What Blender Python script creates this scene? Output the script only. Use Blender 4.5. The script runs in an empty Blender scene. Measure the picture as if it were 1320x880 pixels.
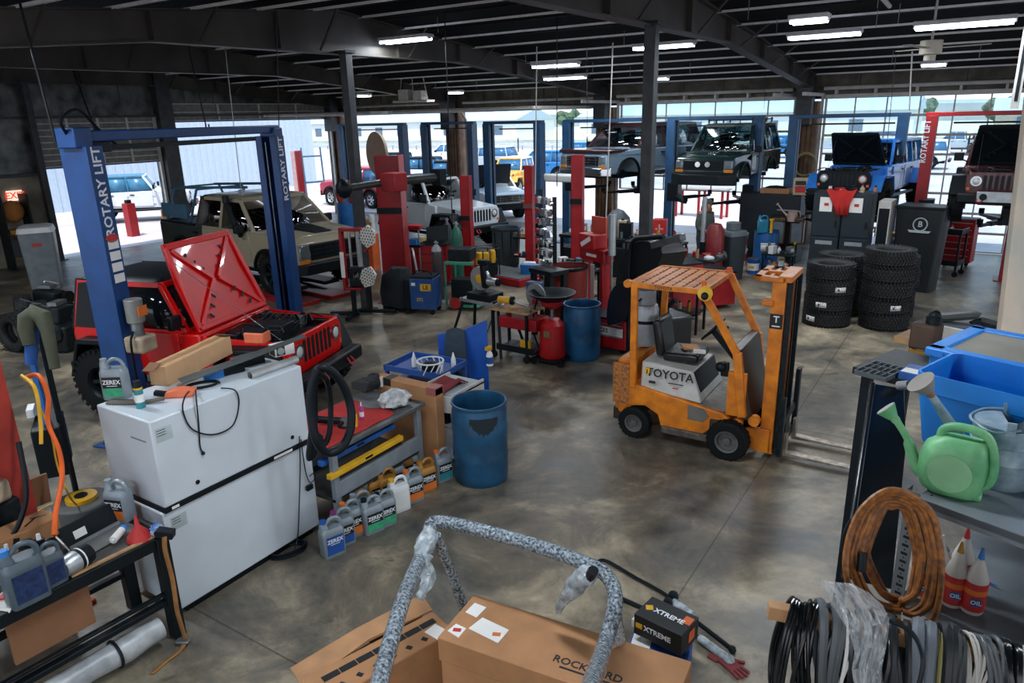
import bpy, bmesh, math, random
from mathutils import Vector as V, Matrix as MX, Euler
R = math.radians
random.seed(7)
SC = bpy.context.scene
COL = SC.collection
F_, TH, RO, PS, CH = 931., R(17.3), R(1.43), R(33.0), 3.7
_h = V((-math.sin(PS), math.cos(PS), 0))
FW = V((_h.x*math.cos(TH), _h.y*math.cos(TH), -math.sin(TH)))
_r = FW.cross(V((0, 0, 1))).normalized(); _u = _r.cross(FW)
RT = math.cos(RO)*_r - math.sin(RO)*_u
UP = math.sin(RO)*_r + math.cos(RO)*_u
CAMP = V((0, 0, CH))
def ray(px, py): return FW + RT*((px-660)/F_) + UP*((440-py)/F_)
def G(px, py, z=0.):
    d = ray(px, py); t = (z-CH)/d.z
    return CAMP + d*t
def GY(px, py, y):
    d = ray(px, py); return CAMP + d*(y/d.y)
def GX(px, py, x):
    d = ray(px, py); return CAMP + d*(x/d.x)
def GD(px, py, dist): return CAMP + ray(px, py)*dist
def PR(p):
    v = V(p)-CAMP; c = v.dot(FW)
    return 660+F_*v.dot(RT)/c, 440-F_*v.dot(UP)/c
def HT(p, py):
    lo, hi = -5, 14
    for _ in range(40):
        m = (lo+hi)/2
        if PR((p[0], p[1], m))[1] > py: lo = m
        else: hi = m
    return lo
cd = bpy.data.cameras.new('camera'); cam = bpy.data.objects.new('camera', cd); COL.objects.link(cam)
cam.matrix_world = MX(((RT.x, UP.x, -FW.x, 0), (RT.y, UP.y, -FW.y, 0), (RT.z, UP.z, -FW.z, CH), (0, 0, 0, 1)))
cd.sensor_width = 36; cd.lens = 36*F_/1320; cd.clip_start = .05; cd.clip_end = 900
SC.camera = cam
def lin(h):
    if isinstance(h, str):
        h = h.lstrip('#'); h = [int(h[i:i+2], 16)/255 for i in (0, 2, 4)]
    return tuple(((c+.055)/1.055)**2.4 if c > .04045 else c/12.92 for c in h)
MT = {}
def M(name, col=None, rough=.5, metal=0., var=.12, scale=6., bump=0., spec=.5, col2=None, coat=0., emit=0.):
    if name in MT: return MT[name]
    m = bpy.data.materials.new(name); m.use_nodes = True; nt = m.node_tree; b = nt.nodes['Principled BSDF']
    c = lin(col); c2 = lin(col2) if col2 else tuple(max(0, k*(1-var*2)) for k in c)
    tc = nt.nodes.new('ShaderNodeTexCoord'); n = nt.nodes.new('ShaderNodeTexNoise')
    n.inputs['Scale'].default_value = scale; n.inputs['Detail'].default_value = 4
    nt.links.new(tc.outputs['Object'], n.inputs['Vector'])
    r = nt.nodes.new('ShaderNodeValToRGB'); r.color_ramp.elements[0].position = .35; r.color_ramp.elements[1].position = .68
    r.color_ramp.elements[0].color = (*c2, 1); r.color_ramp.elements[1].color = (*c, 1)
    nt.links.new(n.outputs['Fac'], r.inputs['Fac']); nt.links.new(r.outputs['Color'], b.inputs['Base Color'])
    b.inputs['Roughness'].default_value = rough; b.inputs['Metallic'].default_value = metal
    b.inputs['Specular IOR Level'].default_value = spec; b.inputs['Coat Weight'].default_value = coat
    if emit:
        b.inputs['Emission Color'].default_value = (*c, 1); b.inputs['Emission Strength'].default_value = emit
    if bump:
        bp = nt.nodes.new('ShaderNodeBump'); bp.inputs['Strength'].default_value = bump; bp.inputs['Distance'].default_value = .02
        nt.links.new(n.outputs['Fac'], bp.inputs['Height']); nt.links.new(bp.outputs['Normal'], b.inputs['Normal'])
    MT[name] = m; return m
def glassm(name, tint, fac=.12, rough=.03):
    if name in MT: return MT[name]
    m = bpy.data.materials.new(name); m.use_nodes = True; nt = m.node_tree
    nt.nodes.remove(nt.nodes['Principled BSDF']); o = nt.nodes['Material Output']
    t = nt.nodes.new('ShaderNodeBsdfTransparent'); t.inputs[0].default_value = (*lin(tint), 1)
    g = nt.nodes.new('ShaderNodeBsdfGlossy'); g.inputs['Roughness'].default_value = rough
    x = nt.nodes.new('ShaderNodeMixShader'); f = nt.nodes.new('ShaderNodeLayerWeight'); f.inputs[0].default_value = .25
    mp = nt.nodes.new('ShaderNodeMath'); mp.operation = 'MULTIPLY_ADD'; mp.inputs[1].default_value = .6; mp.inputs[2].default_value = fac
    nt.links.new(f.outputs['Facing'], mp.inputs[0]); nt.links.new(mp.outputs[0], x.inputs[0])
    nt.links.new(t.outputs[0], x.inputs[1]); nt.links.new(g.outputs[0], x.inputs[2]); nt.links.new(x.outputs[0], o.inputs[0])
    MT[name] = m; return m
def filmm(name, f=.3):
    if name in MT: return MT[name]
    m = bpy.data.materials.new(name); m.use_nodes = True; nt = m.node_tree; b = nt.nodes['Principled BSDF']; b.inputs['Base Color'].default_value = (.8, .84, .86, 1); b.inputs['Roughness'].default_value = .15
    n = nt.nodes.new('ShaderNodeTexNoise'); n.inputs['Scale'].default_value = 9; r = nt.nodes.new('ShaderNodeMapRange'); r.inputs[1].default_value = .4; r.inputs[2].default_value = .7; r.inputs[3].default_value = f*.6; r.inputs[4].default_value = f*1.7
    nt.links.new(n.outputs[0], r.inputs[0]); nt.links.new(r.outputs[0], b.inputs['Alpha']); MT[name] = m; return m
def emitm(name, col, s):
    if name in MT: return MT[name]
    m = bpy.data.materials.new(name); m.use_nodes = True; nt = m.node_tree
    nt.nodes.remove(nt.nodes['Principled BSDF']); e = nt.nodes.new('ShaderNodeEmission')
    e.inputs[0].default_value = (*lin(col), 1); e.inputs[1].default_value = s
    nt.links.new(e.outputs[0], nt.nodes['Material Output'].inputs[0]); MT[name] = m; return m
BLK = M('black_plastic', '#0b151b', .45, spec=.25); BLKM = M('black_metal', '#0d181e', .45, .1, spec=.3); RUB = M('rubber', '#0f1416', .75, var=.2, scale=20, bump=.2, spec=.25)
STL = M('steel', '#9aa0a2', .35, .8, var=.2); CHR = M('chrome', '#d8dcde', .12, 1., var=.05); ALU = M('aluminium', '#b9c0c4', .35, .6)
DRK = M('engine_dark', '#081014', .5, .1, var=.4, scale=20, col2='#1a2428', spec=.3); WHT = M('white_plastic', '#e2e6e6', .45, var=.05)
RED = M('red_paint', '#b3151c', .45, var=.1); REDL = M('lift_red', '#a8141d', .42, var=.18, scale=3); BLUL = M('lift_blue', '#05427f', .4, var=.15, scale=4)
BLUD = M('far_lift_blue', '#1d4f78', .5, var=.15, scale=4); GRY = M('grey_paint', '#6f7a80', .5, var=.15); TAPE = M('clear_tape', '#cfd3d2', .2, var=.05)
WOOD = M('wood', '#c69b6b', .7, var=.2, scale=9, bump=.2); CARD = M('cardboard', '#b07f55', .8, var=.08, scale=7); CARDD = M('cardboard_dark', '#8a6042', .8, var=.08)
ORG = M('orange_plastic', '#e8682a', .45); YEL = M('yellow_plastic', '#e6b023', .45); GRN = M('green_paint', '#3f8d70', .5); BRS = M('brass', '#b88a3a', .4, .7)
SIL = M('jug_silver', '#8f9ca4', .38, .25, var=.08); GLD = M('jug_gold', '#b5813a', .4, .3, var=.1); LBK = M('label_black', '#14181a', .5, var=.05); LWH = M('label_white', '#e9e9e4', .6, var=.04)
LOR = M('label_orange', '#e0742c', .5, var=.08); LGN = M('label_green', '#3fae7e', .5, var=.15, scale=20); LTL = M('label_teal', '#2f8f96', .5, var=.15); LBL = M('label_blue', '#2357a8', .5, var=.12); LRD = M('label_red', '#c4302e', .5, var=.08)
GLS = glassm('window_glass', '#c3d2d6', .14); GLD2 = glassm('dark_window_glass', '#2a3338', .12)
FILM = filmm('plastic_film', .3)
PVC = M('clear_bag', '#c9d2d4', .2, var=.05)
class MB:
    def __init__(s): s.bm = bmesh.new(); s.m = 0; s.mats = []
    def use(s, mat):
        if mat not in s.mats: s.mats.append(mat)
        s.m = s.mats.index(mat); return s
    def _f(s, vs):
        try: f = s.bm.faces.new(vs)
        except ValueError: return None
        f.material_index = s.m; return f
    def box(s, c, d, r=(0, 0, 0), X=None):
        m = MX.Translation(V(c)) @ Euler(r).to_matrix().to_4x4()
        if X is not None: m = X @ m
        v = [s.bm.verts.new(m @ V((sx*d[0]/2, sy*d[1]/2, sz*d[2]/2))) for sx in (-1, 1) for sy in (-1, 1) for sz in (-1, 1)]
        for q in ((0, 1, 3, 2), (4, 6, 7, 5), (0, 4, 5, 1), (2, 3, 7, 6), (0, 2, 6, 4), (1, 5, 7, 3)): s._f([v[i] for i in q])
        return s
    def b(s, x0, x1, y0, y1, z0, z1): return s.box(((x0+x1)/2, (y0+y1)/2, (z0+z1)/2), (abs(x1-x0), abs(y1-y0), abs(z1-z0)))
    def bar(s, p, q, w, h=None, up=(0, 0, 1)):
        p, q = V(p), V(q); a = (q-p); L = a.length
        if L < 1e-6: return s
        a.normalize(); u = V(up)
        if abs(a.dot(u)) > .98: u = V((1, 0, 0)) if abs(a.x) < .9 else V((0, 1, 0))
        y = u.cross(a).normalized(); z = a.cross(y); m = MX((( a.x, y.x, z.x), (a.y, y.y, z.y), (a.z, y.z, z.z))).to_4x4(); m.translation = (p+q)/2
        return s.box((0, 0, 0), (L, w, h or w), X=m)
    def loop(s, pts): return [s.bm.verts.new(V(p)) for p in pts]
    def loft(s, secs, close=True, cap=True):
        L = [s.loop(q) for q in secs]; n = len(L[0])
        for a, b_ in zip(L, L[1:]):
            for i in range(n if close else n-1):
                j = (i+1) % n; s._f([a[i], a[j], b_[j], b_[i]])
        if cap and close: s._f(L[0][::-1]); s._f(L[-1])
        return s
    def cyl(s, p, q, r, r2=None, n=16, cap=True):
        p, q = V(p), V(q); r2 = r if r2 is None else r2; a = (q-p).normalized()
        u = a.orthogonal().normalized(); w = a.cross(u)
        f = lambda c, rr: [c+(u*math.cos(t)+w*math.sin(t))*rr for t in (2*math.pi*i/n for i in range(n))]
        return s.loft([f(p, r), f(q, r2)], cap=cap)
    def tube(s, pts, r, n=8, closed=False):
        pts = [V(p) for p in pts]; N = len(pts); secs = []; u = None
        for i, p in enumerate(pts):
            if closed: t = pts[(i+1) % N]-pts[i-1]
            else: t = pts[min(i+1, N-1)]-pts[max(i-1, 0)]
            if t.length < 1e-7: t = V((0, 0, 1))
            t.normalize()
            u = t.orthogonal().normalized() if u is None else (u-t*u.dot(t))
            if u.length < 1e-6: u = t.orthogonal()
            u.normalize(); w = t.cross(u); rr = r[i] if isinstance(r, (list, tuple)) else r
            secs.append([p+(u*math.cos(a)+w*math.sin(a))*rr for a in (2*math.pi*k/n for k in range(n))])
        if closed:
            L = [s.loop(q) for q in secs]
            for a, b_ in zip(L, L[1:]+L[:1]):
                o = 0
                if b_ is L[0]: o = min(range(n), key=lambda k: (a[0].co-b_[k].co).length)
                for i in range(n): s._f([a[i], a[(i+1) % n], b_[(i+1+o) % n], b_[(i+o) % n]])
            return s
        return s.loft(secs)
    def lathe(s, prof, c=(0, 0, 0), n=24, axis='z', X=None):
        L = []
        for r, z in prof:
            ring = []
            for i in range(n):
                a = 2*math.pi*i/n; x, y = r*math.cos(a), r*math.sin(a)
                p = V((x, y, z)) if axis == 'z' else (V((x, z, y)) if axis == 'y' else V((z, x, y)))
                p = p+V(c)
                ring.append(X @ p if X is not None else p)
            L.append(ring)
        LL = [s.loop(q) for q in L]
        for a, b_ in zip(LL, LL[1:]):
            for i in range(n): s._f([a[i], a[(i+1) % n], b_[(i+1) % n], b_[i]])
        if prof[0][0] > 1e-4 and not getattr(s, 'open_', 0) and prof[0] != prof[-1]: s._f(LL[0][::-1]); s._f(LL[-1])
        return s
    def prism(s, pts, a0, a1, plane='xz', X=None):
        mk = {'xz': lambda p, a: V((p[0], a, p[1])), 'xy': lambda p, a: V((p[0], p[1], a)), 'yz': lambda p, a: V((a, p[0], p[1]))}[plane]
        A = [mk(p, a0) for p in pts]; B = [mk(p, a1) for p in pts]
        if X is not None: A = [X @ p for p in A]; B = [X @ p for p in B]
        return s.loft([A, B])
    def quad(s, *p): s._f(s.loop(p)); return s
    def sphere(s, c, r, n=12, sc=(1, 1, 1)):
        k = max(4, n//2); prof = [(max(1e-5, math.sin(math.pi*i/k))*r, -math.cos(math.pi*i/k)*r) for i in range(k+1)]
        X = MX.Translation(V(c)) @ MX.Diagonal((*sc, 1)); return s.lathe(prof, n=n, X=X)
    def text(s, txt, size, X, ext=.0008, font_x=1.):
        cu = bpy.data.curves.new('t', 'FONT'); cu.body = txt; cu.size = size; cu.align_x = 'CENTER'; cu.align_y = 'CENTER'; cu.extrude = ext; cu.resolution_u = 2; cu.offset = size*.02
        ob = bpy.data.objects.new('t', cu); COL.objects.link(ob)
        me = bpy.data.meshes.new_from_object(ob); n0 = len(s.bm.faces); me.transform(X @ MX.Diagonal((font_x, 1, 1, 1)))
        s.bm.from_mesh(me); s.bm.faces.ensure_lookup_table()
        for f in s.bm.faces[n0:]: f.material_index = s.m
        bpy.data.objects.remove(ob); bpy.data.curves.remove(cu); bpy.data.meshes.remove(me); return s
    def jit(s, a, seed=1):
        rd = random.Random(seed)
        for v in s.bm.verts: v.co += V((rd.uniform(-a, a), rd.uniform(-a, a), rd.uniform(-a, a)))
        return s
    def warp(s, f):
        for v in s.bm.verts: v.co = V(f(v.co))
        return s
    def build(s, name, mat=None, parent=None, bevel=0, ang=38, sub=0, label=None, loc=None, solid=0, kind=None):
        bmesh.ops.recalc_face_normals(s.bm, faces=s.bm.faces)
        me = bpy.data.meshes.new(name); s.bm.to_mesh(me); s.bm.free()
        if mat is not None and not s.mats: s.mats = [mat]
        for m in s.mats: me.materials.append(m)
        for p in me.polygons: p.use_smooth = True
        me.set_sharp_from_angle(angle=R(ang))
        o = bpy.data.objects.new(name, me); COL.objects.link(o)
        if parent is not None: o.parent = parent
        if loc is not None: o.location = loc
        if solid: md = o.modifiers.new('solid', 'SOLIDIFY'); md.thickness = solid; md.offset = 0
        if bevel: md = o.modifiers.new('bevel', 'BEVEL'); md.width = bevel; md.segments = 2; md.limit_method = 'ANGLE'; md.angle_limit = R(35)
        if sub: md = o.modifiers.new('sub', 'SUBSURF'); md.levels = sub; md.render_levels = sub
        if label: o['label'] = label
        if kind: o['kind'] = kind
        return o
def mb(mat=None):
    m = MB()
    if mat: m.use(mat)
    return m
def tag(o, label, cat, group=None, kind=None):
    o['label'] = label; o['category'] = cat
    if group: o['group'] = group
    if kind: o['kind'] = kind
    return o
def thing(name, label, cat, loc=(0, 0, 0), rz=0, group=None, rot=None, s=1):
    o = bpy.data.objects.new(name, None); COL.objects.link(o); o.location = loc; o.rotation_euler = rot or (0, 0, rz); o.scale = (s, s, s); o.empty_display_size = .1
    return tag(o, label, cat, group)
def struct(name, b, mat=None, **k):
    o = b.build(name, mat, **k); o['kind'] = 'structure'; return o
def kids(o): return [c for c in COL.objects if c.parent == o]
def dup(o, loc, rz, label, group=None, s=None):
    r = o.copy(); COL.objects.link(r); r.location = loc; r.rotation_euler = (0, 0, rz) if not isinstance(rz, tuple) else rz; r['label'] = label
    if group: r['group'] = group
    if s: r.scale = (s, s, s)
    for ch in kids(o):
        c = ch.copy(); COL.objects.link(c); c.parent = r
        for g in kids(ch):
            d = g.copy(); COL.objects.link(d); d.parent = c
    return r
def F3(o, x, y):
    """matrix whose x axis and y axis follow x and y, at o"""
    x = V(x).normalized(); y = V(y); y = (y-x*y.dot(x)).normalized(); z = x.cross(y)
    m = MX(((x.x, y.x, z.x), (x.y, y.y, z.y), (x.z, y.z, z.z))).to_4x4(); m.translation = V(o); return m
def rr(w, d, r, z, n=3):
    """rounded rectangle loop"""
    o = []
    for cx, cy, a0 in ((w/2-r, d/2-r, 0), (-w/2+r, d/2-r, 90), (-w/2+r, -d/2+r, 180), (w/2-r, -d/2+r, 270)):
        for k in range(n+1):
            a = R(a0+90*k/n); o.append((cx+r*math.cos(a), cy+r*math.sin(a), z))
    return o
def smooth(pts, k=6):
    pts = [V(p) for p in pts]; P = [pts[0]]+pts+[pts[-1]]; o = []
    for i in range(1, len(P)-2):
        a, b_, c, d = P[i-1], P[i], P[i+1], P[i+2]
        for j in range(k):
            t = j/k; o.append(.5*((2*b_)+(c-a)*t+(2*a-5*b_+4*c-d)*t*t+(3*b_-a-3*c+d)*t**3))
    o.append(P[-2]); return o
def floor_mat():
    m = bpy.data.materials.new('stained_concrete'); m.use_nodes = True; nt = m.node_tree; b = nt.nodes['Principled BSDF']; L = nt.links.new
    tc = nt.nodes.new('ShaderNodeTexCoord')
    def noise(sc, det, dist=0, rough=.6):
        n = nt.nodes.new('ShaderNodeTexNoise'); n.inputs['Scale'].default_value = sc; n.inputs['Detail'].default_value = det
        n.inputs['Distortion'].default_value = dist; n.inputs['Roughness'].default_value = rough; L(tc.outputs['Object'], n.inputs['Vector']); return n
    def ramp(n, st):
        r = nt.nodes.new('ShaderNodeValToRGB'); el = r.color_ramp.elements
        for i, (p, c) in enumerate(st):
            e = el[i] if i < 2 else el.new(p)
            e.position = p; e.color = (*c, 1)
        L(n.outputs['Fac'], r.inputs['Fac']); return r
    def mix(t, f, a, c):
        x = nt.nodes.new('ShaderNodeMix'); x.data_type = 'RGBA'; x.blend_type = t
        if isinstance(f, float): x.inputs[0].default_value = f
        else: L(f, x.inputs[0])
        L(a, x.inputs[6]); L(c, x.inputs[7]); return x.outputs[2]
    n1 = noise(.75, 9, .5, .68); r1 = ramp(n1, [(.34, lin('#3d4243')), (.66, lin('#b3a68d')), (.5, lin('#746c5f'))])
    n2 = noise(2.2, 9, .8, .72); r2 = ramp(n2, [(.34, (.5, .52, .53)), (.66, (1.3, 1.26, 1.18))])
    n3 = noise(1.1, 10, 2.5, .75); r3 = ramp(n3, [(.62, (0, 0, 0)), (.74, (1, 1, 1))])
    c = mix('MULTIPLY', .8, r1.outputs[0], r2.outputs[0])
    pl = nt.nodes.new('ShaderNodeRGB'); pl.outputs[0].default_value = (*lin('#b3a48e'), 1)
    f3 = nt.nodes.new('ShaderNodeMath'); f3.operation = 'MULTIPLY'; f3.inputs[1].default_value = .55; L(r3.outputs[0], f3.inputs[0])
    c = mix('MIX', f3.outputs[0], c, pl.outputs[0])
    n4 = noise(.9, 6, 3., .6); r4 = ramp(n4, [(.28, (1, 1, 1)), (.36, (0, 0, 0))])
    dk = nt.nodes.new('ShaderNodeRGB'); dk.outputs[0].default_value = (*lin('#2b2d2b'), 1)
    f4 = nt.nodes.new('ShaderNodeMath'); f4.operation = 'MULTIPLY'; f4.inputs[1].default_value = .7; L(r4.outputs[0], f4.inputs[0])
    c = mix('MIX', f4.outputs[0], c, dk.outputs[0])
    br = nt.nodes.new('ShaderNodeTexBrick'); br.inputs['Scale'].default_value = 1; br.inputs['Mortar Size'].default_value = .008; br.inputs['Brick Width'].default_value = 6.1; br.inputs['Row Height'].default_value = 5.9; br.offset = 0
    br.inputs['Color1'].default_value = (1, 1, 1, 1); br.inputs['Color2'].default_value = (1, 1, 1, 1); br.inputs['Mortar'].default_value = (.25, .25, .24, 1)
    mp = nt.nodes.new('ShaderNodeMapping'); mp.inputs['Location'].default_value = (1.6, 3.2, 0); L(tc.outputs['Object'], mp.inputs[0]); L(mp.outputs[0], br.inputs['Vector'])
    c = mix('MULTIPLY', .7, c, br.outputs['Color'])
    L(c, b.inputs['Base Color'])
    rr_ = nt.nodes.new('ShaderNodeMapRange'); rr_.inputs[3].default_value = .26; rr_.inputs[4].default_value = .5; L(n2.outputs['Fac'], rr_.inputs[0]); L(rr_.outputs[0], b.inputs['Roughness'])
    bp = nt.nodes.new('ShaderNodeBump'); bp.inputs['Strength'].default_value = .12; bp.inputs['Distance'].default_value = .01; L(n2.outputs['Fac'], bp.inputs['Height']); L(bp.outputs[0], b.inputs['Normal'])
    return m
XL, YF = -22.7, 22.25           # left wall, far wall
struct('floor', mb().b(XL-.15, 14, -8, YF+.3, -.12, 0), floor_mat())
LOT = M('sunlit_gravel_lot', '#c9bfc0', .9, var=.12, scale=.6, bump=.3)
o = struct('ground', mb().b(-160, 150, -30, 220, -.3, -.08), LOT)
DECK = M('roof_insulation_dark', '#101719', .7, var=.25, scale=1.5, bump=.15); PUR = M('purlin_glint_white', '#f2f4f4', .4, .1, var=.08)  # purlin flanges near-white to paint in the glints of bounced light
FRM = M('frame_steel_primer', '#4a4640', .55, .2, var=.25, scale=1.2); COLM = M('column_steel', '#3e4246', .5, .3, var=.2)
RY = 10.44
def zd(y): return 5.82-.088*abs(y-RY)
d = mb()
d.loft([[(XL-.2, -8, zd(-8)), (XL-.2, RY, zd(RY)), (XL-.2, YF+.6, zd(YF+.6)), (XL-.2, YF+.6, zd(YF+.6)+.1), (XL-.2, RY, zd(RY)+.1), (XL-.2, -8, zd(-8)+.1)],
        [(14, -8, zd(-8)), (14, RY, zd(RY)), (14, YF+.6, zd(YF+.6)), (14, YF+.6, zd(YF+.6)+.1), (14, RY, zd(RY)+.1), (14, -8, zd(-8)+.1)]])
struct('ceiling', d, DECK)
y = -7.2; k = 0
while y < YF:
    z = zd(y); b = mb(DECK); b.b(XL, 13.9, y-.004, y+.004, z-.2, z-.005).use(PUR).b(XL, 13.9, y-.09, y+.0, z-.215, z-.205).b(XL, 13.9, y-.094, y-.088, z-.225, z-.185)
    struct('trim_%d' % (k+1), b); k += 1; y += 1.22
def rafter(x, n, dx=.11):
    P = [(-4.0, 3.66), (-2.2, 4.0), (6.7, 4.86), (14.1, 4.9), (22.0, 4.22)]
    b = mb(FRM)
    for (y0, z0), (y1, z1) in zip(P, P[1:]):
        t0, t1 = zd(y0)-.21, zd(y1)-.21
        seg = [(y0, z0, t0), (y1, z1, t1)]
        if y0 < RY < y1: seg = [(y0, z0, t0), (RY, z0+(z1-z0)*(RY-y0)/(y1-y0), zd(RY)-.21), (y1, z1, t1)]
        for (a, za, ta), (c, zc, tc) in zip(seg, seg[1:]):
            b.loft([[(x-.01, a, za), (x+.01, a, za), (x+.01, a, ta), (x-.01, a, ta)], [(x-.01, c, zc), (x+.01, c, zc), (x+.01, c, tc), (x-.01, c, tc)]])
            b.bar((x, a, za), (x, c, zc), dx*2, .025); b.bar((x, a, ta), (x, c, tc), dx*2, .025)
    for yy in (-1, 1.5, 4, 6.7, 9, 12, 14.1, 16.5, 19.2, 21.9):
        zb = [z0+(z1-z0)*(yy-y0)/(y1-y0) for (y0, z0), (y1, z1) in zip(P, P[1:]) if y0 <= yy <= y1]
        b.b(x-.1, x+.1, yy-.008, yy+.008, zb[0], zd(yy)-.22)
    for yy in [q*2.44+.12 for q in range(-1, 9)]:   # flange braces up to the purlins
        zb = [z0+(z1-z0)*(yy-y0)/(y1-y0) for (y0, z0), (y1, z1) in zip(P, P[1:]) if y0 <= yy <= y1]
        if zb:
            for s_ in (-1, 1): b.bar((x+s_*.1, yy, zb[0]+.03), (x+s_*.62, yy, zd(yy)-.2), .03)
    struct('trim_%d' % n, b)
for i, x in enumerate((-22.5, -16.55, -10.45, -4.35, 1.9, 8.0)): rafter(x, 60+i)
def icol(b, x, y, z0, z1, w=.2, dd=.26):
    b.b(x-w/2, x+w/2, y-dd/2, y-dd/2+.015, z0, z1).b(x-w/2, x+w/2, y+dd/2-.015, y+dd/2, z0, z1).b(x-.008, x+.008, y-dd/2, y+dd/2, z0, z1); return b
for i, x in enumerate((-22.45, -10.3, -4.28)):
    b = mb(COLM); b.cyl((x, RY, 0), (x, RY, 4.92), .085, n=4) if 0 else b.b(x-.085, x+.085, RY-.085, RY+.085, 0, 4.92)
    b.b(x-.16, x+.16, RY-.16, RY+.16, 0, .02).b(x-.14, x+.14, RY-.14, RY+.14, 4.88, 4.93)
    struct('column_%d' % (i+1), b, bevel=.012)
BRN = M('brown_ribbed_sheet', '#8a684a', .5, .2, var=.3, scale=3, col2='#5b4331')
for i, x in enumerate((-22.5, -16.6, -10.5, -4.4, 1.75, 8.0)):
    b = mb(BRN)
    for k in range(5): b.b(x-.3+k*.125, x-.3+k*.125+.09, YF-.34, YF-.28, 0, 3.9)
    b.b(x-.3, x+.3, YF-.3, YF+.1, 0, 3.9)
    b.use(COLM); b.b(x-.2, x+.2, YF-.75, YF-.34, 3.3, 4.5)
    struct('column_%d' % (i+10), b)
INS = M('foil_insulation', '#6b6f6b', .32, .45, var=.35, scale=2.2, bump=.8, col2='#31373a'); INSB = M('header_insulation', '#6e6a5c', .6, .1, var=.3, scale=2.5, bump=.4)
b = mb(INSB); b.b(XL, 14, YF, YF+.12, 4.0, zd(YF)+.05); b.use(COLM); b.b(XL, 14, YF-.05, YF+.02, 3.95, 4.05)
x = XL
while x < 14:
    b.use(COLM).b(x, x+.03, YF-.015, YF, 4.05, zd(YF)-.05); x += 1.22
struct('wall_far', b)
WFR = M('door_track_white', '#c9c6c0', .5, var=.1); PANEL = M('raised_door_panel', '#a6a196', .55, var=.12)
def fullview(x0, x1, z0, z1, n, rows, cols):
    d_ = struct('door_%d' % n, mb(WFR).b(x0, x0+.06, YF-.02, YF+.04, z0, z1).b(x1-.06, x1, YF-.02, YF+.04, z0, z1))
    b = mb(WFR)
    for r in range(rows+1):
        z = z0+(z1-z0)*r/rows; b.b(x0, x1, YF-.015, YF+.025, z-(.03 if r else 0), z+.03)
    for c in range(1, cols): x = x0+(x1-x0)*c/cols; b.b(x-.018, x+.018, YF-.01, YF+.02, z0, z1)
    o = b.build('door_frame', None, d_); o['kind'] = 'structure'
    o = mb(glassm('door_glazing', '#eef6fa', .02)).b(x0+.05, x1-.05, YF+.004, YF+.008, z0+.02, z1-.02).build('glazing', None, d_); o['kind'] = 'structure'
fullview(-4.0, 1.4, .02, 3.98, 1, 8, 7); fullview(2.1, 7.7, .02, 3.98, 2, 8, 7); fullview(-10.1, -4.75, 1.35, 3.98, 3, 6, 7)
def raised(x0, x1, n, ln=3.7, zz=3.92):
    d_ = struct('door_%d' % n, mb(PANEL).b(x0, x1, YF-.35-ln, YF-.35, zz, zz+.05))
    b = mb(WFR)
    for k in range(9): x = x0+.1+(x1-x0-.2)*k/8; b.b(x-.03, x+.03, YF-.35-ln, YF-.35, zz-.05, zz)
    for k in range(8): y = YF-.4-ln*k/7; b.b(x0, x1, y-.02, y+.02, zz-.03, zz)
    for x in (x0-.06, x1+.06): b.b(x-.03, x+.03, YF-.5-ln, YF-.35, zz-.04, zz+.04); b.b(x-.03, x+.03, YF-.1, YF-.04, 0, zz-.3); b.bar((x, YF-.07, zz-.3), (x, YF-.35, zz), .06)
    b.cyl((x0, YF-.3, zz+.28), (x1, YF-.3, zz+.28), .04, n=10)
    o = b.build('door_track', None, d_); o['kind'] = 'structure'
raised(-22.0, -17.0, 4); raised(-16.1, -10.9, 5)
for i, (x0, x1) in enumerate(((-10.1, -4.8), (-4.0, 1.4), (2.1, 7.7))):
    b = mb(WFR); b.cyl((x0, YF-.3, 4.22), (x1, YF-.3, 4.22), .05, n=10)
    for k in range(6): x = x0+.3+(x1-x0-.6)*k/5; b.b(x-.03, x+.03, YF-.3, YF-.02, 4.05, 4.25)
    b.b(x0, x1, YF-.1, YF-.03, 3.96, 4.06)
    for x in (x0-.05, x1+.05): b.b(x-.035, x+.035, YF-.12, YF-.04, 0, 4.1); b.b(x-.03, x+.03, YF-2.6, YF-.1, 4.02, 4.1)
    struct('trim_%d' % (80+i), b)
WBG = M('beige_wall_board', '#8f8a7c', .8, var=.25, scale=2)
b = mb(INS)
def lw(y0, y1, z0, z1, mat): b.use(mat).b(XL-.12, XL, y0, y1, z0, z1)
lw(-8, 10.55, 2.5, 3.98, INS); lw(-8, YF+.1, 3.98, 4.3, INS); lw(14.15, 14.85, 0, 3.98, INS); lw(21.75, YF+.1, 0, 3.98, INS); lw(-8, 10.55, 0, 2.5, WBG)
b.use(INS).loft([[(XL-.12, -8, 4.3), (XL, -8, 4.3), (XL, -8, zd(-8)), (XL-.12, -8, zd(-8))], [(XL-.12, RY, 4.3), (XL, RY, 4.3), (XL, RY, zd(RY)), (XL-.12, RY, zd(RY))], [(XL-.12, YF, 4.3), (XL, YF, 4.3), (XL, YF, zd(YF)), (XL-.12, YF, zd(YF))]])
y = 0.
b.use(COLM)
while y < YF:
    b.cyl((XL+.015, y, 4.3), (XL+.015, y+.02, zd(y)-.1), .014, n=6); y += 1.1
b.b(XL, XL+.18, -8, YF, 3.95, 4.02).b(XL, XL+.2, -8, 10.5, 2.42, 2.5)
b.use(COLM).b(XL, XL+.3, 14.25, 14.75, 0, zd(14.5)-.1)
struct('wall_left', b, ang=60)
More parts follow.
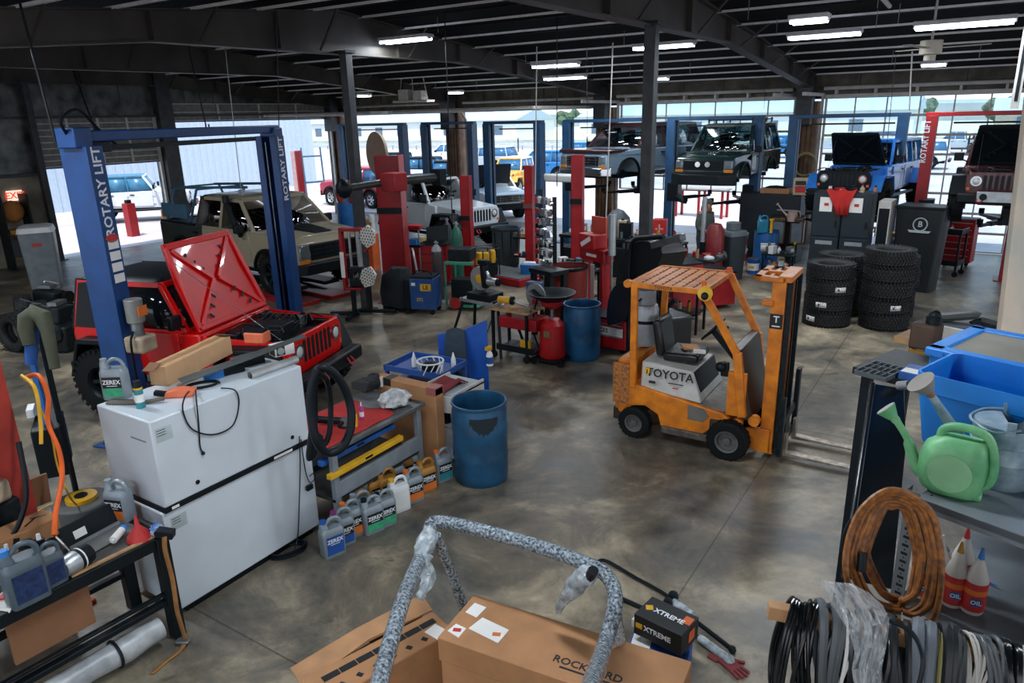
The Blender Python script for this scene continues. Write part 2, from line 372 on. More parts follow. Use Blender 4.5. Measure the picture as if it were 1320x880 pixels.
def ldoor(n, y0, y1, zt, zb, rows):
    d_ = struct('door_%d' % n, mb(M('door_panel_grey', '#7d7f7c', .5, var=.2)).b(XL+.02, XL+.06, y0, y1, zb, zt))
    q = mb(WFR)
    for r in range(rows+1): z = zb+(zt-zb)*r/rows; q.b(XL+.06, XL+.09, y0, y1, z-.015, z+.015)
    for k in range(5): y = y0+(y1-y0)*k/4; q.b(XL+.06, XL+.11, y-.03, y+.03, zb, zt)
    q.use(M('door_seal_blue', '#2745a0', .6)).b(XL+.01, XL+.07, y0, y1, zb-.05, zb)
    q.use(WFR)
    for y in (y0-.04, y1+.04): q.b(XL-.02, XL+.1, y-.04, y+.04, 0, zt+.05)
    o = q.build('door_track', None, d_); o['kind'] = 'structure'
ldoor(6, 10.55, 14.15, 3.98, 2.62, 8); ldoor(7, 14.85, 21.75, 4.35, 3.82, 2)
e = thing('exit_sign', 'lit white EXIT sign with red letters on wall left of the small left doorway', 'sign', GX(19, 252, XL+.06))
mb(emitm('exit_lit', '#f0c9b8', .9)).b(-.02, .02, -.2, .2, -.14, .14).build('housing', None, e, bevel=.01)
mb(emitm('exit_red', '#e03a20', 1.2)).text('EXIT', .24, F3((.022, 0, 0), (0, 1, 0), (0, 0, 1))).build('lettering', None, e)
WB = M('white_corrugated_metal', '#bccbd8', .5, var=.04)
b = mb(WB); b.b(-36.2, -36, 0, 33, -.1, 9)
for k in range(82): b.b(-36, -35.96, k*.4, k*.4+.06, -.1, 9)
tag(b.build('metal_building'), 'white corrugated metal building seen through the left side doorways', 'building')
TR = M('tree_foliage', '#5f7a62', .9, var=.35, scale=2)
HLS = M('hazy_hills', '#9fb0b4', .95, var=.15, scale=.05)
b = mb(HLS); rd = random.Random(3)
pts = [(-260+i*9, 260+20*math.sin(i*.3), 0, 6+3*math.sin(i*.37)+2.5*rd.random()) for i in range(60)]
b.loft([[(x, y, -1), (x, y-6, z*.8), (x, y+4, z), (x, y+20, -1)] for x, y, _, z in pts])
struct('ground', b, ang=80)
ROAD = M('asphalt_road', '#8b97a3', .9, var=.1, scale=.5)
struct('road', mb(ROAD).b(-160, 150, 78, 96, -.08, -.02))
struct('ground', mb(M('pale_grass_verge', '#c3cbb8', .95, var=.15, scale=.3)).b(-160, 150, 96, 200, -.08, .3))
def shed(x0, x1, y0, y1, h, wall, roofc, label):
    r = thing('roadside_building', label, 'building', ((x0+x1)/2, (y0+y1)/2, -.02)); w, dd = x1-x0, y1-y0
    q = mb(wall).b(-w/2, w/2, -dd/2, dd/2, 0, h); q.build('wall', None, r)
    q = mb(roofc).prism([(-dd/2-.4, h), (dd/2+.4, h), (0, h+dd*.14)], -w/2-.3, w/2+.3, 'yz'); q.build('roof', None, r)
    for k in range(int(w/5)): mb(M('shed_window', '#5d7488', .3)).b(-w/2+2+k*5, -w/2+3.6+k*5, -dd/2-.05, -dd/2, 1., 2.4).build('window', None, r)
RFB = M('pale_blue_roof', '#a9c0d2', .6, var=.08); WW = M('pale_wall', '#dfe2df', .8, var=.05)
shed(-118, -62, 98, 110, 3.2, WW, RFB, 'long low white building with pale blue roof across the road, behind the left lifts')
shed(-52, -8, 100, 112, 3.4, WW, RFB, 'long low white building with pale blue roof across the road, behind the lifted trucks')
shed(0, 46, 99, 109, 3.0, M('tan_wall', '#c9bda8', .8), RFB, 'long tan building with pale blue roof across the road, behind the dark red vehicle')
rd = random.Random(5)
def tree(x, y, h, nm, label, grp=None):
    r = thing(nm, label, 'tree', (x, y, -.05), group=grp)
    mb(M('bark', '#5b4c3f', .9)).tube([(0, 0, 0), (.1, 0, h*.3), (0, .1, h*.6)], [h*.03, h*.025, h*.012]).build('trunk', None, r)
    q = mb(TR)
    for k in range(9):
        a = k*2.4; q.sphere((math.cos(a)*h*.2*(k % 3), math.sin(a)*h*.2*(k % 3), h*(.5+.045*k)), h*.2, 8, (1, 1, .8))
    q.jit(h*.03, k).build('crown', None, r)
for i in range(22):
    x = -120+i*10
    tree(x, 122+rd.uniform(-5, 8), rd.uniform(4.5, 6.5), 'roadside_tree', 'hazy green tree in the line beyond the road and buildings', 'trees beyond the road')
g = thing('guard_rail', 'long pale steel guard rail with posts along the near side of the road', 'fence', (-20, 74, -.08))
q = mb(M('galvanised_rail', '#c6ccd0', .5, .3)).b(-70, 70, -.05, .05, .5, .8).b(-70, 70, -.05, .05, .25, .32); q.build('rail', None, g)
q = mb(STL)
for k in range(36): q.b(-70+k*4-.06, -70+k*4+.06, .05, .15, 0, .85)
q.build('post', None, g)
for k in range(16):
    x = -95+k*8.5
    t = thing('bollard_light', 'short dark post with pale ball head standing in the row along the lot edge', 'post', (x, 70, -.08), group='posts along the lot edge')
    mb(BLKM).cyl((0, 0, 0), (0, 0, 1.5), .07, n=8).build('post', None, t)
    mb(WHT).sphere((0, 0, 1.65), .22, 8).build('globe', None, t)
w = bpy.data.worlds.new('world'); SC.world = w; w.use_nodes = True; nt = w.node_tree; bg = nt.nodes['Background']
tc = nt.nodes.new('ShaderNodeTexCoord'); sp = nt.nodes.new('ShaderNodeSeparateXYZ'); nt.links.new(tc.outputs['Generated'], sp.inputs[0])
rp = nt.nodes.new('ShaderNodeValToRGB'); rp.color_ramp.elements[0].position = 0; rp.color_ramp.elements[0].color = (*lin('#f3f5f8'), 1)
rp.color_ramp.elements[1].position = .5; rp.color_ramp.elements[1].color = (*lin('#b4d2f2'), 1)
nt.links.new(sp.outputs[2], rp.inputs[0]); nt.links.new(rp.outputs[0], bg.inputs[0]); bg.inputs[1].default_value = 1.3
def sun(e, col, rot, ang=1.):
    l = bpy.data.lights.new('sun', 'SUN'); l.energy = e; l.color = col; l.angle = R(ang); o = bpy.data.objects.new('sun', l); COL.objects.link(o)
    o.rotation_euler = V(rot).to_track_quat('-Z', 'Y').to_euler(); return o
sun(3.1, (1, .93, .88), (-.2, .42, -1.2))
def lamp(P, L=2.3, ang=0., power=38, label='', group=None):
    t = thing('fluorescent_light', label, 'light', P, ang, group)
    mb(M('fixture_white', '#c8ccd0', .5)).b(-L/2, L/2, -.13, .13, .03, .09).b(-L/2, L/2, -.05, .05, .0, .03).build('housing', None, t, bevel=.01)
    q = mb(emitm('tube_glow', '#dfe6ff', 9.))
    for s_ in (-.085, .085): q.cyl((-L/2+.03, s_, .0), (L/2-.03, s_, .0), .022, n=8)
    q.build('tube', None, t)
    q = mb(STL)
    for s_ in (-.8, .8): q.cyl((s_, 0, .09), (s_, 0, .35), .006, n=6)
    q.build('hanger', None, t)
    l = bpy.data.lights.new('lamp', 'AREA'); l.shape = 'RECTANGLE'; l.size = L; l.size_y = .25; l.energy = power; l.color = (.86, .93, 1)
    o = bpy.data.objects.new('lamp', l); COL.objects.link(o); o.parent = t; o.location = (0, 0, -.05)
LP = [((1062, 47), 14.2, 'upper of the two tube lights right of the second roof frame'), ((1242, 33), 12.2, 'right-hand tube light beside the ceiling fan'),
      ((855, 61), 13.8, 'tube light just right of the near steel column top'), ((716, 76), 15.5, 'tube light left of the near steel column, under the roof'),
      ((521, 28), 11.5, 'tube light at upper left between the two roof frames'), ((728, 89), 17.5, 'short tube light glowing below the one left of the near column'),
      ((1043, 28), 10.8, 'small tube light at the top above the second roof frame'), ((468, 106), 19., 'small tube light far back behind the left roof frame'), ((587, 105), 19.3, 'small tube light far back in the middle bay'),
      ((850, 92), 18.5, 'small tube light far back right of the near column'), ((1205, 73), 18.5, 'small tube light far back below the ceiling fan')]
for (px, py), yy, lb in LP:
    p = GY(px, py, yy); zz = min(p.z, zd(yy)-.6)
    lamp((p.x, yy, zz), .5 if lb[:5] == 'small' else 1.2, 0, 45 if yy < 16 else 25, lb)
for i, (x, y) in enumerate(((-8, 2.5), (-2, -2.5), (-13, 5), (-2.2, 3.2), (-7, -3), (3, 4))):  # unseen fixtures added overhead to fill the near area with light
    lamp((x, y, zd(y)-.4 if i != 3 else 4.95), 2.3, 0, 75, 'unseen fluorescent fixture added as fill light above the near work area', 'unseen fill fixtures added above the near work area')
SC.view_settings.view_transform = 'Standard'; SC.view_settings.look = 'None'; SC.view_settings.gamma = 1; SC.view_settings.use_curve_mapping = False
SC.view_settings.exposure = 0.7
SC.cycles.use_denoising = True; SC.cycles.max_bounces = 6; SC.cycles.transparent_max_bounces = 12; SC.cycles.caustics_reflective = False; SC.cycles.caustics_refractive = False; SC.cycles.sample_clamp_indirect = 6
def wheel_parts(root, x, y, z, r, wd, rimr, rimmat, side, spokes=5, blk=True, steer=0, proto={}):
    """one wheel: the rim is the part, the tyre its sub-part; side +1 faces +y"""
    key = (r, wd, rimr, rimmat.name, spokes, blk)
    if key not in proto:
        q = mb(RUB)
        h = wd/2
        q.open_ = 1
        q.lathe([(rimr, -h*.8), (rimr+.02, -h), (r*.86, -h), (r*.96, -h*.86), (r*.985, -h*.6), (r*.985, h*.6), (r*.96, h*.86), (r*.86, h), (rimr+.02, h), (rimr, h*.8)], axis='y', n=40)
        n = 30
        if blk:
            for k in range(n):
                a = 2*math.pi*k/n
                for s_, o in ((-.62, 0), (.62, math.pi/n), (-.2, math.pi/n), (.2, 0)):
                    aa = a+o; X = MX.Rotation(-aa, 4, 'Y') @ MX.Translation((r*.985, s_*h, 0))
                    q.box((0, 0, 0), (.03, h*.36, 2*math.pi*r/n*.62), X=X)
                for s_ in (-1, 1):
                    X = MX.Rotation(-(a+.05), 4, 'Y') @ MX.Translation((r*.93, s_*h*.93, 0)); q.box((0, 0, 0), (.07, h*.18, 2*math.pi*r/n*.5), X=X)
        me_t = q.build('tire', None)
        q = mb(rimmat); q.open_ = 1
        q.lathe([(rimr, -h*.8), (rimr*.93, -h*.75), (rimr*.9, -h*.1), (rimr*.9, h*.6), (rimr, h*.85), (rimr+.012, h*.95), (rimr+.012, h*.8)], axis='y', n=32)
        q.lathe([(.001, h*.35), (rimr*.3, h*.35), (rimr*.34, h*.15), (rimr*.34, -h*.2)], axis='y', n=20)
        for k in range(spokes):
            a = 2*math.pi*k/spokes
            p0 = V((math.cos(a)*rimr*.2, h*.25, math.sin(a)*rimr*.2)); p1 = V((math.cos(a)*rimr*.93, h*.55, math.sin(a)*rimr*.93)); q.bar(p0, p1, rimr*.26, h*.2, up=(0, 1, 0))
        q.use(BLK).cyl((0, -h*.3, 0), (0, -h*.1, 0), rimr*.88, n=24)
        me_r = q.build('wheel', None)
        proto[key] = (me_t.data, me_r.data); bpy.data.objects.remove(me_t); bpy.data.objects.remove(me_r)
    t, m = proto[key]
    w = bpy.data.objects.new('wheel', m); COL.objects.link(w); w.parent = root; w.location = (x, y, z); w.rotation_euler = (0, 0, (0 if side > 0 else math.pi)+steer)
    ti = bpy.data.objects.new('tire', t); COL.objects.link(ti); ti.parent = w
    return w
def arch(cx, zc, r, z0, n=9, flat=0):
    a0 = math.asin(max(-1, min(1, (z0-zc)/r))); o = []
    for k in range(n+1):
        a = (math.pi-a0)+(a0*2-math.pi)*k/n; o.append((cx+r*math.cos(a), zc+r*math.sin(a)))
    return o
def glasshouse(root, st, zb, zr, wb, wt, body, glass, roofmat, rear=True, pw=.06, roofth=.05, open_side=()):
    """pillars, panes and roof. st = [(x at belt, x at roof)] from rear to front"""
    for i, (a, c) in enumerate(st):
        for s_ in (-1, 1): mb(body).bar((a, s_*wb, zb), (c, s_*wt, zr), pw, pw*.8).build('pillar', None, root, bevel=.008)
    for i in range(len(st)-1):
        if i in open_side: continue
        (a, c), (a2, c2) = st[i], st[i+1]
        for s_ in (-1, 1):
            q = mb(glass); e = .012
            q.quad((a, s_*wb, zb), (a2, s_*wb, zb), (c2, s_*wt, zr), (c, s_*wt, zr)); q.build('side_window', None, root, solid=.006)
            q = mb(body).bar((a, s_*wb, zb+.01), (a2, s_*wb, zb+.01), pw*.7).bar((c, s_*wt, zr), (c2, s_*wt, zr), pw); q.build('window_frame', None, root)
    (a, c), (a2, c2) = st[0], st[-1]
    mb(glass).quad((a2, -wb, zb), (a2, wb, zb), (c2, wt, zr), (c2, -wt, zr)).build('windshield', None, root, solid=.006)
    mb(body).bar((a2, -wb, zb+.01), (a2, wb, zb+.01), pw).bar((c2, -wt, zr), (c2, wt, zr), pw).build('windshield_frame', None, root)
    if rear:
        mb(glass).quad((a, -wb, zb), (a, wb, zb), (c, wt, zr), (c, -wt, zr)).build('rear_window', None, root, solid=.006)
    q = mb(roofmat); x0, x1 = c-.03, c2+.02
    q.loft([[(x, y, z) for (x, y, z) in rr_sec(x0, x1, wt+.03, zr)], [(x, y, z) for (x, y, z) in rr_sec(x0+.03, x1-.03, wt-.02, zr+roofth)], [(x, y, z) for (x, y, z) in rr_sec(x0+.15, x1-.15, wt-.15, zr+roofth+.02)]])
    q.build('roof', None, root)
def rr_sec(x0, x1, w, z):
    l = rr(x1-x0, 2*w, .09, z); cx = (x0+x1)/2; return [(p[0]+cx, p[1], p[2]) for p in l]
def seats(root, xs, z, mat=BLK, w=.36):
    for x in xs:
        for s_ in (-1, 1):
            q = mb(mat).box((x, s_*w, z), (.5, .46, .16)).box((x-.28, s_*w, z+.32), (.14, .44, .62), (0, -.2, 0)).box((x-.37, s_*w, z+.7), (.1, .24, .16)); q.build('seat', None, root, bevel=.03)
    q = mb(BLK); X = MX.Translation((xs[0]+.5, .36, z+.38)) @ MX.Rotation(R(-65), 4, 'Y')
    q.tube([X @ V((.18*math.cos(a), .18*math.sin(a), 0)) for a in [2*math.pi*k/16 for k in range(16)]], .015, 6, True)
    q.bar(X @ V((-.17, 0, 0)), X @ V((.17, 0, 0)), .03).build('steering_wheel', None, root)
def engine(root, x0, x1, w, z, seed=1, extra=()):
    rd = random.Random(seed)
    mb(DRK).b(x0, x1, -w, w, z-.3, z-.16).build('engine_bay', None, root)
    q = mb(DRK)
    cx = (x0+x1)/2
    q.box((cx-.05, 0, z-.1), (.62, .5, .2)); q.box((cx+.05, -.02, z), (.42, .3, .07)).box((cx-.1, .27, z-.06), (.5, .1, .12)).box((cx-.1, -.27, z-.06), (.5, .1, .12))
    for k in range(5): q.tube(smooth([(cx-.25+.1*k, .15, z+.02), (cx-.25+.1*k, .32, z+.06), (cx-.25+.1*k, .42, z-.1)], 4), .022, 6)
    q.build('engine', None, root, bevel=.015)
    for k in range(9):
        x, y = rd.uniform(x0+.1, x1-.1), rd.choice((-1, 1))*rd.uniform(w*.5, w*.9)
        c = [BLKM, DRK, M('cast_aluminium', '#7f8688', .45, .5), BLK][k % 4]
        q = mb(c)
        if k % 3 == 0: q.box((x, y, z-.08), (rd.uniform(.12, .24), rd.uniform(.1, .18), .16))
        elif k % 3 == 1: q.cyl((x, y, z-.18), (x, y, z+.01), rd.uniform(.04, .08), n=14).cyl((x, y, z+.01), (x, y, z+.03), .03, n=12)
        else: q.tube(smooth([(x, y, z-.1), (x+.1, y*.8, z+.03), (x+.25, y*.5, z)], 5), .018, 6)
        q.build(('fuse_box', 'reservoir', 'engine_hose')[k % 3], None, root, bevel=.01)
    q = mb(DRK)
    for k in range(14):
        p = V((rd.uniform(x0+.08, x1-.15), rd.uniform(-w*.85, w*.85), z-.03)); d_ = V((rd.uniform(-.3, .3), rd.uniform(-.3, .3), 0))
        q.tube(smooth([p, p+d_*.5+V((0, 0, .06)), p+d_], 4), rd.choice((.008, .012)), 5)
    q.build('wiring', None, root)
def jeep(name, label, loc, rz, body, top=BLK, wb=2.95, tr=.42, hood=0, group=None, glass=GLD2, cover='hard', s=1, rim=BLKM, seed=1, doorless=False, hoodmat=None, under=None, flare=BLK, rot=None, bump=BLK, grillmat=None, spare=True, ydoor=True, wheels=True, cowl=.58, hw=.66):
    t = thing(name, label, 'car', loc, rz, group, rot=rot, s=s)
    fa, ra = 1.42, 1.42-wb; zc = tr; zs = tr+.06; zb = tr+.72; W = .73
    rear = ra-.52
    grillmat = grillmat or body
    pts = [(rear, zs+.05)]+[(x, z) for x, z in arch(ra, zc+.06, tr+.07, zs+.05)]+[(cowl+.35, zs), (cowl+.35, zb-.02), (cowl, zb+.02), (rear+.02, zb), (rear, zb-.1)]
    mb(body).prism(pts, -W, W).build('body', None, t, bevel=.02)
    mb(BLKM).b(rear+.15, fa+.35, -.38, .38, tr-.03, zs+.08).bar((ra, -.7, tr), (ra, .7, tr), .1).bar((fa, -.7, tr), (fa, .7, tr), .1).cyl((ra, -.14, tr), (ra, .14, tr), .15, n=14).cyl((fa, .1, tr), (fa, .38, tr), .14, n=14).build('chassis', None, t)
    for x in (fa, ra):
        for s_ in (-1, 1): mb(BLKM).cyl((x-.08, s_*.48, tr), (x-.03, s_*.45, zs+.28), .05, n=10).build('spring', None, t)
    nd = 2 if wb > 2.6 else 1; dl = .92 if nd == 2 else 1.0; x1 = cowl-.02
    for k in range(nd):
        x0 = x1-dl; xr = x0 if k < nd-1 or nd == 1 else max(x0, ra+.42)
        for s_ in (-1, 1):
            dr = mb(body).prism([(xr+.02, zs+.1 if k == 0 else zs+.16), (x1-.02, zs+.08), (x1-.02, zb), (xr+.02, zb)], s_*W, s_*(W+.025)).build('door', None, t, bevel=.012)
            if ydoor: mb(BLK).b(xr+.08, xr+.24, s_*(W+.025), s_*(W+.05), zb-.13, zb-.09).build('handle', None, dr, bevel=.008)
            for zz in (zs+.22, zb-.12): mb(body).b(x1-.04, x1+.06, s_*(W+.025), s_*(W+.04), zz-.02, zz+.02).build('hinge', None, dr)
        x1 = x0
    zh = zb+.03; gx = fa+.42; wh, wg = hw, hw-.08
    if hood:
        for s_ in (-1, 1): mb(body).loft([[(cowl+.3, s_*(wh-.03), zs+.2), (cowl+.3, s_*wh, zs+.2), (cowl+.3, s_*wh, zh-.06), (cowl+.3, s_*(wh-.03), zh-.06)], [(gx, s_*(wg-.03), zs+.2), (gx, s_*wg, zs+.2), (gx, s_*wg, zh-.1), (gx, s_*(wg-.03), zh-.1)]]).build('inner_fender', None, t)
        mb(body).b(cowl, cowl+.32, -wh-.04, wh+.04, zs+.3, zh-.02).build('cowl', None, t, bevel=.02)
        engine(t, cowl+.3, gx-.03, wg, zh-.06, seed)
        hl = gx-cowl-.28; hd = bpy.data.objects.new('hood', None)
        q = mb(hoodmat or body)
        q.loft([[(0, -wh, 0), (0, wh, 0), (0, wh-.03, .05), (0, -wh+.03, .05)], [(hl*.55, -(wh*.95), 0), (hl*.55, wh*.95, 0), (hl*.55, wh*.9, .07), (hl*.55, -wh*.9, .07)], [(hl, -wg, -.05), (hl, wg, -.05), (hl, wg-.04, .0), (hl, -wg+.04, .0)]])
        um = under or hoodmat or body
        q.use(um)
        for s_ in (-1, 1):
            q.bar((.08, s_*(wh-.1), -.01), (hl*.5, s_*.05, -.03), .06, .03).bar((hl*.5, s_*.05, -.03), (hl-.1, s_*(wg-.1), -.05), .06, .03)
            q.bar((.05, s_*(wh-.04), -.01), (hl-.04, s_*(wg-.04), -.05), .07, .035)
        q.bar((.04, -wh+.05, -.01), (.04, wh-.05, -.01), .06, .03).bar((hl-.05, -wg+.05, -.055), (hl-.05, wg-.05, -.055), .08, .03)
        q.use(DRK)
        for k in range(8):
            f = .12+.1*k
            for s_ in (-1, 1):
                if k not in (3, 4): q.box((hl*f, s_*(.06+.95*abs(f-.5)), -.024-.03*f), (.035, .085, .012), (0, 0, s_*(.8 if f > .5 else -.8)))
        ho = q.build('hood', None, t, bevel=.01); ho.location = (cowl+.3, 0, zh); ho.rotation_euler = (0, -hood, 0)
        mb(STL).bar((gx-.1, -wg+.1, zh-.1), V((cowl+.3+math.cos(hood)*hl*.8, -wg+.1, zh+math.sin(hood)*hl*.8)), .006).build('prop_rod', None, t)
    else:
        q = mb(hoodmat or body).loft([[(cowl, -wh-.03, zs+.3), (cowl, wh+.03, zs+.3), (cowl, wh+.03, zh-.02), (cowl, wh-.03, zh+.03), (cowl, -wh+.03, zh+.03), (cowl, -wh-.03, zh-.02)],
                                   [(gx, -wg, zs+.3), (gx, wg, zs+.3), (gx, wg, zh-.12), (gx, wg-.05, zh-.06), (gx, -wg+.05, zh-.06), (gx, -wg, zh-.12)]])
        q.build('hood', None, t, bevel=.012)
        for s_ in (-1, 1): mb(BLK).b(gx-.35, gx-.27, s_*(wg+.005), s_*(wg+.045), zh-.2, zh-.1).build('hood_latch', None, t)
    q = mb(grillmat).prism([(-.66, zs+.25), (-.66, zh-.2), (-.58, zh-.08), (.58, zh-.08), (.66, zh-.2), (.66, zs+.25), (.6, zs+.12), (-.6, zs+.12)], gx, gx+.05, 'yz'); g = q.build('grille', None, t, bevel=.012)
    for k in range(7):
        y = (k-3)*.105; mb(DRK).prism([(y-.03, zs+.24), (y+.03, zs+.24), (y+.034, zh-.17), (y, zh-.14), (y-.034, zh-.17)], gx+.045, gx+.054, 'yz').build('slot', None, g)
    for s_ in (-1, 1):
        l = mb(CHR).cyl((gx+.03, s_*.47, zh-.27), (gx+.075, s_*.47, zh-.27), .1, .105, n=20).build('headlight', None, t)
        mb(M('headlight_lens', '#e8ecec', .08, .2)).sphere((gx+.062, s_*.47, zh-.27), .085, 12, (.35, 1, 1)).build('lens', None, l)
        mb(ORG).b(gx+.0, gx+.06, s_*.6-.03, s_*.6+.03, zh-.46, zh-.4).build('turn_signal', None, t)
    for ax, L0, L1 in ((fa, -.62, .5), (ra, -.52, .56)):
        for s_ in (-1, 1):
            zt = zc+tr+.13
            outer = [(ax+L0, zs), (ax+L0+.2, zt), (ax+L1-.2, zt+.02), (ax+L1, zs+.12)]
            inner = [(ax+L1-.05, zs+.12), (ax+L1-.23, zt-.05), (ax+L0+.23, zt-.07), (ax+L0+.05, zs)]
            q = mb(flare).prism(outer+inner, s_*.62, s_*.93); q.build('fender_flare', None, t, bevel=.02)
    q = mb(bump).b(gx+.12, gx+.3, -.78, .78, zs-.02, zs+.17).b(gx, gx+.2, -.3, .3, zs, zs+.1); q.build('front_bumper', None, t, bevel=.03)
    for s_ in (-1, 1): mb(RED).tube(smooth([(gx+.3, s_*.36-.04, zs+.1), (gx+.36, s_*.36-.05, zs+.02), (gx+.36, s_*.36+.05, zs+.02), (gx+.3, s_*.36+.04, zs+.1)], 4), .015, 6).build('tow_hook', None, t)
    mb(bump).b(rear-.16, rear-.02, -.75, .75, zs-.02, zs+.15).build('rear_bumper', None, t, bevel=.02)
    for s_ in (-1, 1):
        mb(BLK).b(cowl+.02, cowl+.1, s_*.79, s_*.98, zb+.1, zb+.28).bar((cowl+.05, s_*.7, zb+.08), (cowl+.05, s_*.85, zb+.14), .03).build('mirror', None, t, bevel=.015)
        mb(LRD).b(rear-.02, rear+.02, s_*.62-.06, s_*.62+.06, zb-.28, zb-.08).build('tail_light', None, t, bevel=.01)
        mb(BLKM).tube([(fa-.62, s_*.82, zs-.06), (ra+.6, s_*.82, zs-.06)], .045, 8).build('side_step', None, t)
    zr = zb+.6
    if cover:
        st = [(rear+.03, rear+.12), (ra+.42, ra+.45), (cowl-.9, cowl-.94), (cowl+.06, cowl-.32)] if wb > 2.6 else [(rear+.03, rear+.12), (cowl-1.0, cowl-1.02), (cowl+.06, cowl-.32)]
        glasshouse(t, st, zb, zr, W-.03, .6, top if cover == 'hard' else body, glass, top)
        mb(body).bar((cowl+.07, -.7, zb), (cowl-.31, -.6, zr), .075).bar((cowl+.07, .7, zb), (cowl-.31, .6, zr), .075).bar((cowl-.31, -.6, zr), (cowl-.31, .6, zr), .07).build('windshield_surround', None, t, bevel=.01)
        if cover == 'soft':
            for s_ in (-1, 1): mb(top).loft([[(rear+.0, s_*(W-.0), zb), (rear+.0, s_*(W-.02), zb), (rear+.09, s_*(.6), zr+.05), (rear+.09, s_*.62, zr+.05)], [(cowl-.98, s_*(W+.005), zb), (cowl-.98, s_*(W-.02), zb), (cowl-1.0, s_*.6, zr+.05), (cowl-1.0, s_*.63, zr+.05)]]).build('soft_top_side', None, t)
    seats(t, (0., -.95) if wb > 2.6 else (cowl-.68,), zb-.27)
    if spare:
        w_ = wheel_parts(t, rear-.2, 0, zb-.12, tr*.95, .27, .21, rim, 1); w_.rotation_euler = (0, 0, math.pi/2)
    if wheels:
        for x in (fa, ra):
            for s_ in (-1, 1): wheel_parts(t, x, s_*.79, tr, tr, .3, .215, rim, s_)
    return t
def suv(name, label, loc, rz, body, kind='suv', s=1, glass=GLS, group=None, trim=BLK, rot=None, tr=.38, L=4.6, W=.92, wb=2.75, hoodh=1.08, belt=1.12, roofh=1.78, two=None, lights='round', arms=True, wheels=True, cat='car', box=None, rack=False, roofmat=None, seed=1, cover=None, grille='bars'):
    t = thing(name, label, cat, loc, rz, group, rot=rot, s=s)
    fa = L/2-.85; ra = fa-wb; zs = .48; xf, xr = L/2, -L/2
    cowl = fa-.42
    A = tr+.07
    bed = kind == 'pickup'
    xc = ra+.62 if bed else xr+.02
    pts = [(xr, zs+.12)]+arch(ra, tr+.03, A, zs, 10)+arch(fa, tr+.03, A, zs, 10)+[(xf-.02, zs+.02), (xf, hoodh-.3), (xf-.04, hoodh-.1), (xf-.16, hoodh-.02), (cowl, belt)]
    pts += ([(xc, belt), (xc, belt-.02), (xr+.02, belt+.0)] if bed else [(xr+.04, belt)])+[(xr, belt-.12)]
    q = mb(body).prism(pts, -W, W)
    if two:
        q.use(two).prism([(fa-A-.05, zs+.0), (fa-A-.05, zs+.3), (ra+A+.05, zs+.3), (ra+A+.05, zs)], -W-.012, W+.012)
    q.warp(lambda c: (c.x, c.y*(1-.12*max(0, (c.x-cowl)/(xf-cowl))**2), c.z))
    q.build('body', None, t, bevel=.035)
    mb(BLKM).b(xr+.2, xf-.25, -.45, .45, zs-.12, zs+.05).bar((ra, -.75, tr), (ra, .75, tr), .11).bar((fa, -.75, tr), (fa, .75, tr), .09).cyl((ra, -.15, tr), (ra, .15, tr), .15, n=12).bar((xr+.5, .3, zs-.14), (fa-.5, .3, zs-.14), .09).build('chassis', None, t)
    mb(two or body).loft([[(cowl+.02, -.7, belt-.01), (cowl+.02, .7, belt-.01), (cowl+.02, .62, belt+.03), (cowl+.02, -.62, belt+.03)], [(xf-.2, -.66, hoodh-.03), (xf-.2, .66, hoodh-.03), (xf-.2, .58, hoodh+.02), (xf-.2, -.58, hoodh+.02)]]).build('hood', None, t, bevel=.015)
    zg0, zg1 = zs+.22, hoodh-.12
    g = mb(trim).b(xf-.03, xf+.015, -.56, .56, zg0, zg1).build('grille', None, t, bevel=.01)
    q = mb(CHR if grille == 'bars' else BLKM)
    for k in range(4): z = zg0+.03+(zg1-zg0-.06)*k/3; q.b(xf+.005, xf+.03, -.54, .54, z-.012, z+.012)
    for k in range(5): q.b(xf+.005, xf+.028, -.5+.25*k-.012, -.5+.25*k+.012, zg0+.02, zg1-.02)
    q.build('bars', None, g)
    for s_ in (-1, 1):
        l = mb(M('headlight_glass_dark', '#8b979c', .08, .5)).b(xf-.08, xf+.02, s_*.58, s_*.8, zg0+.04, zg1).build('headlight', None, t, bevel=.02)
        mb(M('amber_lens', '#e08a2a', .2)).b(xf-.12, xf+.01, s_*.58, s_*.81, zg0-.06, zg0+.02).build('turn_signal', None, l, bevel=.01)
        mb(LRD).b(xr-.015, xr+.06, s_*(W-.2), s_*(W-.02), belt-.38, belt-.1).build('tail_light', None, t, bevel=.01)
        mb(trim).box((cowl-.28, s_*(W+.12), belt+.08), (.1, .2, .16)).bar((cowl-.28, s_*(W-.04), belt+.02), (cowl-.28, s_*(W+.1), belt+.06), .03).build('mirror', None, t, bevel=.02)
    mb(trim if kind != 'bronco' else CHR).loft([[(xf-.12, -W+.02, zs-.05), (xf-.12, W-.02, zs-.05), (xf-.12, W-.02, zs+.17), (xf-.12, -W+.02, zs+.17)], [(xf+.12, -W+.2, zs-.03), (xf+.12, W-.2, zs-.03), (xf+.12, W-.2, zs+.17), (xf+.12, -W+.2, zs+.17)]]).build('front_bumper', None, t, bevel=.02)
    mb(trim).b(xr-.12, xr+.02, -W+.05, W-.05, zs-.02, zs+.16).build('rear_bumper', None, t, bevel=.02)
    for ax in (fa, ra):
        for s_ in (-1, 1):
            a = arch(ax, tr+.03, A+.045, zs, 10); c = arch(ax, tr+.03, A, zs, 10)
            mb(two or trim).prism(a+c[::-1], s_*(W-.03), s_*(W+.035)).build('wheel_arch', None, t)
    nd = 1 if kind == 'bronco' else 2
    x1 = cowl-.12
    dl = 1.15 if nd == 1 else ((x1-(ra+.5))/2)
    cuts = []
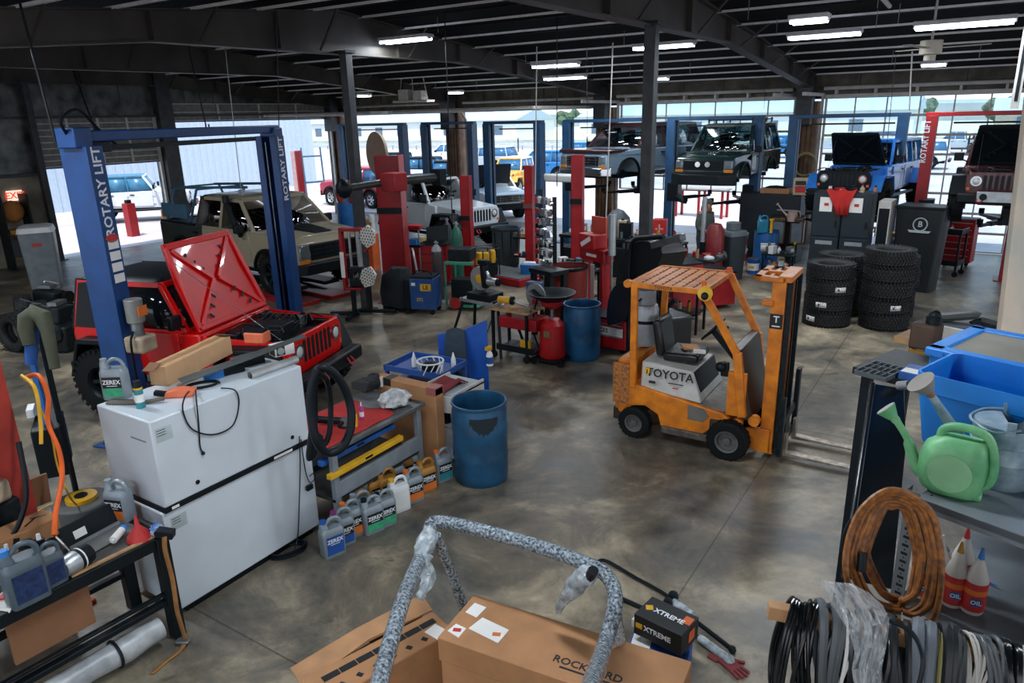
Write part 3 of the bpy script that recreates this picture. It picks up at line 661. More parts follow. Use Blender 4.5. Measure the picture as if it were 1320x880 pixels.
    for k in range(nd):
        for s_ in (-1, 1):
            d_ = mb(body).b(x1-dl+.015, x1-.015, s_*(W-.01), s_*(W+.012), zs+.12, belt-.03).build('door', None, t, bevel=.01)
            mb(trim).b(x1-dl+.08, x1-dl+.26, s_*(W+.01), s_*(W+.045), belt-.16, belt-.12).build('handle', None, d_, bevel=.01)
        x1 -= dl; cuts.append(x1)
    wt = W-.2
    xb = xc+.0
    if cover is None:
        mids = sorted([c for c in cuts if c > xb+.25])
        if kind in ('suv', 'bronco', 'wagon') and mids and mids[0]-xb > .9: pass
        st = [(xb+.03, xb+(.22 if not bed else .12))]+[(c, c-.02) for c in mids if c-xb > .3]+[(cowl, cowl-.62)]
        glasshouse(t, st, belt-.01, roofh-.06, W-.04, wt, roofmat or body, glass, roofmat or body, pw=.07)
        seats(t, (cowl-1.0, cowl-1.9) if kind != 'bronco' else (cowl-1.,), belt-.32)
    if rack:
        q = mb(BLKM)
        for s_ in (-1, 1): q.tube([(xb+.3, s_*(wt-.05), roofh+.09), (cowl-.75, s_*(wt-.05), roofh+.09)], .02, 6)
        for k in range(4): x = xb+.4+(cowl-1.2-xb)*k/3; q.bar((x, -wt+.05, roofh+.09), (x, wt-.05, roofh+.09), .03); q.bar((x, -wt+.05, roofh), (x, -wt+.05, roofh+.14), .04).bar((x, wt-.05, roofh), (x, wt-.05, roofh+.14), .04)
        q.build('roof_rack', None, t)
    if bed:
        mb(DRK).b(xr+.08, xc-.08, -W+.08, W-.08, belt-.02, belt+.006).build('bed_liner', None, t)
        for s_ in (-1, 1): mb(trim).b(xr+.05, xc-.05, s_*(W-.08), s_*W, belt-.01, belt+.04).build('bed_rail', None, t, bevel=.01)
        mb(body).b(xr, xr+.06, -W+.06, W-.06, zs+.2, belt+.03).build('tailgate', None, t, bevel=.015)
    if wheels:
        for x in (fa, ra):
            for s_ in (-1, 1): wheel_parts(t, x, s_*(W-.12), tr, tr, .25, .22, ALU if kind != 'pickup' else BLKM, s_, 6)
    return t
def lift(name, label, A, B, mat, H=3.55, lift_z=.12, beam=True, arms=True, lettering=None, pads=None, group=None, w=.3, dp=.24, beamH=None, face=1, wid=.3):
    A, B = V((A[0], A[1], 0)), V((B[0], B[1], 0)); c = (A+B)/2; d = (B-A); L = d.length; a = math.atan2(d.y, d.x)
    t = thing(name, label, 'car lift', c, a, group)
    for s_ in (-1, 1):
        x = s_*L/2; q = mb(mat); i = -s_     # open side faces the other column
        q.b(x+s_*.01, x+s_*.03, -wid/2, wid/2, 0, H)
        for yy in (-1, 1): q.b(x-s_*.2, x+s_*.03, yy*wid/2-.012, yy*wid/2+.012, 0, H).b(x-s_*.2, x-s_*.18, yy*(wid/2-.05)-.05, yy*(wid/2-.05)+.05, 0, H)
        q.b(x-.3, x+.3, -.3, .3, 0, .02)
        cl = q.build('column', None, t, bevel=.005)
        for yy in (-1, 1): mb(STL).cyl((x+.22*s_, yy*.22, .02), (x+.22*s_, yy*.22, .05), .018, n=6).build('anchor_bolt', None, cl)
        q = mb(BLKM if not isinstance(lettering, tuple) else BLKM).b(x-s_*.36, x-s_*.05, -.17, .17, lift_z, lift_z+.5).b(x-s_*.42, x-s_*.3, -.22, .22, lift_z, lift_z+.16)
        cr = q.build('carriage', None, t, bevel=.02)
        mb(STL).cyl((x-s_*.12, .06, 0.05), (x-s_*.12, .06, H-.1), .012, n=6).build('cable', None, cl)
        if arms:
            for yy in (-1, 1):
                p0 = V((x-s_*.36, yy*.15, lift_z+.08)); p1 = V((x-s_*(L*.36), yy*1.0, lift_z+.08)); m_ = p0.lerp(p1, .55)
                ar = mb(BLKM).bar(p0, m_, .12, .09).bar(m_, p1, .09, .06).build('arm', None, t, bevel=.01)
                mb(RUB).cyl(p1+V((0, 0, .03)), p1+V((0, 0, .14)), .06, n=12).build('pad', None, ar)
    if beam:
        z = H-.02; q = mb(mat).b(-L/2-.05, L/2+.05, -.1, .1, z, z+.09); bm_ = q.build('overhead_beam', None, t, bevel=.01)
        mb(BLKM).b(-L/2+.5, L/2-.25, -.03, .03, z-.16, z-.12).build('shutoff_bar', None, bm_)
    return t
DL = M('detail_far_lift_blue', '#1c4a70', .5)
def dirang(p, q): d = V(q)-V(p); return math.atan2(d.y, d.x)
LA, LB = G(170, 566), G(383, 447)
LH = 3.5
nl = lift('two_post_lift', 'bright blue two-post car lift with white lettering around the bright red vehicle', LA, LB, BLUL, LH, .1, beam=False, arms=True, wid=.34)
dd = (LB-LA); Lw = Vl = dd.length
mb(BLUL).b(-Lw/2-.06, Lw/2+.1, -.09, .09, LH+.04, LH+.16).b(-Lw/2-.1, -Lw/2+.14, -.13, .13, LH-.02, LH+.2).b(Lw/2-.14, Lw/2+.1, -.13, .13, LH-.02, LH+.12).build('overhead_beam', None, nl, bevel=.015)
mb(BLKM).b(-Lw/2+.35, Lw/2-.5, -.04, .04, LH-.06, LH).build('shutoff_bar', None, nl)
mb(BLKM).b(-Lw/2+.2, -Lw/2+.45, -.07, .07, LH-.08, LH+.04).build('overhead_switch', None, nl, bevel=.01)
LT = M('lettering_white', '#e9edf2', .5, var=.03)
def letter_col(xs, txt, size, z, xo, face_y):
    X = F3((xs+xo, face_y, z), (0, 0, 1), (-1, 0, 0))
    mb(LT).text(txt, size, X).build('lettering', None, nl, label='white ROTARY LIFT lettering')
za, zb_ = HT(LA, 283), HT(LA, 200)
letter_col(-Lw/2, 'ROTARY LIFT', .165, (za+zb_)/2-.06, .09, -.186)
mb(LRD).prism([(.09*math.cos(a)-Lw/2+.09, .05*math.sin(a)+za-.22) for a in [k*math.pi/8 for k in range(16)]], -.184, -.188).build('badge', None, nl, label='small red oval badge')
q = mb(LWH)
for k in range(4): q.b(-Lw/2+.02, -Lw/2+.17, -.184, -.188, HT(LA, 365)+.13*k, HT(LA, 365)+.1+.13*k)
q.build('decal', None, nl, label='white warning decals')
za, zb_ = HT(LB, 252), HT(LB, 182)
letter_col(Lw/2, 'ROTARY LIFT', .165, (za+zb_)/2, -.085, -.186)
pu = mb(M('motor_grey', '#8b8d88', .45, .3)).cyl((-Lw/2+.08, -.32, 1.5), (-Lw/2+.08, -.32, 1.78), .1, n=20)
p_ = pu.build('power_unit', None, nl, bevel=.01, label='grey hydraulic power unit with orange label')
mb(M('dirty_beige', '#b9a78d', .6, var=.2)).b(-Lw/2-.04, -Lw/2+.22, -.45, -.19, 1.14, 1.34).build('reservoir', None, p_, bevel=.03)
mb(STL).cyl((-Lw/2+.08, -.32, 1.34), (-Lw/2+.08, -.32, 1.5), .07, n=16).build('pump', None, p_)
mb(LOR).b(-Lw/2+.02, -Lw/2+.16, -.43, -.42, 1.58, 1.7).build('decal', None, p_)
mb(BLK).tube(smooth([(-Lw/2+.0, -.32, 1.4), (-Lw/2-.1, -.36, 1.3), (-Lw/2-.05, -.3, 1.0), (-Lw/2+.05, -.2, .6)]), .014, 6).build('hose', None, nl)
mb(BLK).tube(smooth([(-Lw/2-.05, 0, LH+.1), (-Lw/2-.2, -.1, LH+.28), (-Lw/2+.1, -.05, LH+.38), (-Lw/2+.4, 0, LH+.15), (-Lw/2+.6, 0, LH)]), .018, 6).build('hose', None, nl)
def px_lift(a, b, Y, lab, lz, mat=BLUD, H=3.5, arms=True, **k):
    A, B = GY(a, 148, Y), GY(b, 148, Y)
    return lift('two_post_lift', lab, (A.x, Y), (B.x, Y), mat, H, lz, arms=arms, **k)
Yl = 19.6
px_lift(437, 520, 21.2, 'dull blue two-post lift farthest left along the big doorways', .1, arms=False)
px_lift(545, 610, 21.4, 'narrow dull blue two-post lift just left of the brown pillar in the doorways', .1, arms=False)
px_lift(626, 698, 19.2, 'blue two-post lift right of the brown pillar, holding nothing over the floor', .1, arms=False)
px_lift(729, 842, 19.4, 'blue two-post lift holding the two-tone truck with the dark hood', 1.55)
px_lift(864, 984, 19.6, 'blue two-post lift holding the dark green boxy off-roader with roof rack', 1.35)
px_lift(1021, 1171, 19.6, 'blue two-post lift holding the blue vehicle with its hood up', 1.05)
rl = px_lift(1197, 1340, 19.0, 'red two-post lift with white lettering at right, holding the dark red vehicle', 1.2, mat=REDL)
Lr = (GY(1340, 148, 19.0)-GY(1197, 148, 19.0)).length
mb(LT).text('ROTARY LIFT', .17, F3((-Lr/2+.02, -.165, 2.95), (0, 0, 1), (-1, 0, 0)), font_x=.9).build('lettering', None, rl, label='white ROTARY LIFT lettering')
def redpost(name, px, py0, D, w, label, side=.3, rz=.2, base=True):
    p = GD(px, py0, D); t = thing(name, label, 'lift post', (p.x, p.y, 0), rz)
    q = mb(REDL); h = p.z
    q.b(-w/2, w/2, -side/2, -side/2+.02, 0, h).b(-w/2, -w/2+.02, -side/2, side/2, 0, h).b(w/2-.02, w/2, -side/2, side/2, 0, h).b(-w/2, -.1, side/2-.02, side/2, 0, h).b(.1, w/2, side/2-.02, side/2, 0, h)
    if base: q.b(-w/2-.12, w/2+.12, -side/2-.12, side/2+.12, 0, .02)
    q.build('column', None, t, bevel=.006)
    mb(BLKM).b(-w/2-.01, w/2+.01, -side/2-.05, -side/2, h*.62, h*.66).build('bracket', None, t)
    mb(M('greasy_steel', '#4b4b4a', .4, .7)).b(-.06, .06, side/2-.05, side/2+.02, .1, h-.1).build('slide', None, t)
    return t
redpost('lift_post', 501, 200, 14.6, .5, 'thick bright red lift post left of the white vehicle, widest of the red posts', .42, .45)
redpost('lift_post', 600, 226, 15.6, .21, 'slim red lift post in front of the white vehicle hood', .2)
redpost('lift_post', 745, 199, 16.2, .26, 'dull red lift post in front of the lifted two-tone truck', .22)
redpost('lift_post', 682, 213, 17.0, .2, 'worn grey and red lift post left of the hanging parts rack', .2).children[0].data.materials[0] = M('worn_grey_red', '#5d5552', .5, .2, var=.3, col2='#8a3034', scale=1.5)
p = GX(165, 262, -25.5); t = thing('lift_post', 'dark red post standing outside the small left doorway', 'lift post', (p.x, p.y, -.08)); mb(REDL).b(-.17, .17, -.15, .15, 0, p.z+.08).build('column', None, t, bevel=.01)
mb(BLKM).b(-.08, .08, -.08, .08, p.z+.06, p.z+.2).build('cap', None, t)
t = thing('bollard', 'yellow-orange bollard beside the small left doorway frame', 'bollard', (-22.2, 13.75, 0)); mb(M('bollard_yellow', '#d8913a', .5)).cyl((0, 0, 0), (0, 0, 1.1), .11).build('post', None, t)
REDB = M('jeep_red', '#dd1210', .3, var=.06, coat=.4)
a = R(17)
def place(rz, rearpt, ra_x, side_y, z, s=1): # rearpt = world point of outer rear wheel centre, in local (ra_x, side_y)
    v = MX.Rotation(rz, 3, 'Z') @ V((ra_x*s, side_y*s, 0)); return (rearpt[0]-v.x, rearpt[1]-v.y, z)
rj = jeep('off_road_vehicle', 'bright red off-roader with its red hood propped open and black top', place(a, (-9.38, 4.5), -.88, -.94, .03, 1.0), a, REDB, BLK, 2.3, .47, hood=R(114), s=.97, cowl=.36, hw=.75, glass=M('tinted_side_glass', '#151c20', .08), cover='soft', seed=4, flare=BLK, rim=BLKM)
CAMO = M('pickup_sand', '#8d8573', .45, var=.05, scale=1.1); CAMD = M('pickup_dark_side', '#1b211f', .3)
tk_a = R(-6.2); tkl = place(tk_a, (-15.55, 9.95), -1.61, -.94, .29, 1.06)
CM = bpy.data.materials.new('sand_and_black_wrap'); CM.use_nodes = True; nt = CM.node_tree; bb = nt.nodes['Principled BSDF']; tc = nt.nodes.new('ShaderNodeTexCoord'); sx = nt.nodes.new('ShaderNodeSeparateXYZ'); nz = nt.nodes.new('ShaderNodeTexNoise'); nz.inputs['Scale'].default_value = 2.2
ad = nt.nodes.new('ShaderNodeMath'); ad.operation = 'MULTIPLY_ADD'; ad.inputs[1].default_value = .9; nt.links.new(tc.outputs['Object'], sx.inputs[0]); nt.links.new(tc.outputs['Object'], nz.inputs['Vector'])
nt.links.new(nz.outputs['Fac'], ad.inputs[0]); nt.links.new(sx.outputs[0], ad.inputs[2]); cr = nt.nodes.new('ShaderNodeValToRGB'); cr.color_ramp.interpolation = 'CONSTANT'
mr = nt.nodes.new('ShaderNodeMapRange'); mr.inputs[1].default_value = -3; mr.inputs[2].default_value = 3; nt.links.new(ad.outputs[0], mr.inputs[0]); nt.links.new(mr.outputs[0], cr.inputs[0])
e_ = cr.color_ramp.elements; e_[0].position = 0; e_[0].color = (*lin('#1d2220'), 1); e_[1].position = .47; e_[1].color = (*lin('#938a76'), 1)
nt.links.new(cr.outputs[0], bb.inputs['Base Color']); bb.inputs['Roughness'].default_value = .3; bb.inputs['Coat Weight'].default_value = .4
tk = suv('pickup_truck', 'sand and black wrapped crew cab pickup on a low lift behind the red hood', tkl, tk_a, CM, 'pickup', s=1.06, L=5.0, W=.94, wb=3.26, glass=GLD2, trim=BLK, hoodh=1.12, belt=1.16, roofh=1.8, grille='dark', cat='pickup truck')
mb(BLKM).loft([[(1.35, -.3, 1.19), (1.35, .3, 1.19), (1.35, .26, 1.23), (1.35, -.26, 1.23)], [(2.2, -.2, 1.13), (2.2, .2, 1.13), (2.2, .18, 1.17), (2.2, -.18, 1.17)]]).build('hood_decal', None, tk, label='black hood insert')
mb(DRK).tube(smooth([(.9, -1.0, 1.1), (.7, -.98, 1.3), (.35, -.9, 1.72)]), .05, 8).cyl((.35, -.9, 1.7), (.35, -.9, 1.85), .07, n=12).build('snorkel', None, tk)
mb(LBK).text('AXLEBODY', .2, F3((-.15, -.955, .92), (1, 0, 0), (0, 0, 1))).build('lettering', None, tk, label='black lettering on the door')
q = mb(M('ladder_blue_steel', '#4d7794', .5, .3))
for s2 in (-.55, .55): q.tube([(-2.6, s2, 1.85), (.5, s2*.9, 1.98)], .03, 6)
q.box((-2.0, -.8, 1.4), (1.1, .05, .3)).box((-2.0, .8, 1.4), (1.1, .05, .3))
for x in (-2.4, -1.4): q.bar((x, -.8, 1.15), (x, -.55, 1.86), .04).bar((x, .8, 1.15), (x, .55, 1.86), .04).bar((x, -.55, 1.86), (x, .55, 1.86), .04)
q.build('ladder_rack', None, tk, label='blue-grey steel rack over the bed')
t = thing('scissor_lift', 'low dark scissor lift with red ends under the sand pickup', 'car lift', (tk.location.x, tk.location.y, 0), tk_a)
for s2 in (-.42, .42):
    mb(BLKM).b(-1.9, 1.9, s2-.2, s2+.2, .28, .36).build('platform', None, t, bevel=.01)
    mb(BLKM).bar((-1.5, s2, .06), (1.5, s2, .28), .06).bar((1.5, s2+.12, .06), (-1.5, s2+.12, .28), .06).build('scissor_arm', None, t)
    mb(REDL).b(-2.0, 2.2, s2-.28, s2+.28, .0, .08).build('base', None, t, bevel=.01)
WHB = M('jeep_white', '#cfd8de', .35, var=.04, coat=.3)
p = GD(572, 268, 20)
jeep('off_road_vehicle', 'white short off-roader with black soft top inside the shop, behind the red posts', (p.x-.25, p.y-.1, 0.4), R(-12), WHB, BLK, 2.35, .4, cover='soft', seed=2, rim=ALU, glass=GLD2, flare=BLK, spare=False)
BW = M('bronco_silver_blue', '#8ea7bb', .25, .3, var=.05, coat=.4); BD = M('bronco_dark_red', '#3b2023', .3, var=.1, coat=.4)
fp = GY(762, 215, 17.6)
br = suv('suv', 'silver-blue and dark red two-tone older SUV raised on the blue lift behind the near column', (fp.x+.25, 19.75, 1.72), R(-104), BW, 'bronco', L=4.5, W=.95, wb=2.66, two=None, trim=BLK, glass=GLS, roofmat=BD, wheels=False, grille='bars', s=.97)
q = mb(BD).b(1.35, 2.22, -.9, .9, 1.03, 1.125); q.build('hood_paint', None, br, bevel=.03, label='dark red hood top')
mb(WHT).box((2.45, -.7, .36), (.12, 1.0, .24), (0, .25, .12)).build('valance', None, br, bevel=.06, label='loose pale front bumper cover')
GB = M('off_roader_green', '#1f3a38', .25, .2, var=.08, coat=.5)
fp = GY(906, 215, 17.5)
sv = suv('suv', 'dark green boxy off-roader with roof rack and steel bumper raised on a blue lift', (fp.x+.02, 19.6, 1.72), R(-92), GB, 'suv', L=4.4, W=.9, wb=2.55, trim=BLK, glass=GLS, roofh=1.9, rack=True, wheels=False, grille='dark', s=.88)
mb(BLKM).loft([[(2.15, -.95, .3), (2.15, .95, .3), (2.15, .95, .62), (2.15, -.95, .62)], [(2.5, -.55, .32), (2.5, .55, .32), (2.5, .55, .6), (2.5, -.55, .6)]]).build('steel_bumper', None, sv, bevel=.02)
for s2 in (-.14, .14): mb(CHR).cyl((2.22, s2, .86), (2.27, s2, .86), .075, n=16).build('spot_light', None, sv)
BJ = M('jeep_blue', '#1f6fc4', .25, var=.06, coat=.5)
fp = GY(1083, 230, 17.4)
jeep('off_road_vehicle', 'bright blue four-door off-roader with black hood raised, up on a blue lift', (fp.x+.34, 19.3, 1.42), R(-101), BJ, BJ, 2.95, .42, hood=R(58), hoodmat=BLK, glass=GLS, seed=5, flare=BJ, spare=False, s=.88, grillmat=BLK)
MJ = M('jeep_maroon', '#4e1a1c', .25, var=.08, coat=.5)
fp = GY(1283, 220, 17.2)
mj = jeep('off_road_vehicle', 'dark red off-roader with black hood raised, up on the red lift at far right', (fp.x+.15, 18.9, 1.42), R(-90), MJ, BLK, 2.35, .43, hood=R(62), hoodmat=BLK, glass=GLD2, seed=6, spare=False, s=.93)
mb(ALU).b(2.12, 2.17, -.42, .42, .5, .72).build('winch_plate', None, mj, bevel=.01)
for s2 in (-.3, .3): mb(BLKM).cyl((2.16, s2, .61), (2.19, s2, .61), .07, n=14).build('fog_light', None, mj)
p = GD(610, 250, 29)
tb = suv('pickup_truck', 'white pickup with black hood up parked outside behind the white off-roader', (p.x, p.y+.6, -.08), R(-35), M('white_car_paint', '#dfe6ea', .3, var=.03), 'pickup', L=5.4, W=.95, wb=3.4, glass=GLD2, cat='pickup truck')
mb(BLK).loft([[(1.2, -.75, 1.15), (1.2, .75, 1.15), (1.2, .7, 1.2), (1.2, -.7, 1.2)], [(1.5, -.72, 2.0), (1.5, .72, 2.0), (1.5, .66, 2.05), (1.5, -.66, 2.05)]]).build('open_hood', None, tb, bevel=.02)
CW = M('lot_car_white', '#e3e8ec', .3, var=.03); CS = M('lot_car_silver', '#b9c4cc', .3, .4, var=.03); CB = M('lot_car_blue', '#2f78b4', .3, var=.05); CO = M('lot_car_yellow', '#e0ad48', .3); CK = M('lot_car_grey', '#6d7f8c', .3, .3); CR_ = M('lot_car_pink_red', '#b3384c', .3)
def lotp(px, D): p = GD(px, 200, D); return (p.x, p.y)
GSL = M('lot_car_glass', '#3f6f96', .1, .1, var=.05)
lots = [('jeep', 660, 37, -78, CO, 'yellow and white short off-roader with spare wheel, parked outside left of centre'), ('jeep', 570, 36, 200, CB, 'bright blue off-roader parked outside beside the yellow one'),
        ('jeep', 535, 40, 200, CW, 'white off-roader parked outside behind the narrow blue lift'), ('jeep', 500, 46, 200, CW, 'white off-roader in the far row behind the left blue lift'),
        ('suv', 468, 33, 175, CR_, 'pinkish red car parked outside beside the left end of the doorways'), ('suv', 700, 44, 190, CB, 'blue SUV parked outside behind the lift left of the two-tone truck'),
        ('suv', 742, 56, 185, CB, 'blue SUV in the far row left of the two-tone truck'), ('suv', 830, 48, 185, CS, 'silver SUV in the far row behind the near column'), ('suv', 625, 52, 185, CS, 'silver SUV in the far row behind the yellow off-roader'),
        ('suv', 930, 52, 180, CK, 'grey SUV in the far row behind the green off-roader'), ('suv', 1170, 46, 180, CW, 'white SUV parked outside between the blue and red lifts'), ('pickup', 1230, 60, 178, CS, 'silver pickup in the far row right of the red lift'),
        ('suv', 1310, 50, 178, CW, 'white SUV in the far row above the dark red vehicle'), ('pickup', 580, 60, 185, CW, 'white pickup in the back row behind the blue off-roader'), ('suv', 1000, 60, 180, CB, 'blue SUV in the back row between the two right lifts'), ('suv', 1120, 64, 180, CK, 'grey SUV in the back row behind the blue vehicle hood')]
for kd, px, D, rz, mt, lb in lots:
    x, y = lotp(px, D)
    if kd == 'jeep': jeep('off_road_vehicle', lb, (x, y, -.08), R(rz), mt, BLK if mt != CO else CW, 2.35, .4, cover='hard', glass=GSL, spare=True, flare=mt, ydoor=False, rim=ALU)
    else: suv('parked_car', lb, (x, y, -.08), R(rz), mt, 'suv' if kd == 'suv' else 'pickup', glass=GSL, cat='car')
x, y = GX(165, 240, -29.5).xy
jeep('off_road_vehicle', 'white long off-roader with grey-blue soft top outside the small left doorway', (x+.1, y+.4, -.08), R(52), CW, M('soft_top_blue_grey', '#4c7f9c', .7), 2.95, .5, cover='hard', glass=M('soft_window_blue', '#4583a6', .3), flare=CK, rim=CK)
x, y = GX(58, 240, -29.5).xy
jeep('off_road_vehicle', 'off-roader with blue-grey soft top partly hidden by the lift column outside the small left doorway', (x-1.6, y-1.6, -.08), R(228), CW, M('soft_top_blue_grey', '#4c7f9c', .7), 2.35, .45, cover='hard', glass=M('soft_window_blue', '#4583a6', .3), flare=BLK, rim=CK)
FZ = M('enamel_white', '#cdd6dd', .35, var=.04, scale=3)
FX0, FX1, FY0, FY1, FH = -5.52, -4.82, 2.6, 4.02, 1.66
fr = thing('chest_cabinet', 'tall white enamel cabinet stacked in two halves with black trim strip between', 'cabinet', ((FX0+FX1)/2, (FY0+FY1)/2, 0))
hx, hy = (FX1-FX0)/2, (FY1-FY0)/2; zs_ = .93
mb(FZ).b(-hx, hx, -hy, hy, zs_+.03, FH).build('upper_body', None, fr, bevel=.012)
mb(FZ).b(-hx-.02, hx-.01, -hy-.02, hy+.01, .07, zs_-.01).build('lower_body', None, fr, bevel=.012)
mb(BLKM).b(-hx-.0, hx+.006, -hy-.006, hy+.006, zs_-.01, zs_+.03).build('trim_strip', None, fr)
mb(BLK).b(-hx+.05, hx-.05, -hy+.05, hy-.05, 0, .07).build('plinth', None, fr)
for yy in (-.42, .52): mb(BLK).cyl((hx, yy, zs_+.12), (hx+.006, yy, zs_+.12), .018, n=16).build('screw_cap', None, fr)
for yy, zz in ((-.62, FH-.12), (-.62, zs_-.12)):
    q = mb(M('sticker', '#b9c6c9', .5)).b(hx-.001 if zz > 1 else hx-.011, hx+.002 if zz > 1 else hx-.008, yy-.06, yy+.07, zz-.06, zz+.05); q.use(LBK)
    for k in range(3): q.b(hx+.002 if zz > 1 else hx-.008, hx+.003 if zz > 1 else hx-.007, yy-.05, yy+.02, zz+.03-.02*k, zz+.035-.02*k)
    q.build('sticker', None, fr)
mb(LWH).b(hx+.006, hx+.008, -.66, -.6, zs_, zs_+.022).b(hx+.006, hx+.008, .3, .5, zs_, zs_+.022).build('strip_label', None, fr, label='white maker label on the trim strip')
mb(M('door_grey_mark', '#7e8a90', .5)).b(hx*.2, hx*.75, -hy-.003, -hy, FH-.18, FH-.168).build('nameplate', None, fr)
T = FH
def jug(name, label, P, rz, bodym, capm, lab, lab2, txt='ZEREX', h=.33, cat='jug', group=None, tilt=None):
    t = thing(name, label, cat, P, rz, group, rot=tilt)
    k = h/.33
    w, d = .19*k, .125*k
    q = mb(bodym)
    q.loft([rr(w*.94, d*.94, .02*k, 0), rr(w, d, .03*k, .012*k), rr(w, d, .03*k, .2*k), rr(w*.98, d*.96, .03*k, .225*k), rr(w*.86, d*.8, .03*k, .25*k)])
    q.loft([[(p[0]-.055*k, p[1], p[2]) for p in rr(w*.36, d*.6, .02*k, .235*k)], [(p[0]-.062*k, p[1], p[2]) for p in rr(w*.3, d*.5, .02*k, .275*k)], [(p[0]-.062*k, p[1], p[2]) for p in rr(.052*k, .052*k, .02*k, .297*k)]])
    q.tube(smooth([(-.05*k, 0, .27*k), (-.0*k, 0, .315*k), (.055*k, 0, .31*k), (.082*k, 0, .27*k), (.085*k, 0, .21*k)], 4), .015*k, 8)
    b_ = q.build('body', None, t)
    mb(capm).cyl((-.062*k, 0, .295*k), (-.062*k, 0, .325*k), .027*k, .025*k, n=14).build('cap', None, t)
    q = mb(lab)
    for s_ in (-1, 1):
        y = s_*d/2; q.use(lab).b(-w*.38, w*.38, y-.0015, y+.0015, .1*k, .19*k); q.use(lab2).b(-w*.38, w*.38, y-.0016, y+.0016, .03*k, .1*k)
        if txt and s_ < 0: q.use(LT).text(txt, .048*k, F3((0, y-.0025, .148*k), (1, 0, 0), (0, 0, 1)), font_x=.95).b(-.04*k, .04*k, y-.0028, y-.0018, .116*k, .121*k)
    q.build('label', None, t)
    return t
LFACE = R(80)
jtop = jug('antifreeze_jug', 'silver jug with black and mint green label standing on top of the white cabinet', G(153, 512, T)+V((0, 0, 0)), R(35), SIL, SIL, LBK, LGN)
jt = jug('antifreeze_jug', 'silver jug with orange label standing on the black rack beside the white cabinet', G(158, 668, .86), R(20), SIL, SIL, LBK, LOR)
PUR_ = M('cap_purple', '#8a3a78', .4); OCP = M('cap_orange', '#e2722e', .4)
row = [((433, 714), SIL, LBL, LBL, 'silver jug with blue label, nearest of the floor jugs beside the white cabinet', LBL), ((446, 701), SIL, PUR_, LBL, 'silver jug with purple cap just behind the nearest blue-label jug', LBK),
       ((457, 690), SIL, OCP, LOR, 'silver jug with orange cap and orange label, third along the front row', LBK), ((470, 678), SIL, SIL, LOR, 'silver jug with silver cap squeezed between the orange-cap and the green-label jugs', LBK),
       ((484, 684), SIL, BLK, LGN, 'silver jug with green label and black cap, left one of two alike', LBK), ((500, 676), SIL, BLK, LGN, 'silver jug with green label and black cap, right one of two alike', LBK),
       ((518, 657), WHT, YEL, LWH, 'white jug with yellow cap in the front row of floor jugs', LWH), ((536, 645), SIL, OCP, LOR, 'silver jug with orange cap and bright orange label beside the last gold jug', LBK),
       ((553, 632), GLD, GLD, LOR, 'gold jug with black label at the far end of the floor row', LBK), ((574, 618), SIL, OCP, LTL, 'silver jug with teal label and orange cap left of the big blue drum', LBK),
       ((462, 662), GLD, GLD, LOR, 'gold jug in the back row behind the third front jug', LBK), ((477, 652), SIL, PUR_, LBL, 'silver jug with purple cap in the middle of the back row', LBK), ((489, 650), GLD, OCP, LOR, 'gold jug with orange cap in the back row behind the green-label pair', LBK),
       ((503, 646), GLD, BLK, LOR, 'gold jug with black cap behind the white jug', LBK), ((513, 632), SIL, OCP, LBL, 'silver jug with orange cap in the back row behind the white jug', LBK), ((524, 622), GLD, PUR_, LOR, 'gold jug with purple cap in the back row under the table', LBK), ((537, 615), SIL, SIL, LTL, 'silver jug at the far end of the back row under the table', LBK)]
for (px, py), bm_, cp, l2, lb, l1 in row:
    p = G(px, py, 0); back = px > 455 and py < 668 and lb.find('back row') > 0
    jug('antifreeze_jug', lb, (p.x-.03, p.y, 0), R(72), bm_, cp, l1, l2, h=.365)
t = thing('spray_can', 'teal and black spray can standing at the front corner of the white cabinet', 'spray can', G(182, 525, T))
mb(LTL).cyl((0, 0, 0), (0, 0, .15), .033, n=20).build('can', None, t); mb(YEL).cyl((0, 0, .15), (0, 0, .165), .0335, n=20).build('band', None, t)
mb(BLK).cyl((0, 0, .165), (0, 0, .215), .032, .026, n=20).build('cap', None, t); mb(LWH).cyl((0, 0, .05), (0, 0, .11), .0337, n=20).build('label', None, t)
def box_between(name, label, cat, p, q_, w, h, mat, **k):
    p, q_ = V(p), V(q_); a = math.atan2(q_.y-p.y, q_.x-p.x); L = (q_-p).length; c = (p+q_)/2
    t = thing(name, label, cat, (c.x, c.y, min(p.z, q_.z)), a, k.get('group')); o = mb(mat).b(-L/2, L/2, -w/2, w/2, 0, h).build('box', None, t, bevel=k.get('bevel', .006)); return t, L
t, L = box_between('cardboard_box', 'long narrow brown cardboard box lying on the white cabinet behind the spray can', 'box', G(206, 497, T), G(290, 455, T), .17, .17, M('light_cardboard', '#c69c72', .8, var=.06))
mb(M('tape_tan', '#b58a5e', .4)).b(-L/2-.001, L/2+.001, -.03, .03, .17, .172).build('tape', None, t)
mb(CARDD).box((-L/2-.03, .02, .172), (.12, .1, .004), (0, -.3, .1)).box((L/2, -.02, .18), (.1, .12, .004), (0, .3, 0)).build('flap', None, t)
DG = M('dark_grey_rubber', '#4b4f4e', .55)
p, q_ = G(232, 492, T+.05), G(392, 434, T+.2); d = q_-p; a = math.atan2(d.y, d.x)
t = thing('trim_strip', 'long flat dark grey rubber strip lying slanted over the boxes on the white cabinet', 'trim strip', p, a)
mb(DG).loft([[(0, -.08, 0), (0, .06, 0), (0, .06, .012), (0, -.08, .012)], [(d.length*.55, -.06, d.z*.5), (d.length*.55, .07, d.z*.5), (d.length*.55, .07, d.z*.5+.012), (d.length*.55, -.06, d.z*.5+.012)], [(d.length, -.03, d.z), (d.length, .05, d.z), (d.length, .05, d.z+.012), (d.length, -.03, d.z+.012)]]).build('strip', None, t, bevel=.003)
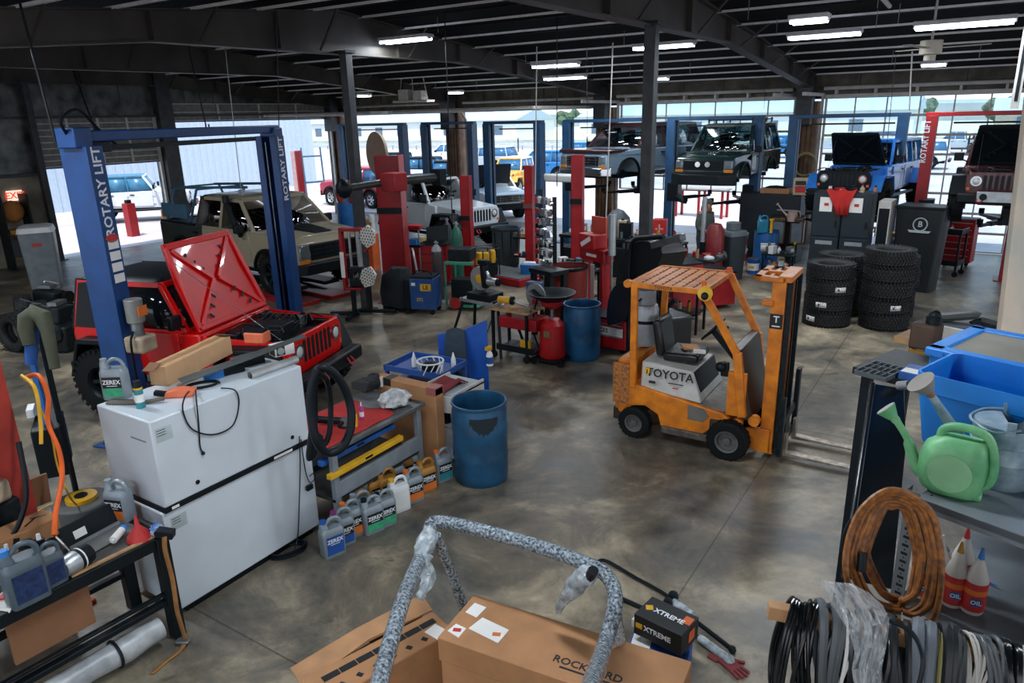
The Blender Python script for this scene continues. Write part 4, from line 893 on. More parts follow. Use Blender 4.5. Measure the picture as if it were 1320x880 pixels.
mb(DG).box((d.length*.5, .08, d.z*.45), (.22, .05, .03), (0, 0, .2)).build('clip', None, t, bevel=.01)
t = thing('trim_piece', 'grey-brown curved trim piece lying along the left edge of the white cabinet', 'trim piece', G(166, 520, T)); 
mb(M('grey_brown_plastic', '#6c665c', .6)).tube(smooth([(-.12, -.06, .01), (-.02, -.02, .012), (.1, .04, .015), (.22, .16, .03)]), .018, 6).box((-.07, -.03, .012), (.18, .08, .015), (0, 0, .5)).build('trim', None, t, bevel=.004)
OR2 = M('bright_orange_part', '#f07a50', .5)
t = thing('plastic_scraper', 'bright orange plastic part lying on the white cabinet beside the cable coil', 'tool', G(232, 510, T), R(40)); mb(OR2).prism([(-.11, 0), (.1, 0), (.13, .05), (.02, .07), (-.09, .05)], -.05, .05, 'xz').build('body', None, t, bevel=.012)
mb(BLK).box((-.14, 0, .03), (.1, .05, .04), (0, .2, 0)).build('grip', None, t, bevel=.01)
def coil(name, label, cat, c, r, tr_, n, mat, seed=0, sq=.55, rz=0, wob=.02, extra=None):
    rd = random.Random(seed); pts = []
    for i in range(n*18):
        a = 2*math.pi*i/18; k = r*(1+wob*3*math.sin(a*.37+seed)); pts.append((k*math.cos(a)*(1+rd.uniform(-wob, wob)), k*sq*math.sin(a), tr_+tr_*1.6*(i/18)*.7))
    t = thing(name, label, cat, c, rz); q = mb(mat).tube(pts, tr_, 6)
    if extra: q.tube(smooth(extra, 8), tr_, 6)
    q.build('cord', None, t); return t
c = G(262, 498, T)
t = coil('electric_cable', 'thin black cord coiled on the white cabinet with one loop hanging over its front', 'cord', c, .12, .006, 3, BLK, 2, .6, R(60))
ex = FX1+.012
def onface(px, py): p = GX(px, py, ex); return (p.x, p.y, p.z)
q = mb(BLK).tube(smooth([G(285, 500, T+.02), onface(303, 503), onface(308, 520), onface(300, 548), onface(275, 560), onface(248, 553), onface(236, 530), onface(238, 512), G(246, 502, T+.02)], 8), .006, 6)
q.tube(smooth([G(252, 500, T+.02), onface(253, 514), onface(256, 545), onface(258, 575), onface(262, 583)], 6), .006, 6).sphere(onface(262, 584), .016, 8)
o = q.build('cord_loop', None, None); o.parent = t; o.matrix_parent_inverse = (MX.Translation(c) @ MX.Rotation(R(60), 4, 'Z')).inverted()
def smallbox(name, label, px, py, z, d, rz, mat, top=None, tag_=None):
    t = thing(name, label, 'box', G(px, py, z), R(rz)); mb(mat).b(-d[0]/2, d[0]/2, -d[1]/2, d[1]/2, 0, d[2]).build('box', None, t, bevel=.004)
    if top: mb(top).b(-d[0]*.35, d[0]*.35, -d[1]*.35, d[1]*.35, d[2], d[2]+.004).build('label', None, t)
    return t
BB = M('bright_blue_plastic', '#2a7fd0', .45)
smallbox('plastic_pouch', 'bright blue plastic pouch standing among the boxes on the white cabinet', 276, 488, T, (.16, .05, .07), 70, BB)
smallbox('parts_box', 'small black box on the white cabinet between the blue pouch and the blue case', 300, 480, T, (.18, .1, .07), 75, BLK, LBK)
smallbox('battery_case', 'black case with blue top on the white cabinet behind the chrome tube', 324, 468, T, (.2, .14, .08), 75, BLK, BB)
t = smallbox('bulb_box', 'white box with dark lamp picture at the right end of the white cabinet top', 364, 456, T, (.19, .13, .1), 75, LWH)
mb(LBK).b(-.097, -.094, -.06, .05, .01, .095).b(-.08, .0, -.067, -.064, .01, .09).build('picture', None, t)
mb(ALU).cyl((-.04, -.068, .05), (-.04, -.07, .05), .034, n=20).build('lamp_picture', None, t)
p, q_ = G(322, 484, T+.03), G(382, 463, T+.03); t = thing('chrome_tube', 'short polished steel tube lying at the front right edge of the white cabinet', 'tube', p, dirang(p, q_)); L = (q_-p).length
b = mb(M('brushed_tube', '#c4c7c6', .38, .6)); b.open_ = 1; b.lathe([(.036, 0), (.036, L), (.031, L), (.031, 0), (.036, 0)], axis='x', n=28); b.build('tube', None, t)
q = mb(BLK); ex = FX1+.02
t = thing('electric_cable', 'black power cord hanging down the right front of the white cabinet to the floor', 'cord', (0, 0, 0))
q.tube(smooth([onface(386, 562), onface(387, 600), onface(386, 640), onface(384, 690), G(378, 712, .02)], 6), .005, 6).tube(smooth([onface(388, 566), onface(391, 590), onface(395, 612), onface(400, 622), onface(406, 616), onface(404, 610), onface(399, 614)], 6), .005, 6)
q.build('cord', None, t); p = V(onface(399, 628)); mb(BLK).box(p, (.03, .07, .05)).build('plug', None, t, bevel=.006)
coil('electric_cable', 'heap of black cable on the floor at the foot of the white cabinet', 'cord', G(372, 712, 0), .16, .011, 4, BLK, 5, .6, R(70))
t = thing('hose', 'thick black rubber hose looped over the right end of the white cabinet', 'hose', (0, 0, 0))
def hp(px, py, x=None, D=5.75): return GD(px, py, D)
q = mb(BLK)
q.tube(smooth([hp(412, 560, D=5.9), hp(400, 590, D=5.9), hp(404, 545, D=5.8), hp(404, 500, D=5.65), hp(408, 478, D=5.6), hp(420, 474, D=5.6), hp(438, 490, D=5.7), hp(451, 520, D=5.8), hp(452, 552, D=5.8), hp(440, 577, D=5.75), hp(422, 583, D=5.7), hp(408, 568, D=5.6), hp(401, 530, D=5.55), hp(402, 495, D=5.5), hp(409, 476, D=5.5)], 8), .034, 10)
q.tube(smooth([hp(410, 482, D=5.6), hp(421, 490, D=5.8), hp(426, 520, D=5.9), hp(425, 555, D=5.9), hp(418, 572, D=5.9), hp(410, 560, D=5.85)], 8), .024, 8)
q.build('hose_loop', None, t)
TZ = .86; tc_ = [G(412, 584, TZ), G(547, 529, TZ)]; x1, y0, y1 = -4.62, 4.06, 5.42; x0 = -5.42
TS = M('worn_steel_top', '#75797a', .45, .4, var=.25, scale=6)
t = thing('work_table', 'grey steel work table right of the white cabinet, covered by a red mat', 'table', ((x0+x1)/2, (y0+y1)/2, 0)); ax, ay = (x1-x0)/2, (y1-y0)/2
mb(TS).b(-ax, ax, -ay, ay, TZ-.04, TZ).build('tabletop', None, t, bevel=.006)
for sx in (-1, 1):
    for sy in (-1, 1): mb(M('table_frame_grey', '#8b949b', .5, .2)).b(sx*(ax-.06)-.03, sx*(ax-.06)+.03, sy*(ay-.08)-.03, sy*(ay-.08)+.03, 0, TZ-.04).build('leg', None, t, bevel=.004)
    mb(M('table_frame_grey')).b(sx*(ax-.05)-.02, sx*(ax-.05)+.02, -ay+.1, ay-.1, .34, .5).build('stretcher', None, t, bevel=.004)
mb(M('dirty_shelf', '#3b3c3b', .7)).b(-ax+.05, ax-.05, -ay+.05, ay-.05, .3, .33).build('lower_shelf', None, t)
q = mb(M('red_cloth', '#b52a28', .8, var=.12, scale=8, bump=.4)); n = 10
g = [[(x0+.04+(x1-.06-x0-.04)*i/n, y0+.02+(5.0-y0)*j/n+.05*math.sin(i), TZ+.008+.006*math.sin(i*2.1)*math.cos(j*1.7)) for i in range(n+1)] for j in range(n+1)]
q.loft(g, close=False, cap=False); tag(q.build('floor_mat', None, None, solid=.01), 'red cloth mat spread over the steel work table', 'mat')
def tb(px, py): return G(px, py, TZ+.015)
t = thing('spray_bottle', 'clear bottle with yellow liquid and brass nozzle on the red mat', 'bottle', tb(457, 549)); mb(YEL).cyl((0, 0, 0), (0, 0, .13), .035, n=16).build('bottle', None, t); mb(BLK).cyl((0, 0, .13), (0, 0, .16), .03, .018, n=14).build('collar', None, t); mb(BRS).cyl((0, 0, .16), (0, 0, .25), .008, n=8).build('nozzle', None, t); mb(BB).box((0, -.03, .02), (.02, .02, .05)).build('trigger', None, t)
t = thing('squeeze_bottle', 'slim magenta bottle with white tip beside the yellow bottle on the red mat', 'bottle', tb(467, 541)); mb(M('magenta_plastic', '#b13a8c', .4)).lathe([(.022, 0), (.022, .13), (.012, .15)], n=14).build('bottle', None, t); mb(WHT).cyl((0, 0, .15), (0, 0, .19), .008, .003, n=8).build('nozzle', None, t); mb(LWH).cyl((0, 0, .04), (0, 0, .09), .0225, n=14).build('label', None, t)
t = thing('glue_bottle', 'small yellow-tipped bottle behind the plastic bag on the work table', 'bottle', tb(492, 498)); mb(LWH).cyl((0, 0, 0), (0, 0, .12), .02, n=12).build('bottle', None, t); mb(OCP).cyl((0, 0, .12), (0, 0, .16), .012, .005, n=10).build('tip', None, t)
t = thing('angle_grinder', 'black angle grinder lying at the left end of the red mat behind the hose', 'tool', tb(432, 548), R(20)); mb(BLK).cyl((-.18, 0, .05), (.08, 0, .05), .035, n=14).cyl((.1, 0, .05), (.1, -.1, .05), .018, n=10).build('body', None, t, bevel=.005); mb(STL).cyl((.1, 0, .01), (.1, 0, .08), .04, n=16).build('gear_head', None, t); mb(DRK).cyl((.1, 0, .002), (.1, 0, .01), .065, n=20).build('disc', None, t)
t = thing('glove_pair', 'dark grey crumpled glove at the back of the red mat', 'glove', tb(472, 500)); q = mb(M('dark_fabric', '#2c2f31', .9)); q.box((0, 0, .05), (.2, .18, .08)).sphere((.05, .05, .07), .09, 10).jit(.02, 4).build('glove', None, t, bevel=.02)
def bag(name, label, P, r, h, mat, seed=3, cat='bag', sx=1, sy=1):
    rd = random.Random(seed); t = thing(name, label, cat, P); q = mb(mat); pr = []
    for i in range(9):
        f = i/8; rr_ = r*(math.sin(math.pi*min(.98, f*.8+.18))**.7)*(1-.55*f*f); ring = []
        for k in range(22):
            a = 2*math.pi*k/22; ring.append((sx*rr_*math.cos(a)*(1+rd.uniform(-.2, .2)), sy*rr_*math.sin(a)*(1+rd.uniform(-.2, .2)), h*f+rd.uniform(-.012, .012)*(i > 0)))
        pr.append(ring)
    q.loft(pr); q.build('bag', None, t, ang=25); return t
BAG = M('crumpled_clear_plastic', '#c9cdce', .18, var=.25, scale=14, bump=.6)
bag('plastic_bag', 'crumpled clear plastic bag of parts on the far end of the work table', tb(508, 520), .17, .17, BAG, sx=1, sy=1.2)
for (px, py, zz, l, mt, lb) in ((445, 588, .5, 1.0, M('blue_strip', '#2262b8', .5), 'long blue strip stored under the tabletop of the work table'), (445, 598, .45, 1.0, YEL, 'long yellow level stored under the tabletop of the work table')):
    p = V((x1-.04-(.0 if zz > .47 else -.0), 4.7, zz+.12)); t = thing('spirit_level' if mt is YEL else 'straightedge', lb, 'tool', (p.x+(.0 if mt is YEL else -.1), p.y-.15, zz+.14 if mt is YEL else zz+.2), R(90)); mb(mt).b(-.5, .5, -.03, .03, -.02, .03).build('body', None, t, bevel=.004); mb(BLK).b(-.05, .05, -.031, .031, -.005, .02).build('vial', None, t)
t = thing('cardboard_box', 'tall flat brown cardboard box standing on edge beyond the work table', 'box', (-4.98, 5.58, 0)); mb(CARD).b(-.42, .42, -.07, .07, 0, .98).build('box', None, t, bevel=.01); mb(LBK).b(-.3, -.2, -.072, .072, .9, .983).build('tape', None, t, label='black tape band'); mb(M('worn_tape', '#a5615a', .5)).b(.3, .42, -.074, .074, .9, .985).build('corner_tape', None, t)
t = thing('wire_shelf', 'narrow white shelf unit of bottles behind the blue drum', 'shelf', (-4.75, 6.02, 0))
mb(WFR).b(-.25, -.23, -.25, .3, 0, .85).build('side_panel', None, t); mb(WFR).b(.23, .25, -.25, .3, 0, .85).build('side_panel', None, t)
for z in (.05, .42, .8): mb(M('shelf_grey_white', '#aab2b6', .5)).b(-.25, .25, -.25, .3, z, z+.02).build('shelf_board', None, t)
for i, (dx, dy, mt, hh) in enumerate(((-.12, -.15, SIL, .24), (.05, -.16, BLK, .22), (.15, -.14, M('clear_blue', '#8fb3c4', .2), .26), (-.12, .05, WHT, .2), (.1, .08, LBL, .24))):
    tt = thing('fluid_bottle', ['silver', 'black', 'pale blue', 'white', 'dark blue'][i]+' bottle on the middle board of the narrow white shelf', 'bottle', (-4.75+dx, 6.02+dy, .44)); mb(mt).lathe([(.04, 0), (.042, .02), (.042, hh*.7), (.018, hh*.88), (.018, hh)], n=14).build('bottle', None, tt); mb(OCP if i % 2 else BLK).cyl((0, 0, hh), (0, 0, hh+.03), .02, n=10).build('cap', None, tt)
t = thing('towel', 'dark red rag draped over the top of the narrow white shelf', 'rag', (-4.72, 5.98, .82)); q = mb(M('dark_red_cloth', '#7d2228', .9, bump=.3)); q.loft([[(-.2+.04*i, -.28, -.12+.05*math.sin(i)) for i in range(8)], [(-.2+.04*i, -.26, .02) for i in range(8)], [(-.2+.04*i, .1, .05+.03*math.sin(i*1.3)) for i in range(8)], [(-.18+.04*i, .2, .01) for i in range(8)]], close=False, cap=False).build('cloth', None, t, solid=.01)
t = thing('label_card', 'white card with blue heading leaning on the narrow white shelf', 'card', (-4.6, 5.74, .62), R(12)); mb(LWH).box((0, 0, .1), (.2, .01, .22), (.2, 0, 0)).build('card', None, t); mb(LBL).box((.0, .0, .18), (.14, .014, .04), (.2, 0, 0)).build('heading', None, t)
t = thing('tool_cart', 'low blue tool cart beyond the cardboard box, white-handled bits on its tray', 'cart', (-5.5, 6.5, 0), R(4)); CB2 = M('cart_blue', '#1d4f9c', .45)
mb(CB2).b(-.42, .42, -.3, .3, .76, .78).b(-.42, .42, -.3, -.28, .78, .83).b(-.42, .42, .28, .3, .78, .83).b(-.42, -.4, -.3, .3, .78, .83).b(.4, .42, -.3, .3, .78, .83).build('tray', None, t); mb(CB2).b(-.4, .4, -.28, .28, .15, .6).build('body', None, t, bevel=.01)
for sx in (-1, 1):
    for sy in (-1, 1): mb(BLK).cyl((sx*.36, sy*.22-.02, .06), (sx*.42, sy*.22+.02, .06), .06, n=14).build('caster', None, t); mb(CB2).b(sx*.4-.02, sx*.4+.02, sy*.26-.02, sy*.26+.02, .1, .8).build('leg', None, t)
p = G(536, 482, .9); t = thing('wire_basket', 'round white basket of black parts on the blue tool cart', 'basket', (-5.3, 6.35, .785)); q = mb(WHT)
for k in range(12): a = k*math.pi/6; q.bar((.14*math.cos(a), .14*math.sin(a), 0), (.16*math.cos(a+.5), .16*math.sin(a+.5), .14), .012)
q.tube([(.16*math.cos(a), .16*math.sin(a), .14) for a in [k*math.pi/10 for k in range(20)]], .01, 6, True).build('wires', None, t); mb(DRK).sphere((0, 0, .07), .12, 10, (1, 1, .55)).build('contents', None, t)
for px, py, lb, xy_ in ((527, 474, 'white squeeze bottle on the blue tool cart left of the basket', (-5.6, 6.4, .785)), (575, 506, 'white squeeze bottle between the basket and the rag', (-5.16, 6.62, .785))):
    p = G(px, py, .85); t = thing('squeeze_bottle', lb, 'bottle', xy_); mb(WHT).lathe([(.03, 0), (.03, .1), (.02, .13), (.006, .19)], n=14).build('bottle', None, t); mb(LWH).cyl((0, 0, .02), (0, 0, .08), .0305, n=14).build('label', None, t)
A, B = G(557, 560, .0), G(612, 548, 0)
t = thing('steel_sheet', 'upright bright blue steel panel with a dark jacket hung over it', 'panel', (-5.45, 7.2, 0), R(20))
mb(M('panel_blue', '#1f56b0', .45, var=.08)).prism([(-.33, .0), (.34, .0), (.34, 1.22), (-.02, 1.05), (-.33, 1.0)], -.02, .02, 'xz').build('panel', None, t, bevel=.004)
for x in (-.28, .28): mb(BLKM).b(x-.03, x+.03, -.25, .25, 0, .04).build('foot', None, t)
t2 = thing('jacket', 'dark blue-grey jacket draped over the upright blue panel', 'jacket', (-5.52, 7.15, 1.02), R(20)); q = mb(M('jacket_cloth', '#33424f', .9, bump=.3, scale=12))
q.loft([[(-.16+.05*i, -.05-.02*math.sin(i*1.7), -.75+.04*math.cos(i*2)) for i in range(8)], [(-.14+.045*i, -.07-.02*math.sin(i*2), -.35) for i in range(8)], [(-.13+.04*i, -.05, -.02+.05*math.sin(i*.45)) for i in range(8)], [(-.11+.035*i, .0, .07+.05*math.sin(i*.45)) for i in range(8)], [(-.12+.04*i, .05, -.05) for i in range(8)], [(-.13+.045*i, .06, -.4) for i in range(8)]], close=False, cap=False).build('cloth', None, t2, solid=.02, sub=1)
p = G(611, 492, 0); t = thing('spray_bottle', 'white spray bottle with yellow head hooked on the edge of the blue panel', 'bottle', (-5.08, 7.28, .62)); mb(WHT).lathe([(.045, 0), (.045, .14), (.03, .18), (.015, .2)], n=16).build('bottle', None, t); mb(LBL).cyl((0, 0, .03), (0, 0, .12), .0455, n=16).build('label', None, t); mb(YEL).box((.0, -.02, .24), (.05, .1, .05)).cyl((0, 0, .2), (0, 0, .23), .02, n=10).build('trigger_head', None, t, bevel=.008)
DB = M('drum_blue', '#1e5377', .42, var=.3, scale=4, col2='#163b55')
def drum(name, label, P, mat, h=.89, r=.29, open_=True):
    t = thing(name, label, 'drum', P); q = mb(mat); q.open_ = 1
    pr = [(0.001, .03), (r*.9, .03), (r*.93, 0), (r*.97, .02), (r, .09), (r*1.0, h*.33-.03), (r*1.02, h*.33), (r, h*.33+.03), (r, h*.66-.03), (r*1.02, h*.66), (r, h*.66+.03), (r*1.0, h-.1), (r*.95, h-.05), (r*.95, h-.03), (r*1.01, h-.02), (r*1.01, h)]
    pr += [(r*.95, h), (r*.93, h-.05), (r*.97, h-.12), (r*.97, .1), (r*.9, .06), (.001, .06)] if open_ else [(r*.96, h), (r*.94, h-.03), (.001, h-.03)]
    q.lathe(pr, n=48); q.build('shell', None, t)
    return t
t = drum('open_drum', 'big open-topped dark blue plastic drum in the middle foreground', G(621, 614), DB)
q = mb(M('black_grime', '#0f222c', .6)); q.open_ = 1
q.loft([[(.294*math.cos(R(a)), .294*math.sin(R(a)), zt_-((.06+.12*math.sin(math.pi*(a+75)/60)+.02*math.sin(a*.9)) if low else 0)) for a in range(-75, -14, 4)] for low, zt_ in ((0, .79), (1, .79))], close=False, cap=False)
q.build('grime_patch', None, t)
t = drum('open_drum', 'open-topped blue plastic drum beside the red waste oil tank', G(750, 460), M('drum_blue_bright', '#1f5f8f', .42, var=.25, scale=4))
FO = M('forklift_orange', '#ea8a1e', .45, var=.1, scale=7, col2='#c06a1c'); FOD = M('forklift_grime', '#3a2f26', .7, var=.3); FW_ = M('forklift_white', '#c9c9c2', .5, var=.12)
fk = thing('forklift', 'worn orange forklift with overhead guard and lowered forks in the open floor', 'forklift', (-2.5, 7.9, 0), R(1))
mb(FO).prism([(-.84, .3), (-.84, .62), (-.6, .66), (.42, .5), (.5, .42), (.5, .34), (.3, .3), (.2, .2), (-.3, .2), (-.34, .34), (-.5, .42), (-.72, .38), (-.78, .26)], -.46, .46).build('chassis', None, fk, bevel=.015)
mb(FO).loft([[(-.9, -.44, .3), (-.9, .44, .3), (-.9, .36, .92), (-.9, -.36, .92)], [(-.66, -.46, .3), (-.66, .46, .3), (-.66, .42, .98), (-.66, -.42, .98)]]).build('counterweight', None, fk, bevel=.04)
mb(FOD).b(-.92, -.62, -.42, .42, .16, .32).build('bumper', None, fk, bevel=.02)
mb(M('grime_orange', '#c9782c', .75, var=.5, scale=30, col2='#6a4c36')).b(-.905, -.70, -.465, -.435, .4, .9).build('worn_patch', None, fk)
mb(M('grey_filler', '#77736a', .7, var=.15)).prism([(.02, .36), (.02, .53), (.2, .52), (.26, .44), (.2, .36)], -.468, -.458).build('patch', None, fk, label='bare grey patch')
mb(M('bare_steel_step', '#6f6a62', .5, .3, var=.3, scale=10)).b(-.28, .32, -.5, -.42, .14, .22).build('step', None, fk, bevel=.01)
hd = mb(FW_).loft([[(-.58, -.42, .62), (-.58, .42, .62), (-.58, .38, .94), (-.58, -.38, .94)], [(.16, -.44, .56), (.16, .44, .56), (.03, .38, .9), (.03, -.38, .9)]]).build('engine_hood', None, fk, bevel=.02)
X = F3((-.22, -.452, .77), (1, 0, 0), (0, .12, 1))
q = mb(LBK).text('TOYOTA', .135, X @ MX.Translation((.0, .07, 0))).box((0, 0, 0), (.18, .012, .001), X=X @ MX.Translation((.08, -.02, 0))).box((0, 0, 0), (.08, .03, .001), X=X @ MX.Translation((-.2, -.04, 0))); q.use(LRD).box((0, 0, 0), (.07, .014, .001), X=X @ MX.Translation((.08, -.07, 0))).build('lettering', None, hd, label='TOYOTA in black on the white side')
q = mb(YEL).prism([(-.03, .045), (.03, .045), (.03, -.01), (0, -.045), (-.03, -.01)], 0, .002, 'xy', X=X @ MX.Translation((-.27, .075, 0))); q.use(LBK).box((0, 0, .003), (.014, .05, .002), X=X @ MX.Translation((-.27, .075, 0))).build('badge', None, hd, label='yellow shield badge')
mb(BLK).prism([(.035, .6), (.15, .57), (.05, .89), (.03, .89)], -.36, .36).build('front_panel', None, hd)
mb(M('seat_black', '#191c1e', .35)).box((-.18, 0, .99), (.42, .46, .1), (0, -.05, 0)).build('seat', None, fk, bevel=.03)
mb(M('seat_black')).box((-.46, 0, 1.18), (.11, .42, .44), (0, -.16, 0)).build('backrest', None, fk, bevel=.04)
mb(CARD).box((-.14, .02, 1.06), (.2, .16, .02), (.1, .1, .6)).build('cardboard_scrap', None, fk)
mb(LWH).box((0, -.08, 1.055), (.14, .1, .02), (0, 0, .3)).build('paper', None, fk)
def leg(p, q_, w=.075): mb(FO).bar(p, q_, w, w*.8, up=(0, 1, 0)).build('guard_post', None, fk, bevel=.008)
gx0, gx1, gy = -.72, .16, .54
for s_ in (-1, 1):
    leg((-.66, s_*.44, .62), (gx0+.08, s_*gy*.95, 1.86)); leg((.52, s_*.44, 1.2), (gx1-.02, s_*gy*.95, 1.86)); leg((.62, s_*.44, .5), (.52, s_*.44, 1.22), .09)
q = mb(FO).b(gx0, gx1, -gy, -gy+.05, 1.84, 1.9).b(gx0, gx1, gy-.05, gy, 1.84, 1.9).b(gx0, gx0+.05, -gy, gy, 1.84, 1.9).b(gx1-.05, gx1, -gy, gy, 1.84, 1.9)
gr = q.build('guard_frame', None, fk, bevel=.008)
for k in range(7): x = gx0+.09+(gx1-gx0-.18)*k/6; mb(FO).b(x-.05, x+.05, -gy+.04, gy-.04, 1.878, 1.89).build('guard_slat', None, gr)
q = mb(FOD)
for k in range(7):
    for j in range(9): x = gx0+.09+(gx1-gx0-.18)*k/6; q.b(x+.035, x+.055, -gy+.1+j*.11, -gy+.14+j*.11, 1.8895, 1.8915)
q.build('bolt_holes', None, gr, kind='stuff')
mb(FO).cyl((gx0, -gy-.01, 1.88), (gx0, -gy+.05, 1.88), .045, n=16).build('lifting_eye', None, gr)
mb(LBK).text('TOYOTA', .05, F3((-.3, -gy-.002, 1.87), (1, 0, 0), (0, 0, 1))).build('lettering', None, gr)
l = mb(YEL).lathe([(.03, 0), (.075, .03), (.08, .06), (.05, .07)], (0, 0, 0), 20, X=MX.Translation((gx1+.0, -gy-.02, 1.86)) @ MX.Rotation(R(70), 4, 'X') @ MX.Rotation(R(25), 4, 'Y')).build('work_lamp', None, gr, label='yellow lamp housing on the guard corner')
mb(DRK).sphere((gx1+.02, -gy-.075, 1.85), .045, 12).build('lens', None, l)
mb(ORG).cyl((gx1-.03, -gy+.06, 1.9), (gx1-.03, -gy+.06, 1.98), .025, n=10).build('beacon', None, gr); mb(ORG).cyl((gx1-.03, gy-.06, 1.9), (gx1-.03, gy-.06, 1.95), .045, .03, n=14).build('beacon', None, gr)
cw = mb(M('cowl_brown_metal', '#4e423a', .35, .3, var=.35, scale=3)).loft([[(.72, -.4, .45), (.72, .4, .45), (.55, .4, 1.24), (.55, -.4, 1.24)], [(.62, -.42, .45), (.62, .42, .45), (.45, .42, 1.26), (.45, -.42, 1.26)]]).build('cowl', None, fk, bevel=.015)
mb(FO).b(.44, .64, -.45, -.41, .5, 1.0).build('cowl_edge', None, fk)
mb(M('floor_plate', '#8b867c', .6, .2, var=.3)).prism([(.14, .53), (.6, .5), (.62, .52), (.14, .56)], -.42, .42).build('floor_plate', None, fk)
mb(BLK).bar((.42, 0, 1.0), (.14, 0, 1.3), .07).build('steering_column', None, fk)
X = MX.Translation((.12, 0, 1.32)) @ MX.Rotation(R(-48), 4, 'Y')
q = mb(BLK).tube([X @ V((.17*math.cos(a), .17*math.sin(a), 0)) for a in [2*math.pi*k/20 for k in range(20)]], .014, 8, True)
for a in (0, 2.1, 4.2): q.bar(X @ V((0, 0, -.02)), X @ V((.17*math.cos(a), .17*math.sin(a), 0)), .02)
q.build('steering_wheel', None, fk)
for y in (-.3, -.24): mb(BLK).bar((.42, y, 1.15), (.34, y, 1.42), .012).sphere((.34, y, 1.43), .022, 8).build('lever', None, fk)
mb(BLK).box((.4, -.44, 1.02), (.08, .06, .16)).sphere((.36, -.47, 1.05), .06, 10).build('headlamp', None, fk, bevel=.01)
q = mb(FO)
for s_ in (-1, 1): q.b(.79, .93, s_*.27-.03, s_*.27+.03, .06, 2.05)
ms = q.build('mast', None, fk, bevel=.008)
for z in (.25, 1.0, 1.72): mb(FO).b(.8, .86, -.27, .27, z, z+.09).build('cross_member', None, ms, bevel=.005)
mb(FO).b(.81, .83, -.27, -.02, .1, 1.95).build('mast_plate', None, ms)
for s_ in (-1, 1): mb(DRK).b(.93, .99, s_*.24-.02, s_*.24+.02, .06, 2.0).build('inner_rail', None, ms, bevel=.004)
mb(M('greasy_chain', '#24211f', .5, .5, var=.4, scale=30)).b(.95, .965, .08, .12, .4, 1.95).b(.95, .965, -.12, -.08, .4, 1.95).build('lift_chain', None, ms)
mb(CHR).cyl((.9, .0, .3), (.9, .0, 1.7), .028, n=14).build('lift_cylinder', None, ms)
q = mb(FO); q.b(.6, .9, -.32, -.22, 2.0, 2.05).b(.6, .9, .0, .08, 2.0, 2.05).b(.6, .68, -.32, .3, 2.0, 2.05).b(.84, .98, -.3, .3, 2.0, 2.06).b(.72, .76, -.3, .3, 2.0, 2.03).build('mast_top', None, ms, bevel=.006)
mb(FO).b(.7, .82, -.33, -.2, 1.74, 1.8).build('mast_bracket', None, ms, bevel=.01)
q = mb(LBK).b(.795, .925, -.304, -.301, 1.5, 1.66); q.use(LT).text('T', .1, F3((.86, -.306, 1.6), (1, 0, 0), (0, 0, 1))).b(.82, .9, -.306, -.304, 1.522, 1.535).build('decal', None, ms, label='black decal with white lettering')
mb(FO).prism([(.5, .3), (.8, .36), (.9, .36), (.9, .08), (.76, .08), (.5, .24)], -.34, -.28).build('mast_foot', None, fk, bevel=.01)
mb(FO).cyl((.58, -.44, .42), (.58, -.38, .42), .05, n=16).cyl((.74, -.42, .46), (.74, -.34, .46), .06, n=16).build('pivot', None, fk)
q = mb(DRK).b(.98, 1.03, -.42, .42, .12, .2).b(.98, 1.03, -.42, .42, .4, .48).b(1.0, 1.05, -.42, -.33, .1, .78).b(1.0, 1.05, .33, .42, .1, .88).b(.98, 1.02, -.1, .1, .12, .48); q.build('carriage', None, fk, bevel=.006)
FS = M('fork_steel', '#b8ab9c', .4, .6, var=.25, scale=14)
for y in (-.2, .3): mb(FS).loft([[(1.03, y-.05, .05), (1.03, y+.05, .05), (1.03, y+.05, .09), (1.03, y-.05, .09)], [(1.84, y-.045, .05), (1.84, y+.045, .05), (1.84, y+.045, .06), (1.84, y-.045, .06)]]).b(1.03, 1.07, y-.05, y+.05, .05, .3).build('fork', None, fk, bevel=.004)
def fwheel(x, y, r, w, rim):
    q = mb(RUB); q.open_ = 1; q.lathe([(rim, -w/2), (r*.9, -w/2), (r, -w*.38), (r, w*.38), (r*.9, w/2), (rim, w/2)], axis='y', n=36)
    for k in range(24): a = k*math.pi/12; q.box((0, 0, 0), (.012, w*.8, r*.12), X=MX.Rotation(a, 4, 'Y') @ MX.Translation((r, 0, 0)))
    o = q.build('tire', None, None); s_ = -1 if y < 0 else 1
    q = mb(M('wheel_grey', '#6f706d', .6, .2, var=.2)); q.open_ = 1; q.lathe([(rim, -w/2), (rim, w*.45), (rim*.85, w*.42), (rim*.8, w*.15), (rim*.35, w*.15), (rim*.32, w*.4), (.001, w*.4)], axis='y', n=28)
    for k in range(5): a = k*1.257; q.cyl((rim*.58*math.cos(a), w*.15, rim*.58*math.sin(a)), (rim*.58*math.cos(a), w*.22, rim*.58*math.sin(a)), .014, n=6)
    wv = q.build('wheel', None, fk); wv.location = (x, y, r); wv.rotation_euler = (0, 0, 0 if s_ > 0 else math.pi); o.parent = wv
for s_ in (-1, 1): fwheel(.5, s_*.5, .225, .16, .13); fwheel(-.62, s_*.44, .19, .14, .11)
mb(FOD).b(.28, .38, -.5, -.4, .14, .42).build('mud_guard', None, fk, bevel=.01)
g = mb(M('gas_bottle_grey', '#a4abb0', .35, .3, var=.12)); g.lathe([(.1, .0), (.15, .02), (.16, .08), (.16, .46), (.14, .52), (.06, .56), (.001, .56)], (-.74, .1, .98), 28); gb = g.build('gas_bottle', None, fk, label='grey gas bottle strapped behind the seat')
b = mb(M('gas_bottle_grey')); b.open_ = 1; b.lathe([(.12, .52), (.12, .7), (.11, .7), (.11, .52)], (-.74, .1, .98), 24); b.build('collar', None, gb)
